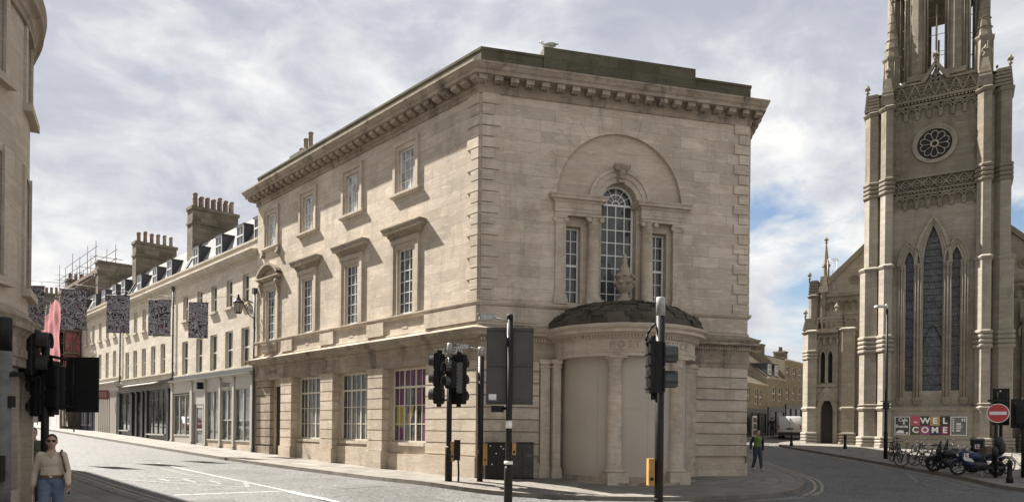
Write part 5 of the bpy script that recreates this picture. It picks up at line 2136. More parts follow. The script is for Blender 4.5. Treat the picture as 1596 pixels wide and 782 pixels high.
mb.box(1.7, 6.3, WO - 0.03, WO + 0.22, 18.30, 18.44)
n = 7
for i in range(n):
    a = 1.74 + (6.26 - 1.74) * i / n
    b = 1.74 + (6.26 - 1.74) * (i + 1) / n
    for z0, z1 in ((17.54, 18.30), (18.30, 17.54)):
        mb.tube((a, WO + 0.10, z0), (b, WO + 0.10, z1), 0.06, n=6)
    mb.ring((a + b) / 2, 17.92, 0.07, 0.14, WO, WO + 0.12, 0, 2 * pi, 8)
    for q in (a, b):
        mb.ring(q, 17.92, 0.08, 0.15, WO, WO + 0.10, 0, 2 * pi, 8)
mb.build('carved_band', M['church_up'], chu)
# pierced parapet with its gablet
mb = MB(FT)
pz0, pz1 = 23.42, 24.42
mb.box(1.7, 6.3, WO - 0.1, WO + 0.16, pz0, pz0 + 0.10)
for a, b in ((1.7, 3.36), (4.66, 6.3)):
    mb.box(a, b, WO - 0.1, WO + 0.16, pz1, pz1 + 0.14)


def bar(p, q, w=0.075, d=0.16):
    p, q = Vector((p[0], 0, p[1])), Vector((q[0], 0, q[1]))
    dd = (q - p).normalized()
    nn = Vector((-dd.z, 0, dd.x)) * w
    pts = [(v.x, v.z) for v in (p - nn, q - nn, q + nn, p + nn)]
    mb.poly(pts, WO - 0.06, WO + d - 0.02)


n = 6
xs = [1.72 + (6.28 - 1.72) * i / n for i in range(n + 1)]
for i in range(n):
    a, b = xs[i], xs[i + 1]
    m_ = (a + b) / 2
    bar((a, pz0 + 0.1), (m_, pz1), 0.045)
    bar((m_, pz1), (b, pz0 + 0.1), 0.045)
    for cx0, cz0, fl in ((m_, pz0 + 0.36, 1), (a, pz1 - 0.26, -1)):
        for k in range(3):
            an = pi / 2 * fl + 2 * pi * k / 3
            mb.ring(cx0 + 0.12 * math.cos(an), cz0 + 0.12 * math.sin(an), 0.085, 0.145, WO - 0.05, WO + 0.08, 0, 2 * pi, 8)
bar((3.30, pz1 + 0.08), (4.02, 25.65), 0.10, 0.2)
bar((4.74, pz1 + 0.08), (4.02, 25.65), 0.10, 0.2)
for an in range(4):
    a = pi / 4 + pi / 2 * an
    mb.ring(4.02 + 0.2 * math.cos(a), 24.62 + 0.2 * math.sin(a), 0.10, 0.17, WO - 0.05, WO + 0.1, 0, 2 * pi, 8)
mb.poly([(3.55, 24.46), (4.49, 24.46), (4.02, 25.4)], WO - 0.10, WO - 0.06)
finial(mb, 4.02, WO + 0.02, 25.6, 0.85, 0.15)
mb.build('pierced_parapet', M['church_up'], chu)
# lantern: eight piers with openings, corner turrets, spire
LT, LO, LI = 4.0, -4.2, 2.55
lan = MB(FT)
lan.prism([(0.9, -7.4), (7.1, -7.4), (7.1, -1.0), (0.9, -1.0)], 24.2, 25.3, [(LT - 2.6, LO - 2.6), (LT + 2.6, LO - 2.6), (LT + 2.6, LO + 2.6), (LT - 2.6, LO + 2.6)])
Rc = LI / math.cos(pi / 8)
for i in range(8):
    a = pi / 8 + pi / 4 * i
    ct, co = LT + Rc * math.cos(a), LO + Rc * math.sin(a)
    ux, uy = math.cos(a), math.sin(a)
    vx, vy = -uy, ux
    sq = [(-0.40, -0.42), (0.22, -0.42), (0.40, -0.2), (0.40, 0.2), (0.22, 0.42), (-0.40, 0.42)]
    lan.prism([(ct + ux * x + vx * y, co + uy * x + vy * y) for x, y in sq], 25.0, 33.0)
    for y in (-0.49, 0.49):
        for x in (0.18, -0.2):
            lan.tube((ct + ux * x + vx * y, co + uy * x + vy * y, 25.1), (ct + ux * x + vx * y, co + uy * x + vy * y, 32.5), 0.075, n=7)
    lan.box(ct - 0.6, ct + 0.6, co - 0.6, co + 0.6, 25.0, 25.35)
    b = a + pi / 8
    mt, mo = LT + LI * math.cos(b), LO + LI * math.sin(b)
    lan.tube((mt, mo, 25.2), (mt, mo, 30.0), 0.06, n=7)
    q0 = (LT + Rc * math.cos(a), LO + Rc * math.sin(a))
    q1 = (LT + Rc * math.cos(a + pi / 4), LO + Rc * math.sin(a + pi / 4))
    for z in (26.6, 28.0, 29.2):
        lan.tube((q0[0], q0[1], z), (q1[0], q1[1], z), 0.02, n=4)
    lan.tube((q0[0], q0[1], 31.8), (q1[0], q1[1], 31.8), 0.4, n=6)
lan.prism([(LT + 1.95 * math.cos(pi / 8 + pi / 4 * i), LO + 1.95 * math.sin(pi / 8 + pi / 4 * i)) for i in range(8)], 30.7, 32.9)
lan.prism([(LT + 3.1 * math.cos(pi / 8 + pi / 4 * i), LO + 3.1 * math.sin(pi / 8 + pi / 4 * i)) for i in range(8)], 33.0, 33.6)
lan.prism([(LT + 2.8 * math.cos(pi / 8 + pi / 4 * i), LO + 2.8 * math.sin(pi / 8 + pi / 4 * i)) for i in range(8)], 33.6, 52.0,
          [(LT + 0.1 * math.cos(pi / 8 + pi / 4 * i), LO + 0.1 * math.sin(pi / 8 + pi / 4 * i)) for i in range(8)])
lan.build('lantern', M['church_up'], chu)
for t, o in ((1.42, -1.55), (6.62, -1.55), (1.42, -6.9), (6.62, -6.9)):
    p = MB(FT)
    oc = lambda r: [(t + r * math.cos(pi / 8 + pi / 4 * i), o + r * math.sin(pi / 8 + pi / 4 * i)) for i in range(8)]
    p.prism(oc(0.58), 24.2, 24.75)
    p.prism(oc(0.50), 24.75, 26.75)
    p.prism(oc(0.50), 26.7, 26.9, oc(0.62))
    p.prism(oc(0.62), 26.9, 27.0)
    p.prism(oc(0.48), 27.0, 30.6, oc(0.10))
    for k in range(5):
        p.ball((t, o, 27.6 + 0.6 * k), 0.46 - 0.075 * k + 0.04, None, 0.08, 8, 4)
    finial(p, t, o, 30.5, 1.1, 0.15)
    for i in range(8):
        a = pi / 8 + pi / 4 * i
        p.tube((t + 0.5 * math.cos(a), o + 0.5 * math.sin(a), 24.75), (t + 0.5 * math.cos(a), o + 0.5 * math.sin(a), 26.7), 0.06, n=6)
    p.build('turret', M['church_up'], chu)
for t in (2.35, 5.7):          # slim flying piers between turret and lantern
    p = MB(FT)
    p.cbox(t - 0.13, t + 0.13, -1.9, -1.55, 24.8, 31.0, 0.06)
    p.tube((t - 0.16, -1.5, 24.8), (t - 0.16, -1.5, 31.0), 0.06, n=6)
    p.tube((t + 0.16, -1.5, 24.8), (t + 0.16, -1.5, 31.0), 0.06, n=6)
    p.build('lantern_pier', M['church_up'], chu)

# nave gable and aisles
FA = FT.shift(0, -4.0)
mb = MB(FA)
mb.poly([(-3.3, -0.6), (11.4, -0.6), (11.4, 12.2), (10.4, 12.9), (4.0, 19.2), (-2.4, 12.95), (-3.3, 12.2)], -0.6, 0.0)
mb.build('nave_gable', M['church'], chu)
mb = MB(FA)
for sg in (-1, 1):
    bx = [(4.0, 19.2), (4.0, 19.5), (4 + sg * 6.75, 13.1), (4 + sg * 6.75, 12.6)]
    mb.poly(bx, -0.5, 0.18)
mb.box(-3.2, 11.3, -24, -0.6, -0.6, 12.2)
mb.prism([(-3.2, -24), (11.3, -24), (11.3, -0.6), (-3.2, -0.6)], 12.2, 18.8, [(3.9, -24), (4.1, -24), (4.1, -0.6), (3.9, -0.6)])
corbels(mb, -2.75, -0.75, 11.15, 4, -0.02, 0.16, 0.42)
mb.box(-2.9, -0.6, -0.02, 0.2, 11.72, 11.95)
corbels(mb, 8.6, 10.6, 11.15, 4, -0.02, 0.16, 0.42)
mb.box(8.3, 11.0, -0.02, 0.2, 11.72, 11.95)
for t in (-1.0, 9.0):
    mb.ring(t, 12.9, 0.22, 0.34, -0.02, 0.08, 0, 2 * pi, 14)
    for k in range(4):
        a = pi / 4 + pi / 2 * k
        mb.ring(t + 0.15 * math.cos(a), 12.9 + 0.15 * math.sin(a), 0.06, 0.10, -0.02, 0.05, 0, 2 * pi, 8)
mb.build('nave_body', M['church_up'], chu)

for mir in (False, True):
    X = (lambda t: t) if not mir else (lambda t: 8.05 - t)

    def rng(a, b):
        return (min(X(a), X(b)), max(X(a), X(b)))
    b = MB(FA)
    a0, a1 = rng(-3.4, -1.95)
    d0, d1 = rng(-3.02, -2.32)
    dm = (d0 + d1) / 2
    l0 = rng(-3.12, -2.80)
    l1 = rng(-2.62, -2.30)
    lc0, lc1 = (l0[0] + l0[1]) / 2, (l1[0] + l1[1]) / 2
    wall_holes(b, a0, a1, -0.6, 9.2, [(dm - 0.42, dm + 0.42, -0.6, lancet_top(dm, 3.35, 0.42, 0.95)), (lc0 - 0.16, lc0 + 0.16, 5.4, lancet_top(lc0, 7.25, 0.16, 0.45)),
                                      (lc1 - 0.16, lc1 + 0.16, 5.4, lancet_top(lc1, 7.25, 0.16, 0.45))], 0.75, 0.45)
    for hw0, hw1, oo in ((0.42, 0.52, 0.80), (0.52, 0.62, 0.86), (0.62, 0.70, 0.92)):
        lancet_band(b, dm, 0.9, 3.35, hw0, 0.95 + (hw0 - 0.42) * 1.3, hw1, 0.95 + (hw1 - 0.42) * 1.3, 0.7, oo)
    b.poly([(dm - 0.78, 4.1), (dm + 0.78, 4.1), (dm, 5.25)], 0.72, 0.84)
    for lc in (lc0, lc1):
        lancet_band(b, lc, 5.4, 7.25, 0.16, 0.45, 0.25, 0.62, 0.7, 0.84)
    b.box(a0, a1, 0.7, 0.88, 5.12, 5.3)
    corbels(b, a0 + 0.1, a1 - 0.05, 8.55, 3, 0.74, 0.92, 0.4)
    b.box(a0, a1, 0.2, 0.98, 9.0, 9.2)
    b.build('aisle_bay', M['church'], chu)
    g = MB(FA)
    for lc in (lc0, lc1):
        g.box(lc - 0.17, lc + 0.17, 0.3, 0.33, 5.4, 7.8)
    g.box(dm - 0.43, dm + 0.43, 0.3, 0.34, -0.4, 4.4)
    g.build('door', M['oak'], chu)
    # gallery
    g = MB(FA)
    g0, g1 = rng(-3.35, -2.1)
    g.box(g0, g1, 0.78, 0.92, 9.2, 9.34)
    g.box(g0, g1, 0.76, 0.94, 10.0, 10.16)
    n = 4
    for i in range(n + 1):
        x = g0 + (g1 - g0) * i / n
        g.box(x - 0.05, x + 0.05, 0.79, 0.91, 9.3, 10.02)
    for i in range(n):
        x = g0 + (g1 - g0) * (i + 0.5) / n
        g.ring(x, 9.74, 0.10, 0.17, 0.79, 0.90, 0, pi, 8)
    h0, h1_ = rng(-1.55, -0.72)
    g.box(h0, h1_, 0.5, 0.66, 9.3, 10.35)
    g.box(h0, h1_, 0.48, 0.74, 10.28, 10.42)
    for i in range(2):
        x = h0 + (h1_ - h0) * (i + 0.5) / 2
        g.ring(x, 9.85, 0.12, 0.2, 0.64, 0.74, 0, 2 * pi, 10)
    corbels(g, h0, h1_, 8.6, 2, 0.3, 0.5, 0.45)
    g.box(h0, h1_, 0.2, 0.6, 9.05, 9.3)
    g.build('gallery', M['church_plain'], chu)
    for lo_, hi_, of, z1, tops in ((-4.34, -3.36, 1.05, 9.0, (10.15, -4.2, 10.9)), (-2.05, -0.84, 1.0, 9.05, (10.45, -2.08, 11.2))):
        bb = MB(FA)
        x0, x1 = rng(lo_, hi_)
        P = cleft(x0, x1, -0.5, of, 0.40)
        bb.prism(P, -0.6, z1)
        string(bb, P, 3.35, 0.10, 0.36)
        rolls(bb, cleft(x0 - 0.06, x1 + 0.06, -0.5, of + 0.06, 0.40), 0.95, 4, 0.22, 0.07)
        bb.prism(cleft(x0 - 0.12, x1 + 0.12, -0.5, of + 0.12, 0.42), -0.6, 0.97)
        string(bb, P, z1 - 0.02, 0.14, 0.3)
        if lo_ < -4:
            rolls(bb, P, 7.1, 3, 0.24, 0.08)
        s0, s1 = (x0, x1) if lo_ < -4 else rng(-2.15, -1.6)
        stepped(bb, s0, s1, -0.4 if lo_ < -4 else 0.3, of - 0.05, z1 + 0.25, tops[0], 5, 0.16)
        finial(bb, X(tops[1]), of - 0.35, tops[0] - 0.1, 0.85, 0.11)
        bb.build('aisle_buttress', M['church'], chu)
    u = MB(FA)
    x0, x1 = rng(-4.1, -3.38)
    u.prism(cpoly(x0, x1, -0.9, 0.15, 0.2), 8.5, 11.8)
    string(u, cpoly(x0, x1, -0.9, 0.15, 0.2), 11.75, 0.12, 0.28)
    stepped(u, x0, x1, -0.9, 0.15, 12.0, 13.05, 5, 0.05)
    finial(u, X(-4.06), 0.0, 12.9, 0.9, 0.1)
    x0, x1 = rng(-3.36, -2.82)
    u.prism(cpoly(x0, x1, -0.6, 0.18, 0.16), 9.0, 12.1)
    tm = X(-3.08)
    u.prism([(tm - 0.34, -0.5), (tm + 0.34, -0.5), (tm + 0.34, 0.18), (tm - 0.34, 0.18)], 12.1, 13.3, [(tm - 0.2, -0.36), (tm + 0.2, -0.36), (tm + 0.2, 0.04), (tm - 0.2, 0.04)])
    tp = X(-2.97)
    oc = lambda r: [(tp + r * math.cos(pi / 8 + pi / 4 * i), -0.3 + r * math.sin(pi / 8 + pi / 4 * i)) for i in range(8)]
    u.prism(oc(0.24), 12.6, 14.1)
    u.prism(oc(0.30), 14.05, 14.2)
    u.prism(oc(0.21), 14.2, 15.75, oc(0.05))
    finial(u, tp, -0.3, 15.6, 0.7, 0.10)
    u.build('pinnacle', M['church_up'], chu)
cgb = FA.w(-2.5, -0.3, 12.2)
cg = MB(FA)
for t in (-2.82, -2.2):
    for o in (-0.6, 0.0):
        cg.tube((t, o, 12.2), (t, o, 14.5), 0.022, n=5)
for z in (13.3, 14.5):
    for t in (-2.82, -2.2):
        cg.tube((t, -0.6, z), (t, 0.0, z), 0.02, n=5)
    for o in (-0.6, 0.0):
        cg.tube((-2.82, o, z), (-2.2, o, z), 0.02, n=5)
cg.tube((-2.5, 0.0, 12.2), (-2.5, 0.0, 14.5), 0.02, n=5)
co_ = cg.build('ladder_cage', M['steel'], None, base=cgb)
tag(co_, 'slim steel safety cage beside the small church pinnacle', 'cage')

# notice boards on the tower plinth
def on_plinth(x):
    return WO + 0.305


def board(label, name, t0, t1, z0, z1, mat, cat='banner'):
    p = FT.w((t0 + t1) / 2, WO + 0.31, z0)
    th = thing(name, label, cat, p, 0, None)
    m = MB(FT)
    m.box(t0, t1, WO + 0.3, WO + 0.345, z0, z1)
    m.build('panel', mat, th)
    return th


M['chalk'] = plain('dark_board', (0.045, 0.043, 0.04), 0.6, 0.15)
M['slateboard'] = plain('grey_board', (0.12, 0.125, 0.12), 0.6, 0.1)
M['pinkred'] = plain('pink_red_print', (0.42, 0.085, 0.095), 0.6, 0.06)
M['olive'] = plain('olive_leaf_print', (0.10, 0.085, 0.035), 0.6, 0.7, 5)
M['darkblue'] = plain('dark_blue_print', (0.018, 0.022, 0.05), 0.6, 0.2)
M['maroon'] = plain('maroon_print', (0.15, 0.02, 0.045), 0.6, 0.1)
M['mustard'] = plain('mustard_print', (0.40, 0.28, 0.085), 0.6, 0.08)
M['darkgreen'] = plain('dark_leaf_print', (0.022, 0.03, 0.02), 0.6, 0.7, 5)
OB = WO + 0.347


def rect(mb, t0, t1, z0, z1, o0, o1):
    mb.box(t0, t1, o0, o1, z0, z1)


cb = board('dark cafe and events board with a white border on the church plinth', 'notice_board', 1.93, 2.80, 1.70, 2.88, M['chalk'], 'notice board')
m = MB(FT)
for a, b, z0, z1 in ((1.93, 2.80, 1.70, 1.74), (1.93, 2.80, 2.84, 2.88), (1.93, 1.97, 1.74, 2.84), (2.76, 2.80, 1.74, 2.84)):
    rect(m, a, b, z0, z1, OB, OB + 0.02)
rect(m, 2.58, 2.70, 1.78, 1.88, OB, OB + 0.006)
m.poly([(2.0, 1.80), (2.5, 1.80), (2.42, 1.98), (2.2, 2.02), (2.05, 1.92)], OB - 0.004, OB + 0.004)
m.build('border', M['signwhite'], cb)
m = MB(FT)
for s_, t, z, sz in (('Cafe', 2.40, 2.66, 0.30), ('&', 2.46, 2.46, 0.22), ('Events', 2.34, 2.25, 0.28)):
    text(m, s_, sz, lambda x, y: (t + x * 0.95, OB + 0.003, z + y), 0.006)
m.build('lettering', M['signwhite'], cb)
wb = board('colourful banner of printed squares reading WELCOME', 'welcome_banner', 2.84, 5.02, 1.72, 2.90, M['chalk'])
cw, rh = 2.18 / 4, 1.18 / 2
grid = [[('', 'pinkred'), ('W', 'darkgreen'), ('E', 'mustard'), ('L', 'darkgreen')], [('C', 'olive'), ('O', 'mag'), ('M', 'darkblue'), ('E', 'maroon')]]
lm = MB(FT)
for r in range(2):
    for c in range(4):
        s_, mm = grid[r][c]
        a = 2.84 + cw * c
        z = 1.72 + rh * (1 - r)
        m = MB(FT)
        m.box(a, a + cw, OB - 0.004, OB + 0.002, z, z + rh)
        m.build('printed_square', M[mm], wb)
        if s_:
            text(lm, s_, 0.52, lambda x, y: (a + cw / 2 + x, OB + 0.006, z + rh / 2 + y), 0.018)
for p in ([(2.98, 2.52), (3.1, 2.58), (3.28, 2.54), (3.1, 2.50)], [(3.0, 2.46), (3.3, 2.49), (3.3, 2.47)]):
    lm.face([(t, OB + 0.006, z) for t, z in p])
lm.build('lettering', M['signwhite'], wb)
eb = board('grey events board with a white border next to the WELCOME banner', 'notice_board', 5.05, 5.93, 1.70, 2.88, M['slateboard'], 'notice board')
m = MB(FT)
for a, b, z0, z1 in ((5.05, 5.93, 1.70, 1.74), (5.05, 5.93, 2.84, 2.88), (5.05, 5.09, 1.74, 2.84), (5.89, 5.93, 1.74, 2.84)):
    rect(m, a, b, z0, z1, OB, OB + 0.02)
m.build('border', M['signwhite'], eb)
m = MB(FT)
text(m, 'M', 0.28, lambda x, y: (5.74 + x, OB + 0.003, 2.66 + y), 0.008)
for i in range(6):
    m.box(5.15, 5.25, OB - 0.002, OB + 0.003, 1.95 + 0.145 * i, 2.04 + 0.145 * i)
for z0, z1, a, b in ((2.34, 2.48, 5.36, 5.62), (2.24, 2.29, 5.36, 5.7), (2.12, 2.2, 5.36, 5.62), (1.95, 2.06, 5.36, 5.58)):
    m.box(a, b, OB - 0.002, OB + 0.003, z0, z1)
m.build('lettering', M['hoarding'], eb)

# ------------------------------------------------------------------ Broad Street houses behind
FB = Frame((20.2, 62.0), (0.634, 0.773), (0.773, -0.634))


def broad(label, t0, t1, eaves, wins, shop_top, mat, roofh=2.8, shopmat='blackpaint', dorm=(), ridge=True):
    b = FB.w(t0)
    th = thing('shop_house', label, 'house', (b.x, b.y, gh(b.x, b.y)), 0, 'old shop houses on the street behind')
    w = MB(FB)
    wall_holes(w, t0, t1, 0.3, eaves, [(t - ww / 2, t + ww / 2, z0, z1) for t, ww, z0, z1 in wins], 0.0, 0.15)
    for t in (t0, t1):
        w.poly([(t - 0.01, 0.3), (t + 0.01, 0.3), (t + 0.01, eaves), (t - 0.01, eaves)], -8, -0.01)
    w.face([(t0, -8, 0.3), (t1, -8, 0.3), (t1, -8, eaves), (t0, -8, eaves)])
    for t in (t0 + 0.01, t1 - 0.01):
        w.face([(t, 0, eaves), (t, -8, eaves), (t, -4, eaves + roofh)])
    w.build('wall', mat, th)
    c = MB(FB)
    c.loft([(0, eaves - 0.1), (0.14, eaves), (0.18, eaves + 0.1), (0, eaves + 0.14)], [(t1, 0), (t0, 0)])
    c.build('cornice', M['terrace_plain'], th)
    r = MB(FB)
    r.face([(t0, 0.1, eaves + 0.05), (t1, 0.1, eaves + 0.05), (t1, -4, eaves + roofh), (t0, -4, eaves + roofh)])
    r.face([(t0, -8, eaves), (t1, -8, eaves), (t1, -4, eaves + roofh), (t0, -4, eaves + roofh)])
    r.build('roof', M['roof'], th)
    for t, ww, z0, z1 in wins:
        sash(th, FB, t, z0, ww, z1 - z0, -0.1, M['white'])
    s = MB(FB)
    s.box(t0 + 0.15, t1 - 0.15, -0.05, 0.12, shop_top - 0.4, shop_top)
    n = max(2, int((t1 - t0) / 1.6))
    for i in range(n + 1):
        x = t0 + 0.25 + (t1 - t0 - 0.5) * i / n
        s.box(x - 0.09, x + 0.09, -0.05, 0.1, 0.6, shop_top - 0.4)
    s.box(t0 + 0.2, t1 - 0.2, -0.05, 0.06, 0.6, 1.75)
    so = s.build('shopfront', M[shopmat], th)
    g = MB(FB)
    g.box(t0 + 0.2, t1 - 0.2, 0.0, 0.03, 1.75, shop_top - 0.4)
    g.build('pane', M['darkglass'], so)
    for t in dorm:
        d = MB(FB)
        z0 = eaves + 0.25
        d.box(t - 0.5, t + 0.5, -2.2, -0.2, z0, z0 + 1.15)
        d.box(t - 0.58, t + 0.58, -2.2, -0.12, z0 + 1.15, z0 + 1.22)
        dm = d.build('dormer', M['dormer_side'], th)
        sash(dm, FB, t, z0 + 0.12, 0.8, 0.95, -0.14, M['white'])
    return th


b1 = broad('low two-storey stone house with a white shop door beyond the corner building', -7.0, 4.85, 6.0, [(0.3, 0.75, 4.25, 5.6), (2.25, 0.75, 4.25, 5.6), (3.35, 0.75, 4.25, 5.6), (-2, 0.75, 4.25, 5.6)], 3.85, M['far_stone'], 2.2)
d = MB(FB)
d.box(1.15, 2.05, 0.05, 0.16, 1.1, 3.2)
dd = d.build('door', M['white'], b1)
g = MB(FB)
for t in (1.25, 1.65):
    for z in (1.5, 2.05, 2.6):
        g.box(t, t + 0.3, 0.155, 0.165, z, z + 0.45)
g.build('pane', M['glass'], dd)
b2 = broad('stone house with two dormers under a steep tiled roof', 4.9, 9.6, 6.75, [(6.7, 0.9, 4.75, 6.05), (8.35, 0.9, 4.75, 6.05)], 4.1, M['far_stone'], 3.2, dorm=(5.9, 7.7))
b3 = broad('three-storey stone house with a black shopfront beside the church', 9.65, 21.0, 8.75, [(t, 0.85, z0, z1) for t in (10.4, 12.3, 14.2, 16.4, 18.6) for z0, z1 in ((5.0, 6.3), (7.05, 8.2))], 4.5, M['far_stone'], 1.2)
for par, t, top in ((b1, -1.5, 8.6), (b2, 4.9, 9.9), (b2, 9.3, 10.6), (b3, 13.0, 10.7), (b3, 20.0, 10.6)):
    c = MB(FB)
    c.box(t - 0.5, t + 0.5, -4.6, -3.4, 6.0, top)
    c.box(t - 0.57, t + 0.57, -4.67, -3.33, top, top + 0.15)
    c.build('chimney', M['chimney'], par)
    for q in range(3):
        p = MB(FB)
        p.lathe(t - 0.3 + 0.3 * q, -4, [(0.13, top + 0.15), (0.1, top + 0.6), (0.13, top + 0.65)], n=8)
        p.build('chimney_pot', M['pot'], par)
# steep gable rising behind the low house
gp = FB.w(2.0, -9)
b4 = thing('gabled_house', 'house with a steep mossy gable rising behind the low shop house', 'house', (gp.x, gp.y, 1.4))
m = MB(FB)
m.poly([(-3.5, 0.5), (4.6, 0.5), (4.6, 7.4), (0.5, 9.6), (-3.5, 7.4)], -16, -8.5)
m.build('wall', M['roof'], b4)
# ------------------------------------------------------------------ street furniture


def local(name, mb, mat, parent):
    return mb.build(name, mat, parent, base=False)


def pole(parent, r, z0, z1, mat, cap=0.32, capmat=None, sleeve=0.0, x=0, y=0):
    m = MB()
    zt = z1 - cap if cap else z1
    m.lathe(x, y, [(r, z0), (r, zt)], n=14)
    if sleeve:
        m.lathe(x, y, [(r * 1.35, z0), (r * 1.35, sleeve - 0.05), (r * 1.05, sleeve)], n=14)
    for z in (z0 + 1.0, z0 + 1.06):
        m.lathe(x, y, [(r + 0.004, z), (r + 0.004, z + 0.02)], n=14)
    o = local('pole', m, mat, parent)
    if cap:
        m = MB()
        m.lathe(x, y, [(r * 1.01, zt), (r * 1.01, z1 - 0.02), (r * 0.85, z1), (0, z1)], n=14)
        local('pole_top', m, capmat or M['steel'], o)
    return o


def head(parent, x, y, z, yaw, aspects, size=0.3, backboard=False, name='signal_head', lens=('lens_red', 'lens_amber', 'lens_green')):
    """signal head whose lamps face direction yaw (0 = +x); z = bottom"""
    fr = Frame((0, 0), (math.cos(yaw), math.sin(yaw)))
    q = fr.w(0, 0)
    f2 = Frame((x, y), (math.cos(yaw), math.sin(yaw)))
    h = size * aspects
    w = size * 0.92
    m = MB(f2)
    m.cbox(-0.12, 0.06, -w / 2, w / 2, z, z + h, 0.03)
    for i in range(aspects):
        m.box(-0.155, -0.12, -w * 0.38, w * 0.38, z + size * (i + 0.1), z + size * (i + 0.9))
        m.box(0.06, 0.085, -w * 0.46, w * 0.46, z + size * (i + 0.04), z + size * (i + 0.96))
    m.box(-0.1, 0.04, -0.04, 0.04, z - 0.09, z)
    m.box(-0.1, 0.04, -0.04, 0.04, z + h, z + h + 0.09)
    if backboard:
        b = 0.13
        m.poly([(0.03, z - b), (0.05, z - b), (0.05, z + h + b), (0.03, z + h + b)], -w / 2 - b, w / 2 + b)
    ho = local(name, m, M['black'], parent)
    for i in range(aspects):
        c = z + size * (i + 0.5)
        v = MB(f2)
        r = size * 0.40
        n = 14
        for k in range(n):
            a0 = R(-40) + R(260) * k / n
            a1 = R(-40) + R(260) * (k + 1) / n
            P = lambda a, rr, t: (t, rr * math.cos(a), c + rr * math.sin(a))
            l0, l1 = 0.085, 0.26
            v.face([P(a0, r, l0), P(a1, r, l0), P(a1, r, l1), P(a0, r, l1)])
            v.face([P(a0, r - 0.012, l0), P(a1, r - 0.012, l0), P(a1, r - 0.012, l1), P(a0, r - 0.012, l1)])
            v.face([P(a0, r, l1), P(a1, r, l1), P(a1, r - 0.012, l1), P(a0, r - 0.012, l1)])
        local('visor', v, M['visor'], ho)
        l = MB(f2)
        l.tube((0.085, 0, c), (0.10, 0, c), r * 0.9, r * 0.8, n=14)
        nm = lens[(aspects - 1 - i) % len(lens)] if aspects == 3 else (lens[2] if i == 0 else lens[0])
        local('lens', l, M[nm], ho)
    return ho


def pushbox(parent, x, y, z, w, h, d=0.12, rz=0.0):
    f = Frame((x, y), (math.cos(rz), math.sin(rz)))
    m = MB(f)
    m.box(-w / 2, w / 2, -d / 2, d / 2, z, z + h)
    m.box(-w / 2 + 0.01, w / 2 - 0.01, -d / 2 - 0.015, -d / 2, z + h * 0.55, z + h * 0.92)
    o = local('push_button_box', m, M['yellow'], parent)
    b = MB(f)
    b.tube((0, -d / 2, z + h * 0.25), (0, -d / 2 - 0.02, z + h * 0.25), min(0.03, w * 0.3), n=8)
    local('button', b, M['black'], o)
    return o


def detector(parent, x, y, z, dx, dy, mat='steel'):
    m = MB()
    m.tube((x, y, z), (x + dx * 0.4, y + dy * 0.4, z + 0.05), 0.025, n=6)
    f = Frame((x + dx * 0.55, y + dy * 0.55), (dx, dy))
    m.fr = f
    m.cbox(-0.16, 0.16, -0.06, 0.06, z, z + 0.12, 0.02)
    m.box(-0.18, 0.2, -0.07, 0.07, z + 0.12, z + 0.135)
    return local('detector', m, M[mat], parent)


PV = 0.12


def at(name, label, cat, x, y, rz=0.0, group=None, up=PV):
    return thing(name, label, cat, (x, y, gh(x, y) + up), rz, group)


SG = 'traffic signal poles at the junction'
# signal on the pavement left of the corner
s1 = at('traffic_signal', 'black traffic signal with three heads and light grey pole top by the rusticated wall', 'traffic light', -1.98, 22.6, 0, SG)
pole(s1, 0.085, -0.1, 4.33, M['blackpole'], 0.45, sleeve=1.1)
head(s1, -0.36, 0.08, 2.42, math.atan2(0.25, -1.0), 3, 0.53)
head(s1, 0.30, 0.14, 2.42, math.atan2(0.9, 0.55), 3, 0.52, backboard=False)
head(s1, 0.05, -0.25, 2.9, math.atan2(-0.75, -0.9), 2, 0.42, name='pedestrian_signal')
m = MB()
m.cbox(0.24, 0.42, -0.36, -0.16, 2.75, 3.7, 0.03)
for i in range(8):
    m.box(0.235, 0.425, -0.365, -0.36, 2.8 + 0.11 * i, 2.86 + 0.11 * i)
local('detector_unit', m, M['visor'], s1)
m = MB()
for z in (2.55, 3.9):
    m.tube((-0.36, 0.05, z), (0.3, 0.1, z), 0.03, n=6)
m.path([(0.06, -0.02, 3.85), (0.16, -0.1, 3.9), (0.3, -0.2, 3.75)], 0.02)
local('brackets', m, M['black'], s1)
pushbox(s1, 0.12, -0.02, 0.62, 0.13, 0.62)
m = MB()
m.cbox(0.17, 0.36, -0.12, 0.06, 0.66, 1.3, 0.02)
m.path([(0.3, -0.04, 0.66), (0.32, -0.04, 0.3), (0.31, -0.03, -0.05)], 0.03)
local('junction_box', m, M['black'], s1)
# slimmer pole at the corner
s2 = at('signal_pole', 'plain black pole with a small pale detector on its arm near the corner quoins', 'signal pole', -1.0, 22.7, 0, SG)
pole(s2, 0.095, -0.1, 4.24, M['blackpole'], 0.3)
detector(s2, -0.02, 0, 4.16, -0.95, -0.3)
pushbox(s2, 0.16, -0.05, 0.52, 0.14, 0.68)
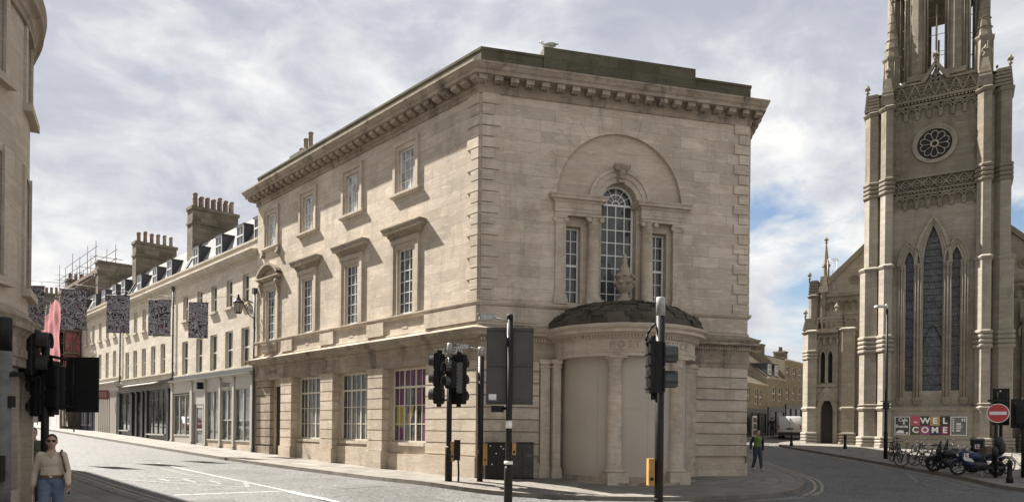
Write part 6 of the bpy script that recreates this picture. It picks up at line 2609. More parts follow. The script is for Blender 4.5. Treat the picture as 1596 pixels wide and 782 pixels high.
# sign seen from behind
s3 = at('road_sign', 'large grey sign board seen from behind on a black pole', 'road sign', -0.07, 16.0, 0, up=0.34)
pole(s3, 0.07, -0.4, 4.19, M['blackpole'], 0.12, M['blackpole'], sleeve=0.82)
m = MB()
m.box(-0.52, 0.53, 0.10, 0.125, 2.19, 3.91)
so = local('sign_board', m, M['signback'], s3)
m = MB()
for z in (2.24, 3.05, 3.84):
    m.box(-0.50, 0.51, 0.06, 0.10, z, z + 0.045)
for x in (-0.52, 0.51):
    m.box(x, x + 0.02, 0.09, 0.13, 2.19, 3.91)
m.box(-0.09, 0.09, 0.03, 0.1, 3.02, 3.12)
m.box(-0.09, 0.09, 0.03, 0.1, 2.2, 2.3)
local('sign_rails', m, M['lead'], so)
m = MB()
m.box(-0.46, -0.29, 0.094, 0.099, 2.27, 2.42)
local('sticker', m, M['signwhite'], so)
detector(s3, -0.02, -0.02, 4.04, -0.92, -0.25)
m = MB()
m.cbox(-0.40, -0.12, 0.02, 0.28, 2.02, 2.16, 0.03)
m.tube((-0.12, 0.1, 2.1), (0.0, 0.0, 2.1), 0.03)
local('camera_box', m, M['black'], s3)
pushbox(s3, 0.12, 0.02, 1.07, 0.09, 0.27)
m = MB()
m.lathe(0, 0, [(0.073, 1.66), (0.073, 1.83)], n=14)
m.lathe(0, 0, [(0.098, 0.86), (0.098, 0.93)], n=14)
local('sticker', m, M['signwhite'], s3)
# nearest signal
s4 = at('traffic_signal', 'two-lamp pedestrian signal on a tall black pole in front of the bow porch', 'traffic light', 2.05, 10.0, 0, SG, up=0.36)
pole(s4, 0.064, -0.4, 3.47, M['blackpole'], 0.26)
head(s4, -0.01, 0.06, 2.14, R(-8), 2, 0.355, name='pedestrian_signal')
m = MB()
m.cbox(-0.17, -0.085, -0.12, 0.18, 2.15, 2.90, 0.02)
for i in range(5):
    m.box(-0.185, -0.165, -0.13, 0.19, 2.2 + 0.16 * i, 2.215 + 0.16 * i)
local('louvred_housing', m, M['black'], s4)
m = MB()
pts = [(-0.05, 0, 3.12), (-0.12, 0, 3.06), (-0.18, 0, 2.96), (-0.2, 0, 2.86), (-0.17, 0, 2.78), (-0.1, 0.03, 2.74)]
m.path(pts, 0.017)
local('cable', m, M['black'], s4)
pushbox(s4, -0.115, 0.0, 0.86, 0.085, 0.37, 0.16)
# left group
s5 = at('lamp_column', 'worn grey pole with a black ticket box at the left edge', 'pole', -6.36, 9.0, 0)
pole(s5, 0.078, -0.1, 3.1, M['greypole'], 0.42, M['blackpole'])
m = MB()
m.cbox(-0.11, 0.08, -0.18, -0.07, 1.06, 1.38, 0.015)
bo = local('ticket_box', m, M['black'], s5)
m = MB()
m.box(-0.09, 0.07, -0.184, -0.18, 1.27, 1.31)
local('label_strip', m, M['signwhite'], bo)
m = MB()
m.box(0.07, 0.22, -0.02, 0.02, 2.36, 2.42)
m.cbox(0.05, 0.12, -0.04, 0.04, 1.98, 2.12, 0.01)
local('bracket', m, M['black'], s5)
s6 = at('traffic_signal', 'cluster of dark signal heads on a pole behind the walking woman', 'traffic light', -7.80, 12.0, 0, SG)
pole(s6, 0.06, -0.1, 3.3, M['blackpole'], 0.0)
head(s6, -0.18, -0.05, 2.58, R(14), 2, 0.38, name='pedestrian_signal')
head(s6, -0.12, 0.10, 1.9, R(150), 2, 0.34)
head(s6, 0.12, 0.08, 2.02, R(78), 2, 0.36)
m = MB()
for z in (2.92, 2.14):
    m.tube((0, 0, z), (0.42, 0.02, z - 0.08), 0.025, n=6)
m.box(0.33, 0.87, 0.02, 0.05, 1.98, 2.90)
local('sign_board', m, M['black'], s6)
m = MB()
m.tube((0.46, 0.005, 1.98), (0.46, 0.005, 2.88), 0.02, n=6)
for z in (2.05, 2.4, 2.84):
    m.box(0.42, 0.50, -0.015, 0.018, z, z + 0.035)
local('sign_rails', m, M['blackpole'], s6)
# roadside cabinets
for k, (a, b, lb_) in enumerate(((0.16, 0.92, 'black roadside cabinet dotted with stickers, next to the corner pole'), (1.02, 1.80, 'black roadside cabinet covered in pale scrawled graffiti'))):
    p = FR.w((a + b) / 2, 0.40)
    cbt = thing('roadside_cabinet', lb_, 'cabinet', (p.x, p.y, gh(p.x, p.y) + PV), 0, 'roadside cabinets against the wall')
    m = MB(FR)
    m.box(a, b, 0.18, 0.58, 0.08, 1.30)
    m.build('body', M['graffiti'] if k else M['blackpole'], cbt)
    m = MB(FR)
    m.box(a - 0.02, b + 0.02, 0.16, 0.61, 1.30, 1.335)
    m.box(a - 0.02, b + 0.02, 0.16, 0.60, 0.05, 0.16)
    m.build('lid', M['black'], cbt)
    m = MB(FR)
    mid = (a + b) / 2
    for x0, x1 in ((a + 0.03, mid - 0.008), (mid + 0.008, b - 0.03)):
        m.box(x0, x1, 0.58, 0.592, 0.2, 1.26)
    m.build('door', M['graffiti'] if k else M['blackpole'], cbt)
    if not k:
        m = MB(FR)
        for x, z in ((0.30, 1.2), (0.5, 0.95), (0.66, 1.18), (0.36, 0.6), (0.74, 1.1)):
            m.box(x, x + 0.04, 0.592, 0.594, z, z + 0.035)
        m.build('stickers', M['signwhite'], cbt)
# street name plate
sp = FL.w(1.55, 0.1, 4.42)
sn = thing('street_sign', 'white street name plate reading NEW BOND ST', 'sign', sp)
m = MB(FL)
m.box(0.75, 2.35, 0.062, 0.085, 4.36, 4.58)
m.build('plate', M['hoarding'], sn)
m = MB(FL)
text(m, 'NEW BOND ST', 0.22, lambda x, y: (1.55 - x, 0.088, 4.465 + y), 0.006, 1.05)
m.build('lettering', M['blackletter'], sn)
# wall lantern on a scrolled bracket
wp = FL.w(17.9, 0.85, 7.5)
wl_ = thing('wall_lantern', 'black iron wall lantern on a scrolled bracket', 'lantern', wp)
lf = FL
m = MB(lf)
m.path([(17.9, 0.0, 8.1), (17.9, 0.35, 8.22), (17.9, 0.62, 8.1), (17.9, 0.8, 8.02)], 0.03)
m.path([(17.9, 0.0, 7.3), (17.9, 0.3, 7.5), (17.9, 0.5, 7.85), (17.9, 0.62, 8.1)], 0.026)
m.torus((17.9, 0.25, 7.85), (1, 0, 0), 0.14, 0.02, 14, 5)
m.torus((17.9, 0.48, 8.28), (1, 0, 0), 0.08, 0.018, 12, 5)
m.torus((17.9, 0.12, 7.62), (1, 0, 0), 0.09, 0.018, 12, 5)
m.box(17.86, 17.94, 0.0, 0.03, 7.1, 8.35)
m.build('bracket', M['iron'], wl_)
m = MB(lf)
m.lathe(17.9, 0.85, [(0.05, 8.36), (0.10, 8.28), (0.14, 8.2), (0.28, 8.06), (0.29, 8.02), (0.2, 8.0)], n=6, smooth=False)
m.lathe(17.9, 0.85, [(0.04, 8.36), (0.06, 8.42), (0.0, 8.5)], n=6)
m.lathe(17.9, 0.85, [(0.13, 7.48), (0.16, 7.52), (0.16, 7.55)], n=6)
for k in range(6):
    a = 2 * pi * k / 6
    m.tube((17.9 + 0.15 * math.cos(a), 0.85 + 0.15 * math.sin(a), 7.52), (17.9 + 0.24 * math.cos(a), 0.85 + 0.24 * math.sin(a), 8.03), 0.014, n=4)
m.build('lantern_frame', M['iron'], wl_)
m = MB(lf)
m.lathe(17.9, 0.85, [(0.14, 7.54), (0.225, 8.0)], n=6, smooth=False)
m.build('lantern_glass', M['lampglass'], wl_)
# posts on the far pavement
p = FL.w(46.5, 2.2)
q = at('sign_post', 'slim dark post holding a small dark red hanging sign by the grey fluted shop', 'sign post', p.x, p.y)
m = MB()
m.tube((0, 0, 0), (0, 0, 3.2), 0.05, n=8)
local('post', m, M['blackpole'], q)
p = FL.w(56.5, 2.4)
q = at('sign_post', 'thin dark post standing in front of the white site hoarding', 'sign post', p.x, p.y)
m = MB()
m.tube((0, 0, 0), (0, 0, 2.9), 0.055, n=8)
m.lathe(0, 0, [(0.09, 0), (0.09, 0.5), (0.06, 0.55)], n=8)
local('post', m, M['blackpole'], q)
p = FL.w(44.2, 0.75, 4.1)
hs = thing('hanging_sign', 'small dark red hanging shop sign above the pavement', 'sign', p)
m = MB(Frame((p.x, p.y), (0.9, 0.25)))
m.box(-0.42, 0.42, -0.03, 0.03, 3.75, 4.45)
m.build('panel', M['maroon'] if 'maroon' in M else M['red'], hs)
m = MB(Frame((p.x, p.y), (0.9, 0.25)))
for r in range(3):
    for c in range(3):
        m.box(-0.28 + 0.2 * c, -0.13 + 0.2 * c, -0.036, -0.03, 3.92 + 0.15 * r, 4.01 + 0.15 * r)
m.tube((-0.6, 0.0, 4.5), (0.45, 0.0, 4.5), 0.02, n=5)
m.build('pattern', M['potpale'], hs)

# doodle banners strung across the street
BN = [(-16.04, 36.6, 8.04, 0.96, 1.80), (-17.42, 35.4, 7.93, 1.04, 1.76), (-18.81, 34.2, 7.92, 1.02, 1.77), (-19.57, 32.0, 7.78, 1.05, 1.80), (-20.15, 30.0, 7.52, 1.05, 1.80)]
labs = ['street banner of black and white doodles hanging closest to the wall lantern', 'street banner of black and white doodles hanging beside the first downpipe', 'street banner of black and white doodles hanging in the middle of the row',
        'street banner of black and white doodles hanging over the pink netting', 'street banner of doodles half hidden behind the rounded corner house']
for (x, y, zt, w, h), lb_ in zip(BN, labs):
    b = thing('street_banner', lb_, 'banner', (x, y, zt - h), R(8), 'doodle banners strung across the street')
    m = MB()
    n = 8
    for i in range(n):
        for s_ in (0.0, 0.012):
            a, c = -w / 2 + w * i / n, -w / 2 + w * (i + 1) / n
            wv = lambda u: 0.035 * math.sin(u * 5 + x)
            rows = 5
            for j in range(rows):
                z0, z1 = h * j / rows, h * (j + 1) / rows
                k0, k1 = 1 - j / rows, 1 - (j + 1) / rows
                m.face([(a, wv(a) * k0 + s_, z0), (c, wv(c) * k0 + s_, z0), (c, wv(c) * k1 + s_, z1), (a, wv(a) * k1 + s_, z1)],
                       [(a + x, z0), (c + x, z0), (c + x, z1), (a + x, z1)])
    local('cloth', m, M['banner'], b)
    m = MB()
    m.tube((-w / 2 - 0.03, 0.006, h), (w / 2 + 0.03, 0.006, h), 0.018, n=6)
    m.tube((-w / 2 - 0.01, 0.006, 0.0), (w / 2 + 0.01, 0.006, 0.0), 0.014, n=6)
    for sx in (-1, 1):
        m.tube((sx * w * 0.4, 0.006, h), (sx * w * 0.4, 0.006, h + 0.22), 0.006, n=4)
    local('batten', m, M['black'], b)
cw_ = MB()
e0 = FL.w(19.7, 0.0, 8.9)
pts = [(e0.x, e0.y, 8.7)] + [(x, y, zt + 0.22) for x, y, zt, w, h in BN] + [(-22.2, 27.2, 8.4)]
cw_.path(pts, 0.012, 5)
for p, q in zip(BN[:-1], BN[1:]):
    pass
tag(cw_.build('banner_cable', M['steel'], None, base=(-19, 33, 8)), 'thin steel cable carrying the doodle banners over the street', 'cable')

# ------------------------------------------------------------------ right-hand street furniture
n1 = at('no_entry_sign', 'round red no entry sign with a white bar on a black pole', 'road sign', 18.39, 27.3)
pole(n1, 0.06, -0.1, 2.86, M['blackpole'], 0.0)
SFR = Frame((0, 0), (0.96, 0.28), (0.56, -0.83))
m = MB(Frame((0, -0.09), (0.87, -0.49), (-0.49, -0.87)))
zc_ = 2.42
m.ring(0, zc_, 0, 0.345, 0.0, 0.02, 0, 2 * pi, 32)
no_ = local('sign_disc', m, M['red'], n1)
m2 = MB(m.fr)
m2.box(-0.27, 0.27, 0.02, 0.026, zc_ - 0.06, zc_ + 0.06)
m2.ring(0, zc_, 0.335, 0.362, -0.005, 0.024, 0, 2 * pi, 32)
local('white_bar', m2, M['signwhite'], no_)
m = MB()
m.cbox(-0.28, 0.28, -0.1, 0.1, 2.86, 2.93, 0.02)
local('sign_light', m, M['black'], n1)
m = MB()                # bag hung on the pole
m.ball((0.03, -0.12, 1.35), 0.17, 0.12, 0.20, 10, 7)
m.ball((0.22, 0.02, 1.12), 0.17, 0.14, 0.28, 10, 7)
m.ball((-0.08, -0.08, 1.0), 0.12, 0.1, 0.2, 9, 6)
local('hung_bag', m, M['leather'], n1)
s7 = at('traffic_signal', 'traffic signal with a dark backing board behind the no entry sign', 'traffic light', 19.05, 28.0, 0, SG)
pole(s7, 0.06, -0.1, 3.3, M['blackpole'], 0.0)
m = MB(Frame((0, 0), (0.87, -0.49), (-0.49, -0.87)))
m.box(-0.28, 0.27, -0.05, -0.02, 1.95, 3.38)
local('backing_board', m, M['black'], s7)
head(s7, 0.0, -0.06, 2.1, R(60), 3, 0.38)
m = MB(Frame((0, 0), (0.87, -0.49), (-0.49, -0.87)))
m.box(-0.10, 0.06, 0.07, 0.10, 2.86, 3.1)
local('sign_plate', m, M['hoarding'], s7)
s8 = at('traffic_signal', 'dark signal head cut off by the right edge', 'traffic light', 19.35, 27.2, 0, SG)
pole(s8, 0.06, -0.1, 3.0, M['blackpole'], 0.0)
head(s8, -0.12, -0.05, 2.0, R(55), 2, 0.42, backboard=True)
lp = at('street_lamp', 'tall slim black lamp column with a flat pale head', 'street lamp', 19.25, 37.0)
m = MB()
m.lathe(0, 0, [(0.10, -0.1), (0.10, 1.3), (0.075, 1.4), (0.065, 4.5), (0.05, 7.7)], n=12)
m.tube((-0.30, 0, 2.95), (0.30, 0.02, 2.95), 0.022, n=6)
m.cbox(-0.13, 0.13, -0.1, 0.1, 2.55, 2.9, 0.03)
local('column', m, M['blackpole'], lp)
m = MB()
m.path([(0, 0, 7.65), (-0.02, 0, 7.78), (-0.2, 0, 7.82)], 0.035)
m.cbox(-0.62, -0.02, -0.16, 0.16, 7.78, 7.87, 0.04)
m.ball((-0.05, 0, 7.9), 0.06, 0.06, 0.05, 8, 5)
local('lamp_head', m, M['hoarding'], lp)


def bollard(label, x, y, h):
    b = at('bollard', label, 'bollard', x, y, 0, 'cast iron bollards on the church pavement')
    m = MB()
    m.lathe(0, 0, [(0.11, -0.05), (0.11, 0.18), (0.085, 0.24), (0.075, h * 0.78), (0.10, h * 0.82), (0.10, h * 0.87), (0.075, h * 0.9), (0.09, h * 0.95), (0.06, h), (0, h + 0.01)], n=12)
    local('post', m, M['blackpole'], b)


bollard('black bollard standing alone in front of the church aisle', 21.1, 45.5, 0.92)
bollard('black bollard at the kerb corner near the white van', 18.75, 48.2, 0.95)
bollard('stubby black bollard on the kerb corner beneath the signals', 17.75, 25.6, 0.80)
# ------------------------------------------------------------------ bicycles, motorcycles, van, cars


def wheel(parent, x, z, r, th, tyre=0.05, spokes=0, name='wheel', rimmat='chrome', y=0.0):
    m = MB()
    m.torus((x, y, z), (0, 1, 0), r - tyre, tyre, 24, 7)
    w = local(name, m, M['rubber'], parent)
    m = MB()
    m.torus((x, y, z), (0, 1, 0), r - tyre * 1.9, tyre * 0.4, 22, 5)
    m.tube((x, y - 0.05, z), (x, y + 0.05, z), 0.035 if not spokes or spokes > 10 else 0.07, n=8)
    n = spokes or 14
    for i in range(n):
        a = 2 * pi * i / n
        m.tube((x + 0.03 * math.cos(a), y, z + 0.03 * math.sin(a)), (x + (r - tyre * 1.9) * math.cos(a), y, z + (r - tyre * 1.9) * math.sin(a)), 0.004 if n > 10 else 0.028, n=4)
    local('rim', m, M[rimmat], w)
    return w


def bicycle(label, x, y, rz, frame_mat, lean=0.0, basket=False, group='bicycles parked on the church pavement'):
    b = at('bicycle', label, 'bicycle', x, y, rz, group)
    b.rotation_euler = (lean, 0, rz)
    for wx in (-0.52, 0.52):
        wheel(b, wx, 0.34, 0.34, 0.02, 0.022, 18, rimmat='lead')
    m = MB()
    bb, seat, head_, fr_, rr_ = (-0.06, 0, 0.30), (-0.20, 0, 0.82), (0.36, 0, 0.86), (0.52, 0, 0.34), (-0.52, 0, 0.34)
    ht = (0.38, 0, 0.72)
    for p, q, r in ((bb, (-0.19, 0, 0.78), 0.017), (bb, ht, 0.019), ((-0.18, 0, 0.74), head_, 0.017), (ht, head_, 0.02)):
        m.tube(p, q, r, n=7)
    for s in (-1, 1):
        m.tube(bb, (rr_[0], s * 0.06, rr_[2]), 0.01, n=5)
        m.tube((-0.18, 0, 0.74), (rr_[0], s * 0.06, rr_[2]), 0.009, n=5)
        m.tube(ht, (fr_[0], s * 0.05, fr_[2]), 0.012, n=5)
    local('frame', m, M[frame_mat], b)
    m = MB()
    m.tube(head_, (0.33, 0, 0.98), 0.014, n=6)
    m.path([(0.26, -0.28, 1.0), (0.36, -0.18, 1.02), (0.36, 0, 1.0), (0.36, 0.18, 1.02), (0.26, 0.28, 1.0)], 0.013)
    for s in (-1, 1):
        m.tube((0.26, s * 0.28, 1.0), (0.14, s * 0.29, 1.0), 0.018, n=6)
    local('handlebar', m, M['bikeblack'], b)
    m = MB()
    m.tube((-0.19, 0, 0.78), (-0.215, 0, 0.93), 0.012, n=6)
    m.ball((-0.27, 0, 0.955), 0.13, 0.075, 0.035, 10, 5)
    m.ball((-0.15, 0, 0.955), 0.11, 0.03, 0.028, 8, 5)
    local('saddle', m, M['leather'], b)
    m = MB()
    m.torus((bb[0], 0.05, bb[2]), (0, 1, 0), 0.09, 0.008, 16, 4)
    m.tube((bb[0], 0.07, bb[2]), (bb[0] + 0.12, 0.07, bb[2] - 0.12), 0.012, n=5)
    m.tube((bb[0], -0.07, bb[2]), (bb[0] - 0.12, -0.07, bb[2] + 0.12), 0.012, n=5)
    m.box(bb[0] + 0.06, bb[0] + 0.18, 0.07, 0.15, bb[2] - 0.135, bb[2] - 0.11)
    m.box(bb[0] - 0.18, bb[0] - 0.06, -0.15, -0.07, bb[2] + 0.11, bb[2] + 0.135)
    local('crank', m, M['bikeblack'], b)
    for wx in (-0.52, 0.52):
        m = MB()
        m.torus((wx, 0, 0.34), (0, 1, 0), 0.365, 0.014, 14, 4, R(-170), R(-20), u=(1, 0, 0))
        local('mudguard', m, M['bikeblack'], b)
    if basket:
        m = MB()
        for z in (0.80, 0.95, 1.08):
            for p, q in (((0.40, -0.2), (0.80, -0.2)), ((0.80, -0.2), (0.80, 0.2)), ((0.80, 0.2), (0.40, 0.2)), ((0.40, 0.2), (0.40, -0.2))):
                m.tube((p[0], p[1], z), (q[0], q[1], z), 0.012, n=5)
        m.box(0.42, 0.78, -0.18, 0.18, 0.78, 1.06)
        local('front_crate', m, M['plank'], b)
    return b


def rbox(m, pts, y0, y1, taper=0.75):
    """side outline [(x, z)] given a soft body: full width inside, narrower edge faces"""
    n = len(pts)
    cx0 = sum(p[0] for p in pts) / n
    cz0 = sum(p[1] for p in pts) / n
    ym = (y0 + y1) / 2
    hy = (y1 - y0) / 2
    rings = []
    for f, yy in ((0.72, -1.0), (0.93, -0.8), (1.0, -0.4), (1.0, 0.4), (0.93, 0.8), (0.72, 1.0)):
        rings.append([(cx0 + (p[0] - cx0) * f, ym + hy * yy, cz0 + (p[1] - cz0) * f) for p in pts])
    old = m.sm
    m.sm = True
    for a, b in zip(rings[:-1], rings[1:]):
        for i in range(n):
            j = (i + 1) % n
            m.face([a[i], a[j], b[j], b[i]])
    m.face(rings[0])
    m.face(rings[-1])
    m.sm = old


def motorcycle(label, x, y, rz, main, sport=True, topbox=False, plate=True):
    b = at('motorcycle', label, 'motorcycle', x, y, rz, 'motorcycles parked on the church pavement')
    b.rotation_euler = (R(-7), 0, rz)
    wheel(b, 0.68, 0.30, 0.30, 0.1, 0.055, 5, rimmat='chrome' if sport else 'bikeblack')
    wheel(b, -0.66, 0.31, 0.31, 0.1, 0.075, 5, rimmat='bikeblack')
    m = MB()
    rbox(m, [(-0.28, 0.22), (0.30, 0.20), (0.38, 0.42), (0.26, 0.58), (-0.25, 0.58), (-0.36, 0.4)], -0.16, 0.16)
    m.tube((-0.1, 0.16, 0.32), (-0.8, 0.22, 0.36), 0.05, 0.06, n=9)
    m.tube((0.30, 0.12, 0.5), (0.05, 0.15, 0.28), 0.035, n=7)
    local('engine', m, M['bikeblack'], b)
    m = MB()
    for s in (-1, 1):
        m.tube((0.68, s * 0.09, 0.30), (0.46, s * 0.09, 0.92), 0.028, n=8)
        m.tube((-0.66, s * 0.10, 0.31), (-0.2, s * 0.09, 0.38), 0.03, n=7)
    m.tube((0.44, -0.33, 0.98), (0.46, 0.33, 0.98), 0.016, n=6)
    for s in (-1, 1):
        m.tube((0.44, s * 0.33, 0.98), (0.34, s * 0.40, 0.97), 0.02, n=6)
        m.tube((0.42, s * 0.26, 0.99), (0.45, s * 0.34, 1.13), 0.008, n=5)
        m.ball((0.45, s * 0.36, 1.16), 0.03, 0.075, 0.045, 8, 5)
    m.tube((-0.05, 0.14, 0.25), (-0.08, 0.32, 0.02), 0.014, n=5)
    local('forks', m, M['chrome'] if sport else M['bikeblack'], b)
    m = MB()
    rbox(m, [(-0.12, 0.60), (0.34, 0.62), (0.42, 0.78), (0.26, 0.92), (0.02, 0.90), (-0.14, 0.78)], -0.15, 0.15)
    local('tank', m, M[main], b)
    m = MB()
    rbox(m, [(-0.80, 0.78), (-0.72, 0.90), (-0.3, 0.86), (-0.10, 0.80), (-0.10, 0.72), (-0.55, 0.72)], -0.13, 0.13)
    local('seat', m, M['leather'], b)
    m = MB()
    rbox(m, [(-0.95, 0.80), (-0.78, 0.82), (-0.30, 0.72), (-0.2, 0.60), (-0.5, 0.60), (-0.9, 0.74)], -0.11, 0.11)
    local('tail', m, M[main], b)
    m = MB()
    if sport:
        rbox(m, [(0.16, 0.34), (0.52, 0.40), (0.70, 0.72), (0.74, 0.86), (0.52, 1.06), (0.40, 0.94), (0.36, 0.62), (0.1, 0.5)], -0.20, 0.20)
    else:
        rbox(m, [(0.40, 0.55), (0.58, 0.60), (0.62, 0.90), (0.50, 1.10), (0.42, 1.0)], -0.19, 0.19)
        rbox(m, [(0.42, 0.98), (0.56, 1.0), (0.46, 1.30), (0.40, 1.28)], -0.15, 0.15)
    local('fairing', m, M[main], b)
    m = MB()
    m.ball((0.70 if sport else 0.60, 0, 0.80), 0.06, 0.12, 0.07, 10, 6)
    local('headlight', m, M['signwhite'], b)
    m = MB()
    m.torus((0.68, 0, 0.30), (0, 1, 0), 0.335, 0.05, 14, 5, R(-150), R(-20), u=(1, 0, 0))
    local('mudguard', m, M[main], b)
    if sport:
        m = MB()
        for s in (-1, 1):
            m.poly([(0.2, 0.56), (0.55, 0.62), (0.62, 0.74), (0.3, 0.70)], s * 0.202, s * 0.208)
            m.poly([(-0.85, 0.79), (-0.5, 0.72), (-0.45, 0.76), (-0.8, 0.83)], s * 0.112, s * 0.116)
        local('white_panels', m, M['bikewhite'], b)
    if topbox:
        m = MB()
        m.cbox(-1.05, -0.58, -0.27, 0.27, 0.92, 1.32, 0.06)
        m.cbox(-1.06, -0.57, -0.28, 0.28, 1.30, 1.38, 0.06)
        for s in (-1, 1):
            m.cbox(-0.95, -0.45, s * 0.30 - 0.12, s * 0.30 + 0.12, 0.48, 0.86, 0.05)
        local('top_box', m, M['bikeblack'], b)
    if plate:
        px, py, pz = ((-0.80, 0.285, 1.10) if topbox else (0.50, 0.212, 0.80))
        m = MB()
        m.box(px - 0.085, px + 0.085, py, py + 0.004, pz - 0.08, pz + 0.10)
        lo = local('learner_plate', m, M['signwhite'], b)
        m = MB()
        text(m, 'L', 0.16, lambda u, v: (px - u, py + 0.006, pz + 0.01 + v), 0.012)
        local('plate_lettering', m, M['red'], lo)
    return b


LEFT = R(180)
motorcycle('blue and white sports motorcycle with a pale front wheel and learner plate', 17.95, 27.7, R(168), 'bikeblue', True, False)
motorcycle('black touring motorcycle with a boxy top case carrying a learner plate', 18.0, 29.3, R(150), 'bikeblack', False, True)
motorcycle('black motorcycle squeezed in behind the touring one', 19.1, 30.6, R(140), 'bikeblack', False, False, False)
bicycle('black bicycle standing end-on beside the lamp column', 18.5, 34.6, R(262), 'bikeblack', R(4))
bicycle('dark blue bicycle leaning, nearest the kerb', 17.95, 32.1, R(172), 'bikeblue', R(-10))
bicycle('black bicycle tangled beside the dark blue one', 18.75, 32.4, R(140), 'bikeblack', R(9))
bicycle('black bicycle beside the black motorcycles', 19.2, 32.2, R(205), 'bikeblack', R(-8))
bicycle('bicycle with a wooden front crate at the right edge', 19.35, 28.6, R(200), 'bikeblack', R(6), True)
bicycle('pale bicycle partly cut off at the right edge', 20.4, 28.9, R(185), 'bikewhite', R(-6))
for i, (x, y, a) in enumerate(((21.0, 39.5, 80), (22.2, 39.0, 95), (23.4, 38.4, 88), (24.5, 37.9, 100))):
    bicycle(['bicycle in the row by the church wall, closest to the lamp column', 'bicycle in the row by the church wall, second from the lamp column', 'bicycle in the row by the church wall, third from the lamp column', 'bicycle in the row by the church wall, farthest from the lamp column'][i],
            x, y, R(a), 'bikeblack', R(5))


def car(name, label, cat, x, y, rz, paint, prof, w, wheels, glass, van=False, group=None):
    """side outline lofted across the width with tumble-home"""
    c = at(name, label, cat, x, y, rz, group, up=0.0)
    m = MB()
    n = len(prof)
    rings = []
    for yy, f in ((-1.0, 0.90), (-0.96, 0.97), (-0.82, 1.0), (0.82, 1.0), (0.96, 0.97), (1.0, 0.90)):
        r = []
        for px, pz in prof:
            tum = 1.0 - 0.16 * max(0, (pz - 0.9)) * (0.5 if van else 1.0)
            r.append((px * (0.985 if abs(yy) > 0.9 else 1), yy * w / 2 * tum, pz if abs(yy) < 0.9 else pz - (0.03 if pz > 0.8 else 0)))
        rings.append(r)
    m.sm = True
    for a, b in zip(rings[:-1], rings[1:]):
        for i in range(n):
            j = (i + 1) % n
            m.face([a[i], a[j], b[j], b[i]])
    m.sm = False
    m.face(rings[0])
    m.face(rings[-1])
    local('body', m, paint, c)
    g = MB()
    for a in glass:
        if a[0] == 'side':
            for s in (-1, 1):
                pts = a[1]
                q = []
                for px, pz in pts:
                    tum = 1.0 - 0.16 * max(0, (pz - 0.9)) * (0.5 if van else 1.0)
                    q.append((px, s * (w / 2 * tum + 0.006), pz - 0.02))
                g.face(q)
        else:
            (x0, z0), (x1, z1), k = a[1], a[2], a[3]
            g.face([(x0, -w / 2 * k, z0), (x0, w / 2 * k, z0), (x1, w / 2 * k * 0.9, z1), (x1, -w / 2 * k * 0.9, z1)])
    local('window', g, M['glass'], c)
    for wx in wheels:
        for s in (-1, 1):
            t = MB()
            yy = s * (w / 2 - 0.1)
            t.lathe(0, 0, [(0.0, 0.0)], n=3) if False else None
            t.tube((wx, yy - 0.1, 0.31), (wx, yy + 0.1, 0.31), 0.31, n=18)
            wo = local('wheel', t, M['rubber'], c)
            t = MB()
            t.tube((wx, yy + s * 0.09, 0.31), (wx, yy + s * 0.108, 0.31), 0.19, 0.17, n=14)
            local('rim', t, M['chrome'], wo)
    return c


van_prof = [(-2.15, 0.28), (2.2, 0.28), (2.28, 0.6), (2.2, 0.95), (1.45, 1.15), (0.85, 1.78), (0.4, 1.88), (-1.95, 1.90), (-2.08, 1.82), (-2.18, 0.95), (-2.2, 0.5)]
v = car('van', 'small white van seen from behind, parked beside the church', 'van', 24.35, 62.5, R(64), M['vanpaint'], van_prof, 1.86, (-1.4, 1.45), [('front', (1.5, 1.2), (0.9, 1.76), 0.82)], True)
m = MB()
m.box(-2.24, -2.16, -0.9, 0.9, 0.30, 0.56)
local('bumper', m, M['bikeblack'], v)
m = MB()
m.box(-2.2, -2.17, -0.008, 0.008, 0.58, 1.82)
m.box(-2.19, -2.165, -0.28, 0.28, 0.78, 0.90)
local('door_gap', m, M['black'], v)
for s in (-1, 1):
    m = MB()
    m.box(-2.205, -2.12, s * 0.86 - 0.04, s * 0.86 + 0.04, 0.8, 1.15)
    local('tail_light', m, M['maroon'], v)
car_prof = [(-2.0, 0.25), (2.0, 0.25), (2.08, 0.55), (1.95, 0.78), (1.1, 0.92), (0.55, 1.36), (0.1, 1.46), (-0.9, 1.46), (-1.7, 1.05), (-2.02, 0.9), (-2.06, 0.5)]
cg = [('side', [(0.95, 0.95), (0.5, 1.34), (-0.85, 1.36), (-1.45, 0.98)]), ('front', (1.14, 0.93), (0.58, 1.37), 0.8), ('front', (-0.98, 1.47), (-1.68, 1.08), 0.8)]
for t, o, mt, lb_ in ((38.0, 7.6, 'bikewhite', 'white car far up the street beside the rounded corner house'), (49.0, 7.4, 'red', 'red car farther up the street beyond the white one')):
    p = FL.w(t, o)
    c = car('car', lb_, 'car', p.x, p.y, math.atan2(-_l.y, -_l.x), M[mt], car_prof, 1.78, (-1.25, 1.3), cg, group='cars up the street')
    m = MB()
    for s in (-1, 1):
        m.ball((2.0, s * 0.62, 0.68), 0.07, 0.17, 0.08, 8, 5)
    local('headlight', m, M['chrome'], c)
# ------------------------------------------------------------------ people and birds


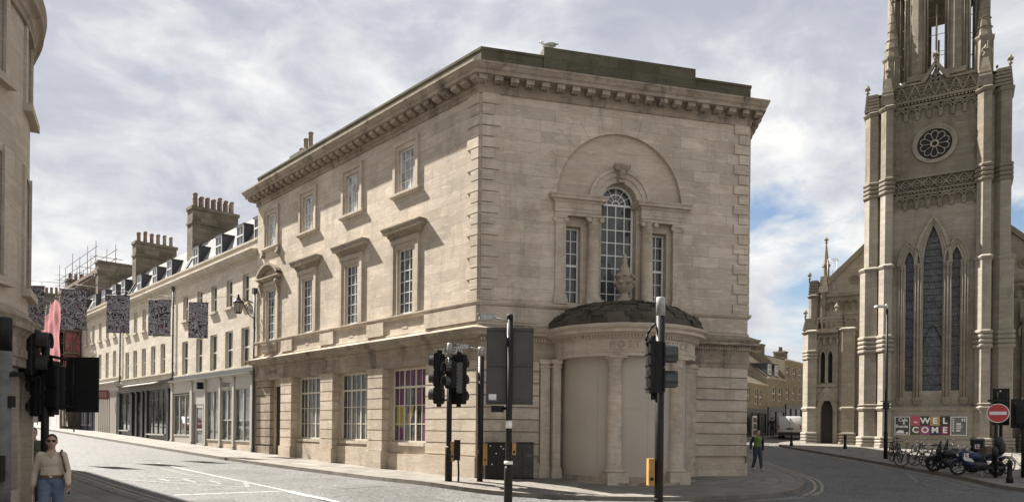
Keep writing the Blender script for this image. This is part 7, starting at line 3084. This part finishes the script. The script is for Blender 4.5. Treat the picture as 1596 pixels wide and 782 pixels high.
def solid(name, mb, mat, parent, voxel=0.012, smooth=3):
    """fuse overlapping closed shells into one continuous surface"""
    o = mb.build(name, mat, None, base=None, weld=0)
    md = o.modifiers.new('fuse', 'REMESH')
    md.mode = 'VOXEL'
    md.voxel_size = voxel
    md.use_smooth_shade = True
    sm = o.modifiers.new('soften', 'SMOOTH')
    sm.iterations = smooth
    sm.factor = 0.5
    dg = bpy.context.evaluated_depsgraph_get()
    me = bpy.data.meshes.new_from_object(o.evaluated_get(dg))
    o.modifiers.clear()
    old = o.data
    o.data = me
    me.name = name
    if not me.materials:
        me.materials.append(mat)
    bpy.data.meshes.remove(old)
    o.parent = parent
    return o


def limb(m, pts, rs, n=12):
    for (p, q), (r0, r1) in zip(zip(pts[:-1], pts[1:]), zip(rs[:-1], rs[1:])):
        m.tube(p, q, r0, r1, n=n)
    for p, r in zip(pts, rs):
        m.ball(p, r, r, r, n, 8)


def hand(m, wrist, d, side):
    """palm, four unequal bent fingers and a thumb, hanging along d"""
    w = Vector(wrist)
    d = Vector(d).normalized()
    f = Vector((0, -1, 0))
    f = (f - d * f.dot(d)).normalized()
    s = d.cross(f)
    limb(m, [w, w + d * 0.04, w + d * 0.085], [0.024, 0.030, 0.029], 8)
    for k, (off, ln) in enumerate(((-0.026, 0.066), (-0.009, 0.078), (0.009, 0.074), (0.026, 0.058))):
        a = w + d * 0.08 + f * off
        b = a + d * ln * 0.5 + s * 0.006 * side
        c = b + d * ln * 0.45 + s * 0.02 * side
        limb(m, [a, b, c], [0.0105, 0.0098, 0.0085], 7)
    a = w + d * 0.025 - f * (-0.026)
    limb(m, [a, a + d * 0.03 + f * 0.025, a + d * 0.065 + f * 0.03], [0.0125, 0.0115, 0.0095], 7)


def person(label, x, y, rz, H, pose, wear, group=None, vox=0.012, name='person', up=PV):
    """pose: joints in metres for a 1.70 m figure facing -Y"""
    P = at(name, label, 'person', x, y, rz, group, up=up)
    k = H / 1.70
    P.scale = (k, k, k)
    b = MB()
    J = pose
    # trunk
    hip, chest, neck, head_ = Vector(J['hip']), Vector(J['chest']), Vector(J['neck']), Vector(J['head'])
    sw = J.get('sw', 0.175)
    b.ball(hip + Vector((0, 0, 0.02)), 0.155, 0.105, 0.12, 14, 9)
    b.ball((hip + chest) / 2, 0.132, 0.095, 0.17, 14, 9)
    b.ball(chest, 0.155, 0.105, 0.17, 14, 9)
    limb(b, [chest + Vector((-sw * 0.8, 0, 0.08)), chest + Vector((sw * 0.8, 0, 0.08))], [0.06, 0.06])
    limb(b, [chest + Vector((0, 0.01, 0.1)), neck, head_ + Vector((0, 0.01, -0.06))], [0.075, 0.052, 0.05])
    b.ball(head_, 0.074, 0.092, 0.112, 16, 12)
    b.ball(head_ + Vector((0, -0.022, -0.055)), 0.056, 0.066, 0.062, 12, 8)
    b.ball(head_ + Vector((0, -0.094, -0.018)), 0.013, 0.02, 0.024, 8, 6)
    for s in (-1, 1):
        b.ball(head_ + Vector((s * 0.075, 0.005, -0.01)), 0.012, 0.022, 0.032, 8, 6)
    for s, kk in ((-1, 'L'), (1, 'R')):
        A = [chest + Vector((s * sw, 0, 0.09))] + [Vector(q) for q in J['arm' + kk]]
        limb(b, A, [0.052, 0.040, 0.027])
        hand(b, A[-1], (A[-1] - A[-2]), s)
        Lg = [hip + Vector((s * 0.085, 0, -0.03))] + [Vector(q) for q in J['leg' + kk]]
        limb(b, Lg, [0.088, 0.058, 0.038])
        ft = Vector(J.get('foot' + kk, (0, -1, 0))).normalized()
        limb(b, [Lg[-1], Lg[-1] + ft * 0.15 + Vector((0, 0, -0.045))], [0.04, 0.03], 8)
    solid('body', b, M['skin'], P, vox)
    # clothes
    t = MB()
    e = 0.018
    t.ball((hip + chest) / 2 + Vector((0, 0, -0.0)), 0.142 + e, 0.104 + e, 0.19, 14, 9)
    t.ball(chest, 0.158 + e, 0.108 + e, 0.165, 14, 9)
    limb(t, [chest + Vector((-sw * 0.85, 0, 0.082)), chest + Vector((sw * 0.85, 0, 0.082))], [0.066, 0.066])
    t.ball(hip + Vector((0, 0, wear.get('hem', 0.10))), 0.150 + e, 0.106 + e, 0.09, 14, 9)
    t2 = t
    if wear['sleeve'] != wear['top']:
        t2 = MB()
    for s, kk in ((-1, 'L'), (1, 'R')):
        A = [chest + Vector((s * sw, 0, 0.09))] + [Vector(q) for q in J['arm' + kk]]
        A[-1] = A[-2] + (A[-1] - A[-2]) * 0.9
        limb(t2, A, [0.068, 0.058, 0.046])
    solid('shirt', t, M[wear['top']], P, vox)
    if t2 is not t:
        solid('sleeves', t2, M[wear['sleeve']], P, vox)
    tr = MB()
    tr.ball(hip + Vector((0, 0, 0.03)), 0.165, 0.118, 0.12, 14, 9)
    for s, kk in ((-1, 'L'), (1, 'R')):
        Lg = [hip + Vector((s * 0.088, 0, -0.03))] + [Vector(q) for q in J['leg' + kk]]
        Lg[-1] = Lg[-1] + Vector((0, 0, 0.01))
        fl = wear.get('flare', 0.062)
        limb(tr, Lg, [0.105, 0.078, fl])
    solid('trousers', tr, M[wear['legs']], P, vox)
    for s, kk in ((-1, 'L'), (1, 'R')):
        a = Vector(J['leg' + kk][-1])
        ft = Vector(J.get('foot' + kk, (0, -1, 0))).normalized()
        sh = MB()
        limb(sh, [a + Vector((0, 0.01, -0.03)) - ft * 0.03, a + ft * 0.09 + Vector((0, 0, -0.05)), a + ft * 0.17 + Vector((0, 0, -0.055))], [0.045, 0.042, 0.034], 9)
        solid('shoe', sh, M[wear['shoe']], P, vox)
    h = MB()
    h.ball(head_ + Vector((0, 0.02, 0.03)), 0.082, 0.095, 0.098, 14, 10)
    if wear.get('tied'):
        h.ball(head_ + Vector((0, 0.10, 0.0)), 0.05, 0.045, 0.05, 10, 7)
        h.ball(head_ + Vector((0, 0.07, -0.04)), 0.06, 0.04, 0.06, 10, 7)
    else:
        h.ball(head_ + Vector((0, 0.05, -0.02)), 0.075, 0.065, 0.075, 12, 8)
    # carve the face clear of hair
    h.v = [Vector((v.x, max(v.y, head_.y - 0.062 if v.z > head_.z + 0.055 else head_.y - 0.012), v.z)) for v in h.v]
    solid('hair', h, M[wear['hair']], P, vox * 0.7, 2)
    fc = MB()
    if wear.get('glasses'):
        for s in (-1, 1):
            fc.ball(head_ + Vector((s * 0.033, -0.088, 0.012)), 0.031, 0.012, 0.023, 10, 7)
            fc.tube(head_ + Vector((s * 0.062, -0.08, 0.016)), head_ + Vector((s * 0.08, 0.0, 0.014)), 0.005, n=5)
        fc.tube(head_ + Vector((-0.01, -0.094, 0.018)), head_ + Vector((0.01, -0.094, 0.018)), 0.005, n=5)
        local('sunglasses', fc, M['lensblack'], P)
    else:
        for s in (-1, 1):
            fc.ball(head_ + Vector((s * 0.031, -0.081, 0.010)), 0.013, 0.008, 0.008, 8, 6)
        local('eyes', fc, M['lensblack'], P)
    lp_ = MB()
    lp_.ball(head_ + Vector((0, -0.088, -0.058)), 0.022, 0.01, 0.008, 8, 6)
    local('mouth', lp_, M['lip'], P)
    return P


# pose joints: x to the figure's left as seen from the front is -x in the picture when rz = 0
walk_w = dict(hip=(0, 0, 0.93), chest=(0, -0.01, 1.27), neck=(0, -0.005, 1.47), head=(0.0, -0.02, 1.59), sw=0.155,
              armL=[(-0.235, 0.06, 1.09), (-0.255, 0.02, 0.86)], armR=[(0.225, -0.02, 1.09), (0.245, -0.14, 0.88)],
              legL=[(-0.095, -0.16, 0.50), (-0.09, -0.20, 0.10)], legR=[(0.10, -0.02, 0.50), (0.10, 0.24, 0.16)], footR=(0, -1, -0.5))
w1 = person('woman in sunglasses with a cream blouse, blue jeans and a brown shoulder bag', -7.20, 11.25, R(28), 1.61, walk_w,
            dict(top='blouse', sleeve='blouse', legs='jean', shoe='shoe', hair='hair', glasses=True, tied=True, hem=0.13, flare=0.075), vox=0.009)
m = MB()
m.ball((0.235, 0.09, 0.98), 0.065, 0.15, 0.13, 12, 8)
m.path([(0.13, -0.10, 1.40), (0.16, -0.13, 1.30), (0.185, -0.12, 1.18), (0.21, -0.06, 1.06)], 0.016)
m.path([(0.13, -0.10, 1.40), (0.14, 0.0, 1.445), (0.16, 0.10, 1.35), (0.20, 0.14, 1.08)], 0.016)
local('shoulder_bag', m, M['tan'], w1)
m = MB()
m.box(-0.165, 0.165, -0.128, -0.118, 1.0, 1.035)
m.torus((0, -0.005, 1.017), (0, 0, 1), 0.15, 0.018, 24, 5)
m2 = MB()
m2.box(-0.025, 0.025, -0.166, -0.155, 0.998, 1.038)
bt = MB()
n = 28
for i in range(n):
    q = []
    for a, z in ((i, 0.995), (i + 1, 0.995), (i + 1, 1.035), (i, 1.035)):
        an = 2 * pi * a / n
        q.append((0.172 * math.cos(an), 0.130 * math.sin(an), z))
    bt.face(q)
bo = local('belt', bt, M['tan'], w1)
m2 = MB()
m2.box(-0.022, 0.022, -0.142, -0.130, 0.998, 1.032)
local('buckle', m2, M['chrome'], bo)
m = MB()
m.cbox(0.235, 0.27, -0.20, -0.185, 0.73, 0.87, 0.004)
local('phone', m, M['black'], w1)
# open jacket fronts and a V of pale top under the blouse
m = MB()
m.face([(-0.055, -0.119, 1.43), (0.055, -0.119, 1.43), (0.0, -0.141, 1.30)])
m.face([(-0.055, -0.105, 1.43), (0.055, -0.105, 1.43), (0.0, -0.13, 1.30)])
local('neckline', m, M['skin'], w1)
walk_m = dict(hip=(0, 0, 0.93), chest=(0, -0.03, 1.27), neck=(0, -0.03, 1.46), head=(-0.005, -0.06, 1.57), sw=0.19,
              armL=[(-0.275, 0.05, 1.10), (-0.30, -0.02, 0.87)], armR=[(0.27, 0.06, 1.09), (0.28, 0.06, 0.84)],
              legL=[(-0.10, 0.0, 0.50), (-0.13, 0.12, 0.11)], legR=[(0.10, -0.10, 0.50), (0.10, -0.16, 0.09)])
man = person('man in a green gilet with dark sleeves and jeans by the building corner', 9.98, 29.2, R(8), 1.64, walk_m,
             dict(top='green', sleeve='sleeve', legs='darkjean', shoe='trainer', hair='hairgrey', hem=0.10, flare=0.058))
behind = dict(walk_m)
person('person in an olive printed shirt half hidden behind the woman', -10.45, 15.7, R(30), 1.70, walk_m,
       dict(top='camo', sleeve='camo', legs='darkjean', shoe='shoe', hair='hair', hem=0.05), vox=0.016)
p = FB.w(2.9, 1.2)
person('small distant person in dark clothes by the white shop door', p.x, p.y, R(150), 1.72, walk_m,
       dict(top='sleeve', sleeve='sleeve', legs='darkjean', shoe='shoe', hair='hair', hem=0.04), vox=0.024)
p = FB.w(11.0, 1.2)
person('small distant person standing beside the white van', p.x, p.y, R(60), 1.70, walk_w,
       dict(top='sleeve', sleeve='sleeve', legs='darkjean', shoe='shoe', hair='hair', hem=0.04), vox=0.024)


def bird(label, p, rz, k, name='seagull', grey=True):
    b = thing(name, label, 'bird', p, rz, None)
    m = MB()
    m.ball((0, 0, 0.16 * k), 0.20 * k, 0.085 * k, 0.085 * k, 12, 8)
    limb(m, [(0.13 * k, 0, 0.19 * k), (0.20 * k, 0, 0.28 * k)], [0.055 * k, 0.05 * k], 8)
    m.ball((0.21 * k, 0, 0.30 * k), 0.06 * k, 0.05 * k, 0.05 * k, 10, 7)
    for s in (-1, 1):
        m.tube((0.02 * k, s * 0.03 * k, 0.1 * k), (0.02 * k, s * 0.03 * k, 0), 0.012 * k, n=5)
    solid('body', m, M['signwhite'] if grey else M['lead'], b, 0.012, 2)
    m = MB()
    for s in (-1, 1):
        m.ball((-0.08 * k, s * 0.07 * k, 0.18 * k), 0.21 * k, 0.03 * k, 0.065 * k, 10, 6)
    m.ball((-0.27 * k, 0, 0.19 * k), 0.12 * k, 0.05 * k, 0.02 * k, 8, 5)
    local('wings', m, M['steel'] if grey else M['lead'], b)
    m = MB()
    m.tube((0.255 * k, 0, 0.30 * k), (0.32 * k, 0, 0.28 * k), 0.016 * k, 0.004 * k, n=6)
    local('beak', m, M['yellow'], b)
    return b


g = FR.w(2.35, -0.15, 14.79)
bird('white seagull with grey wings perched on the raised parapet', g, R(172), 1.0)
g = FT.w(2.15, WO + 0.02, 24.56)
bird('pale pigeon perched on the church tower parapet', g, R(120), 0.75, 'pigeon')
g = FT.w(7.3, -0.6, 24.46)
bird('dark pigeon perched high beside a tower finial', g, R(60), 0.7, 'pigeon', False)
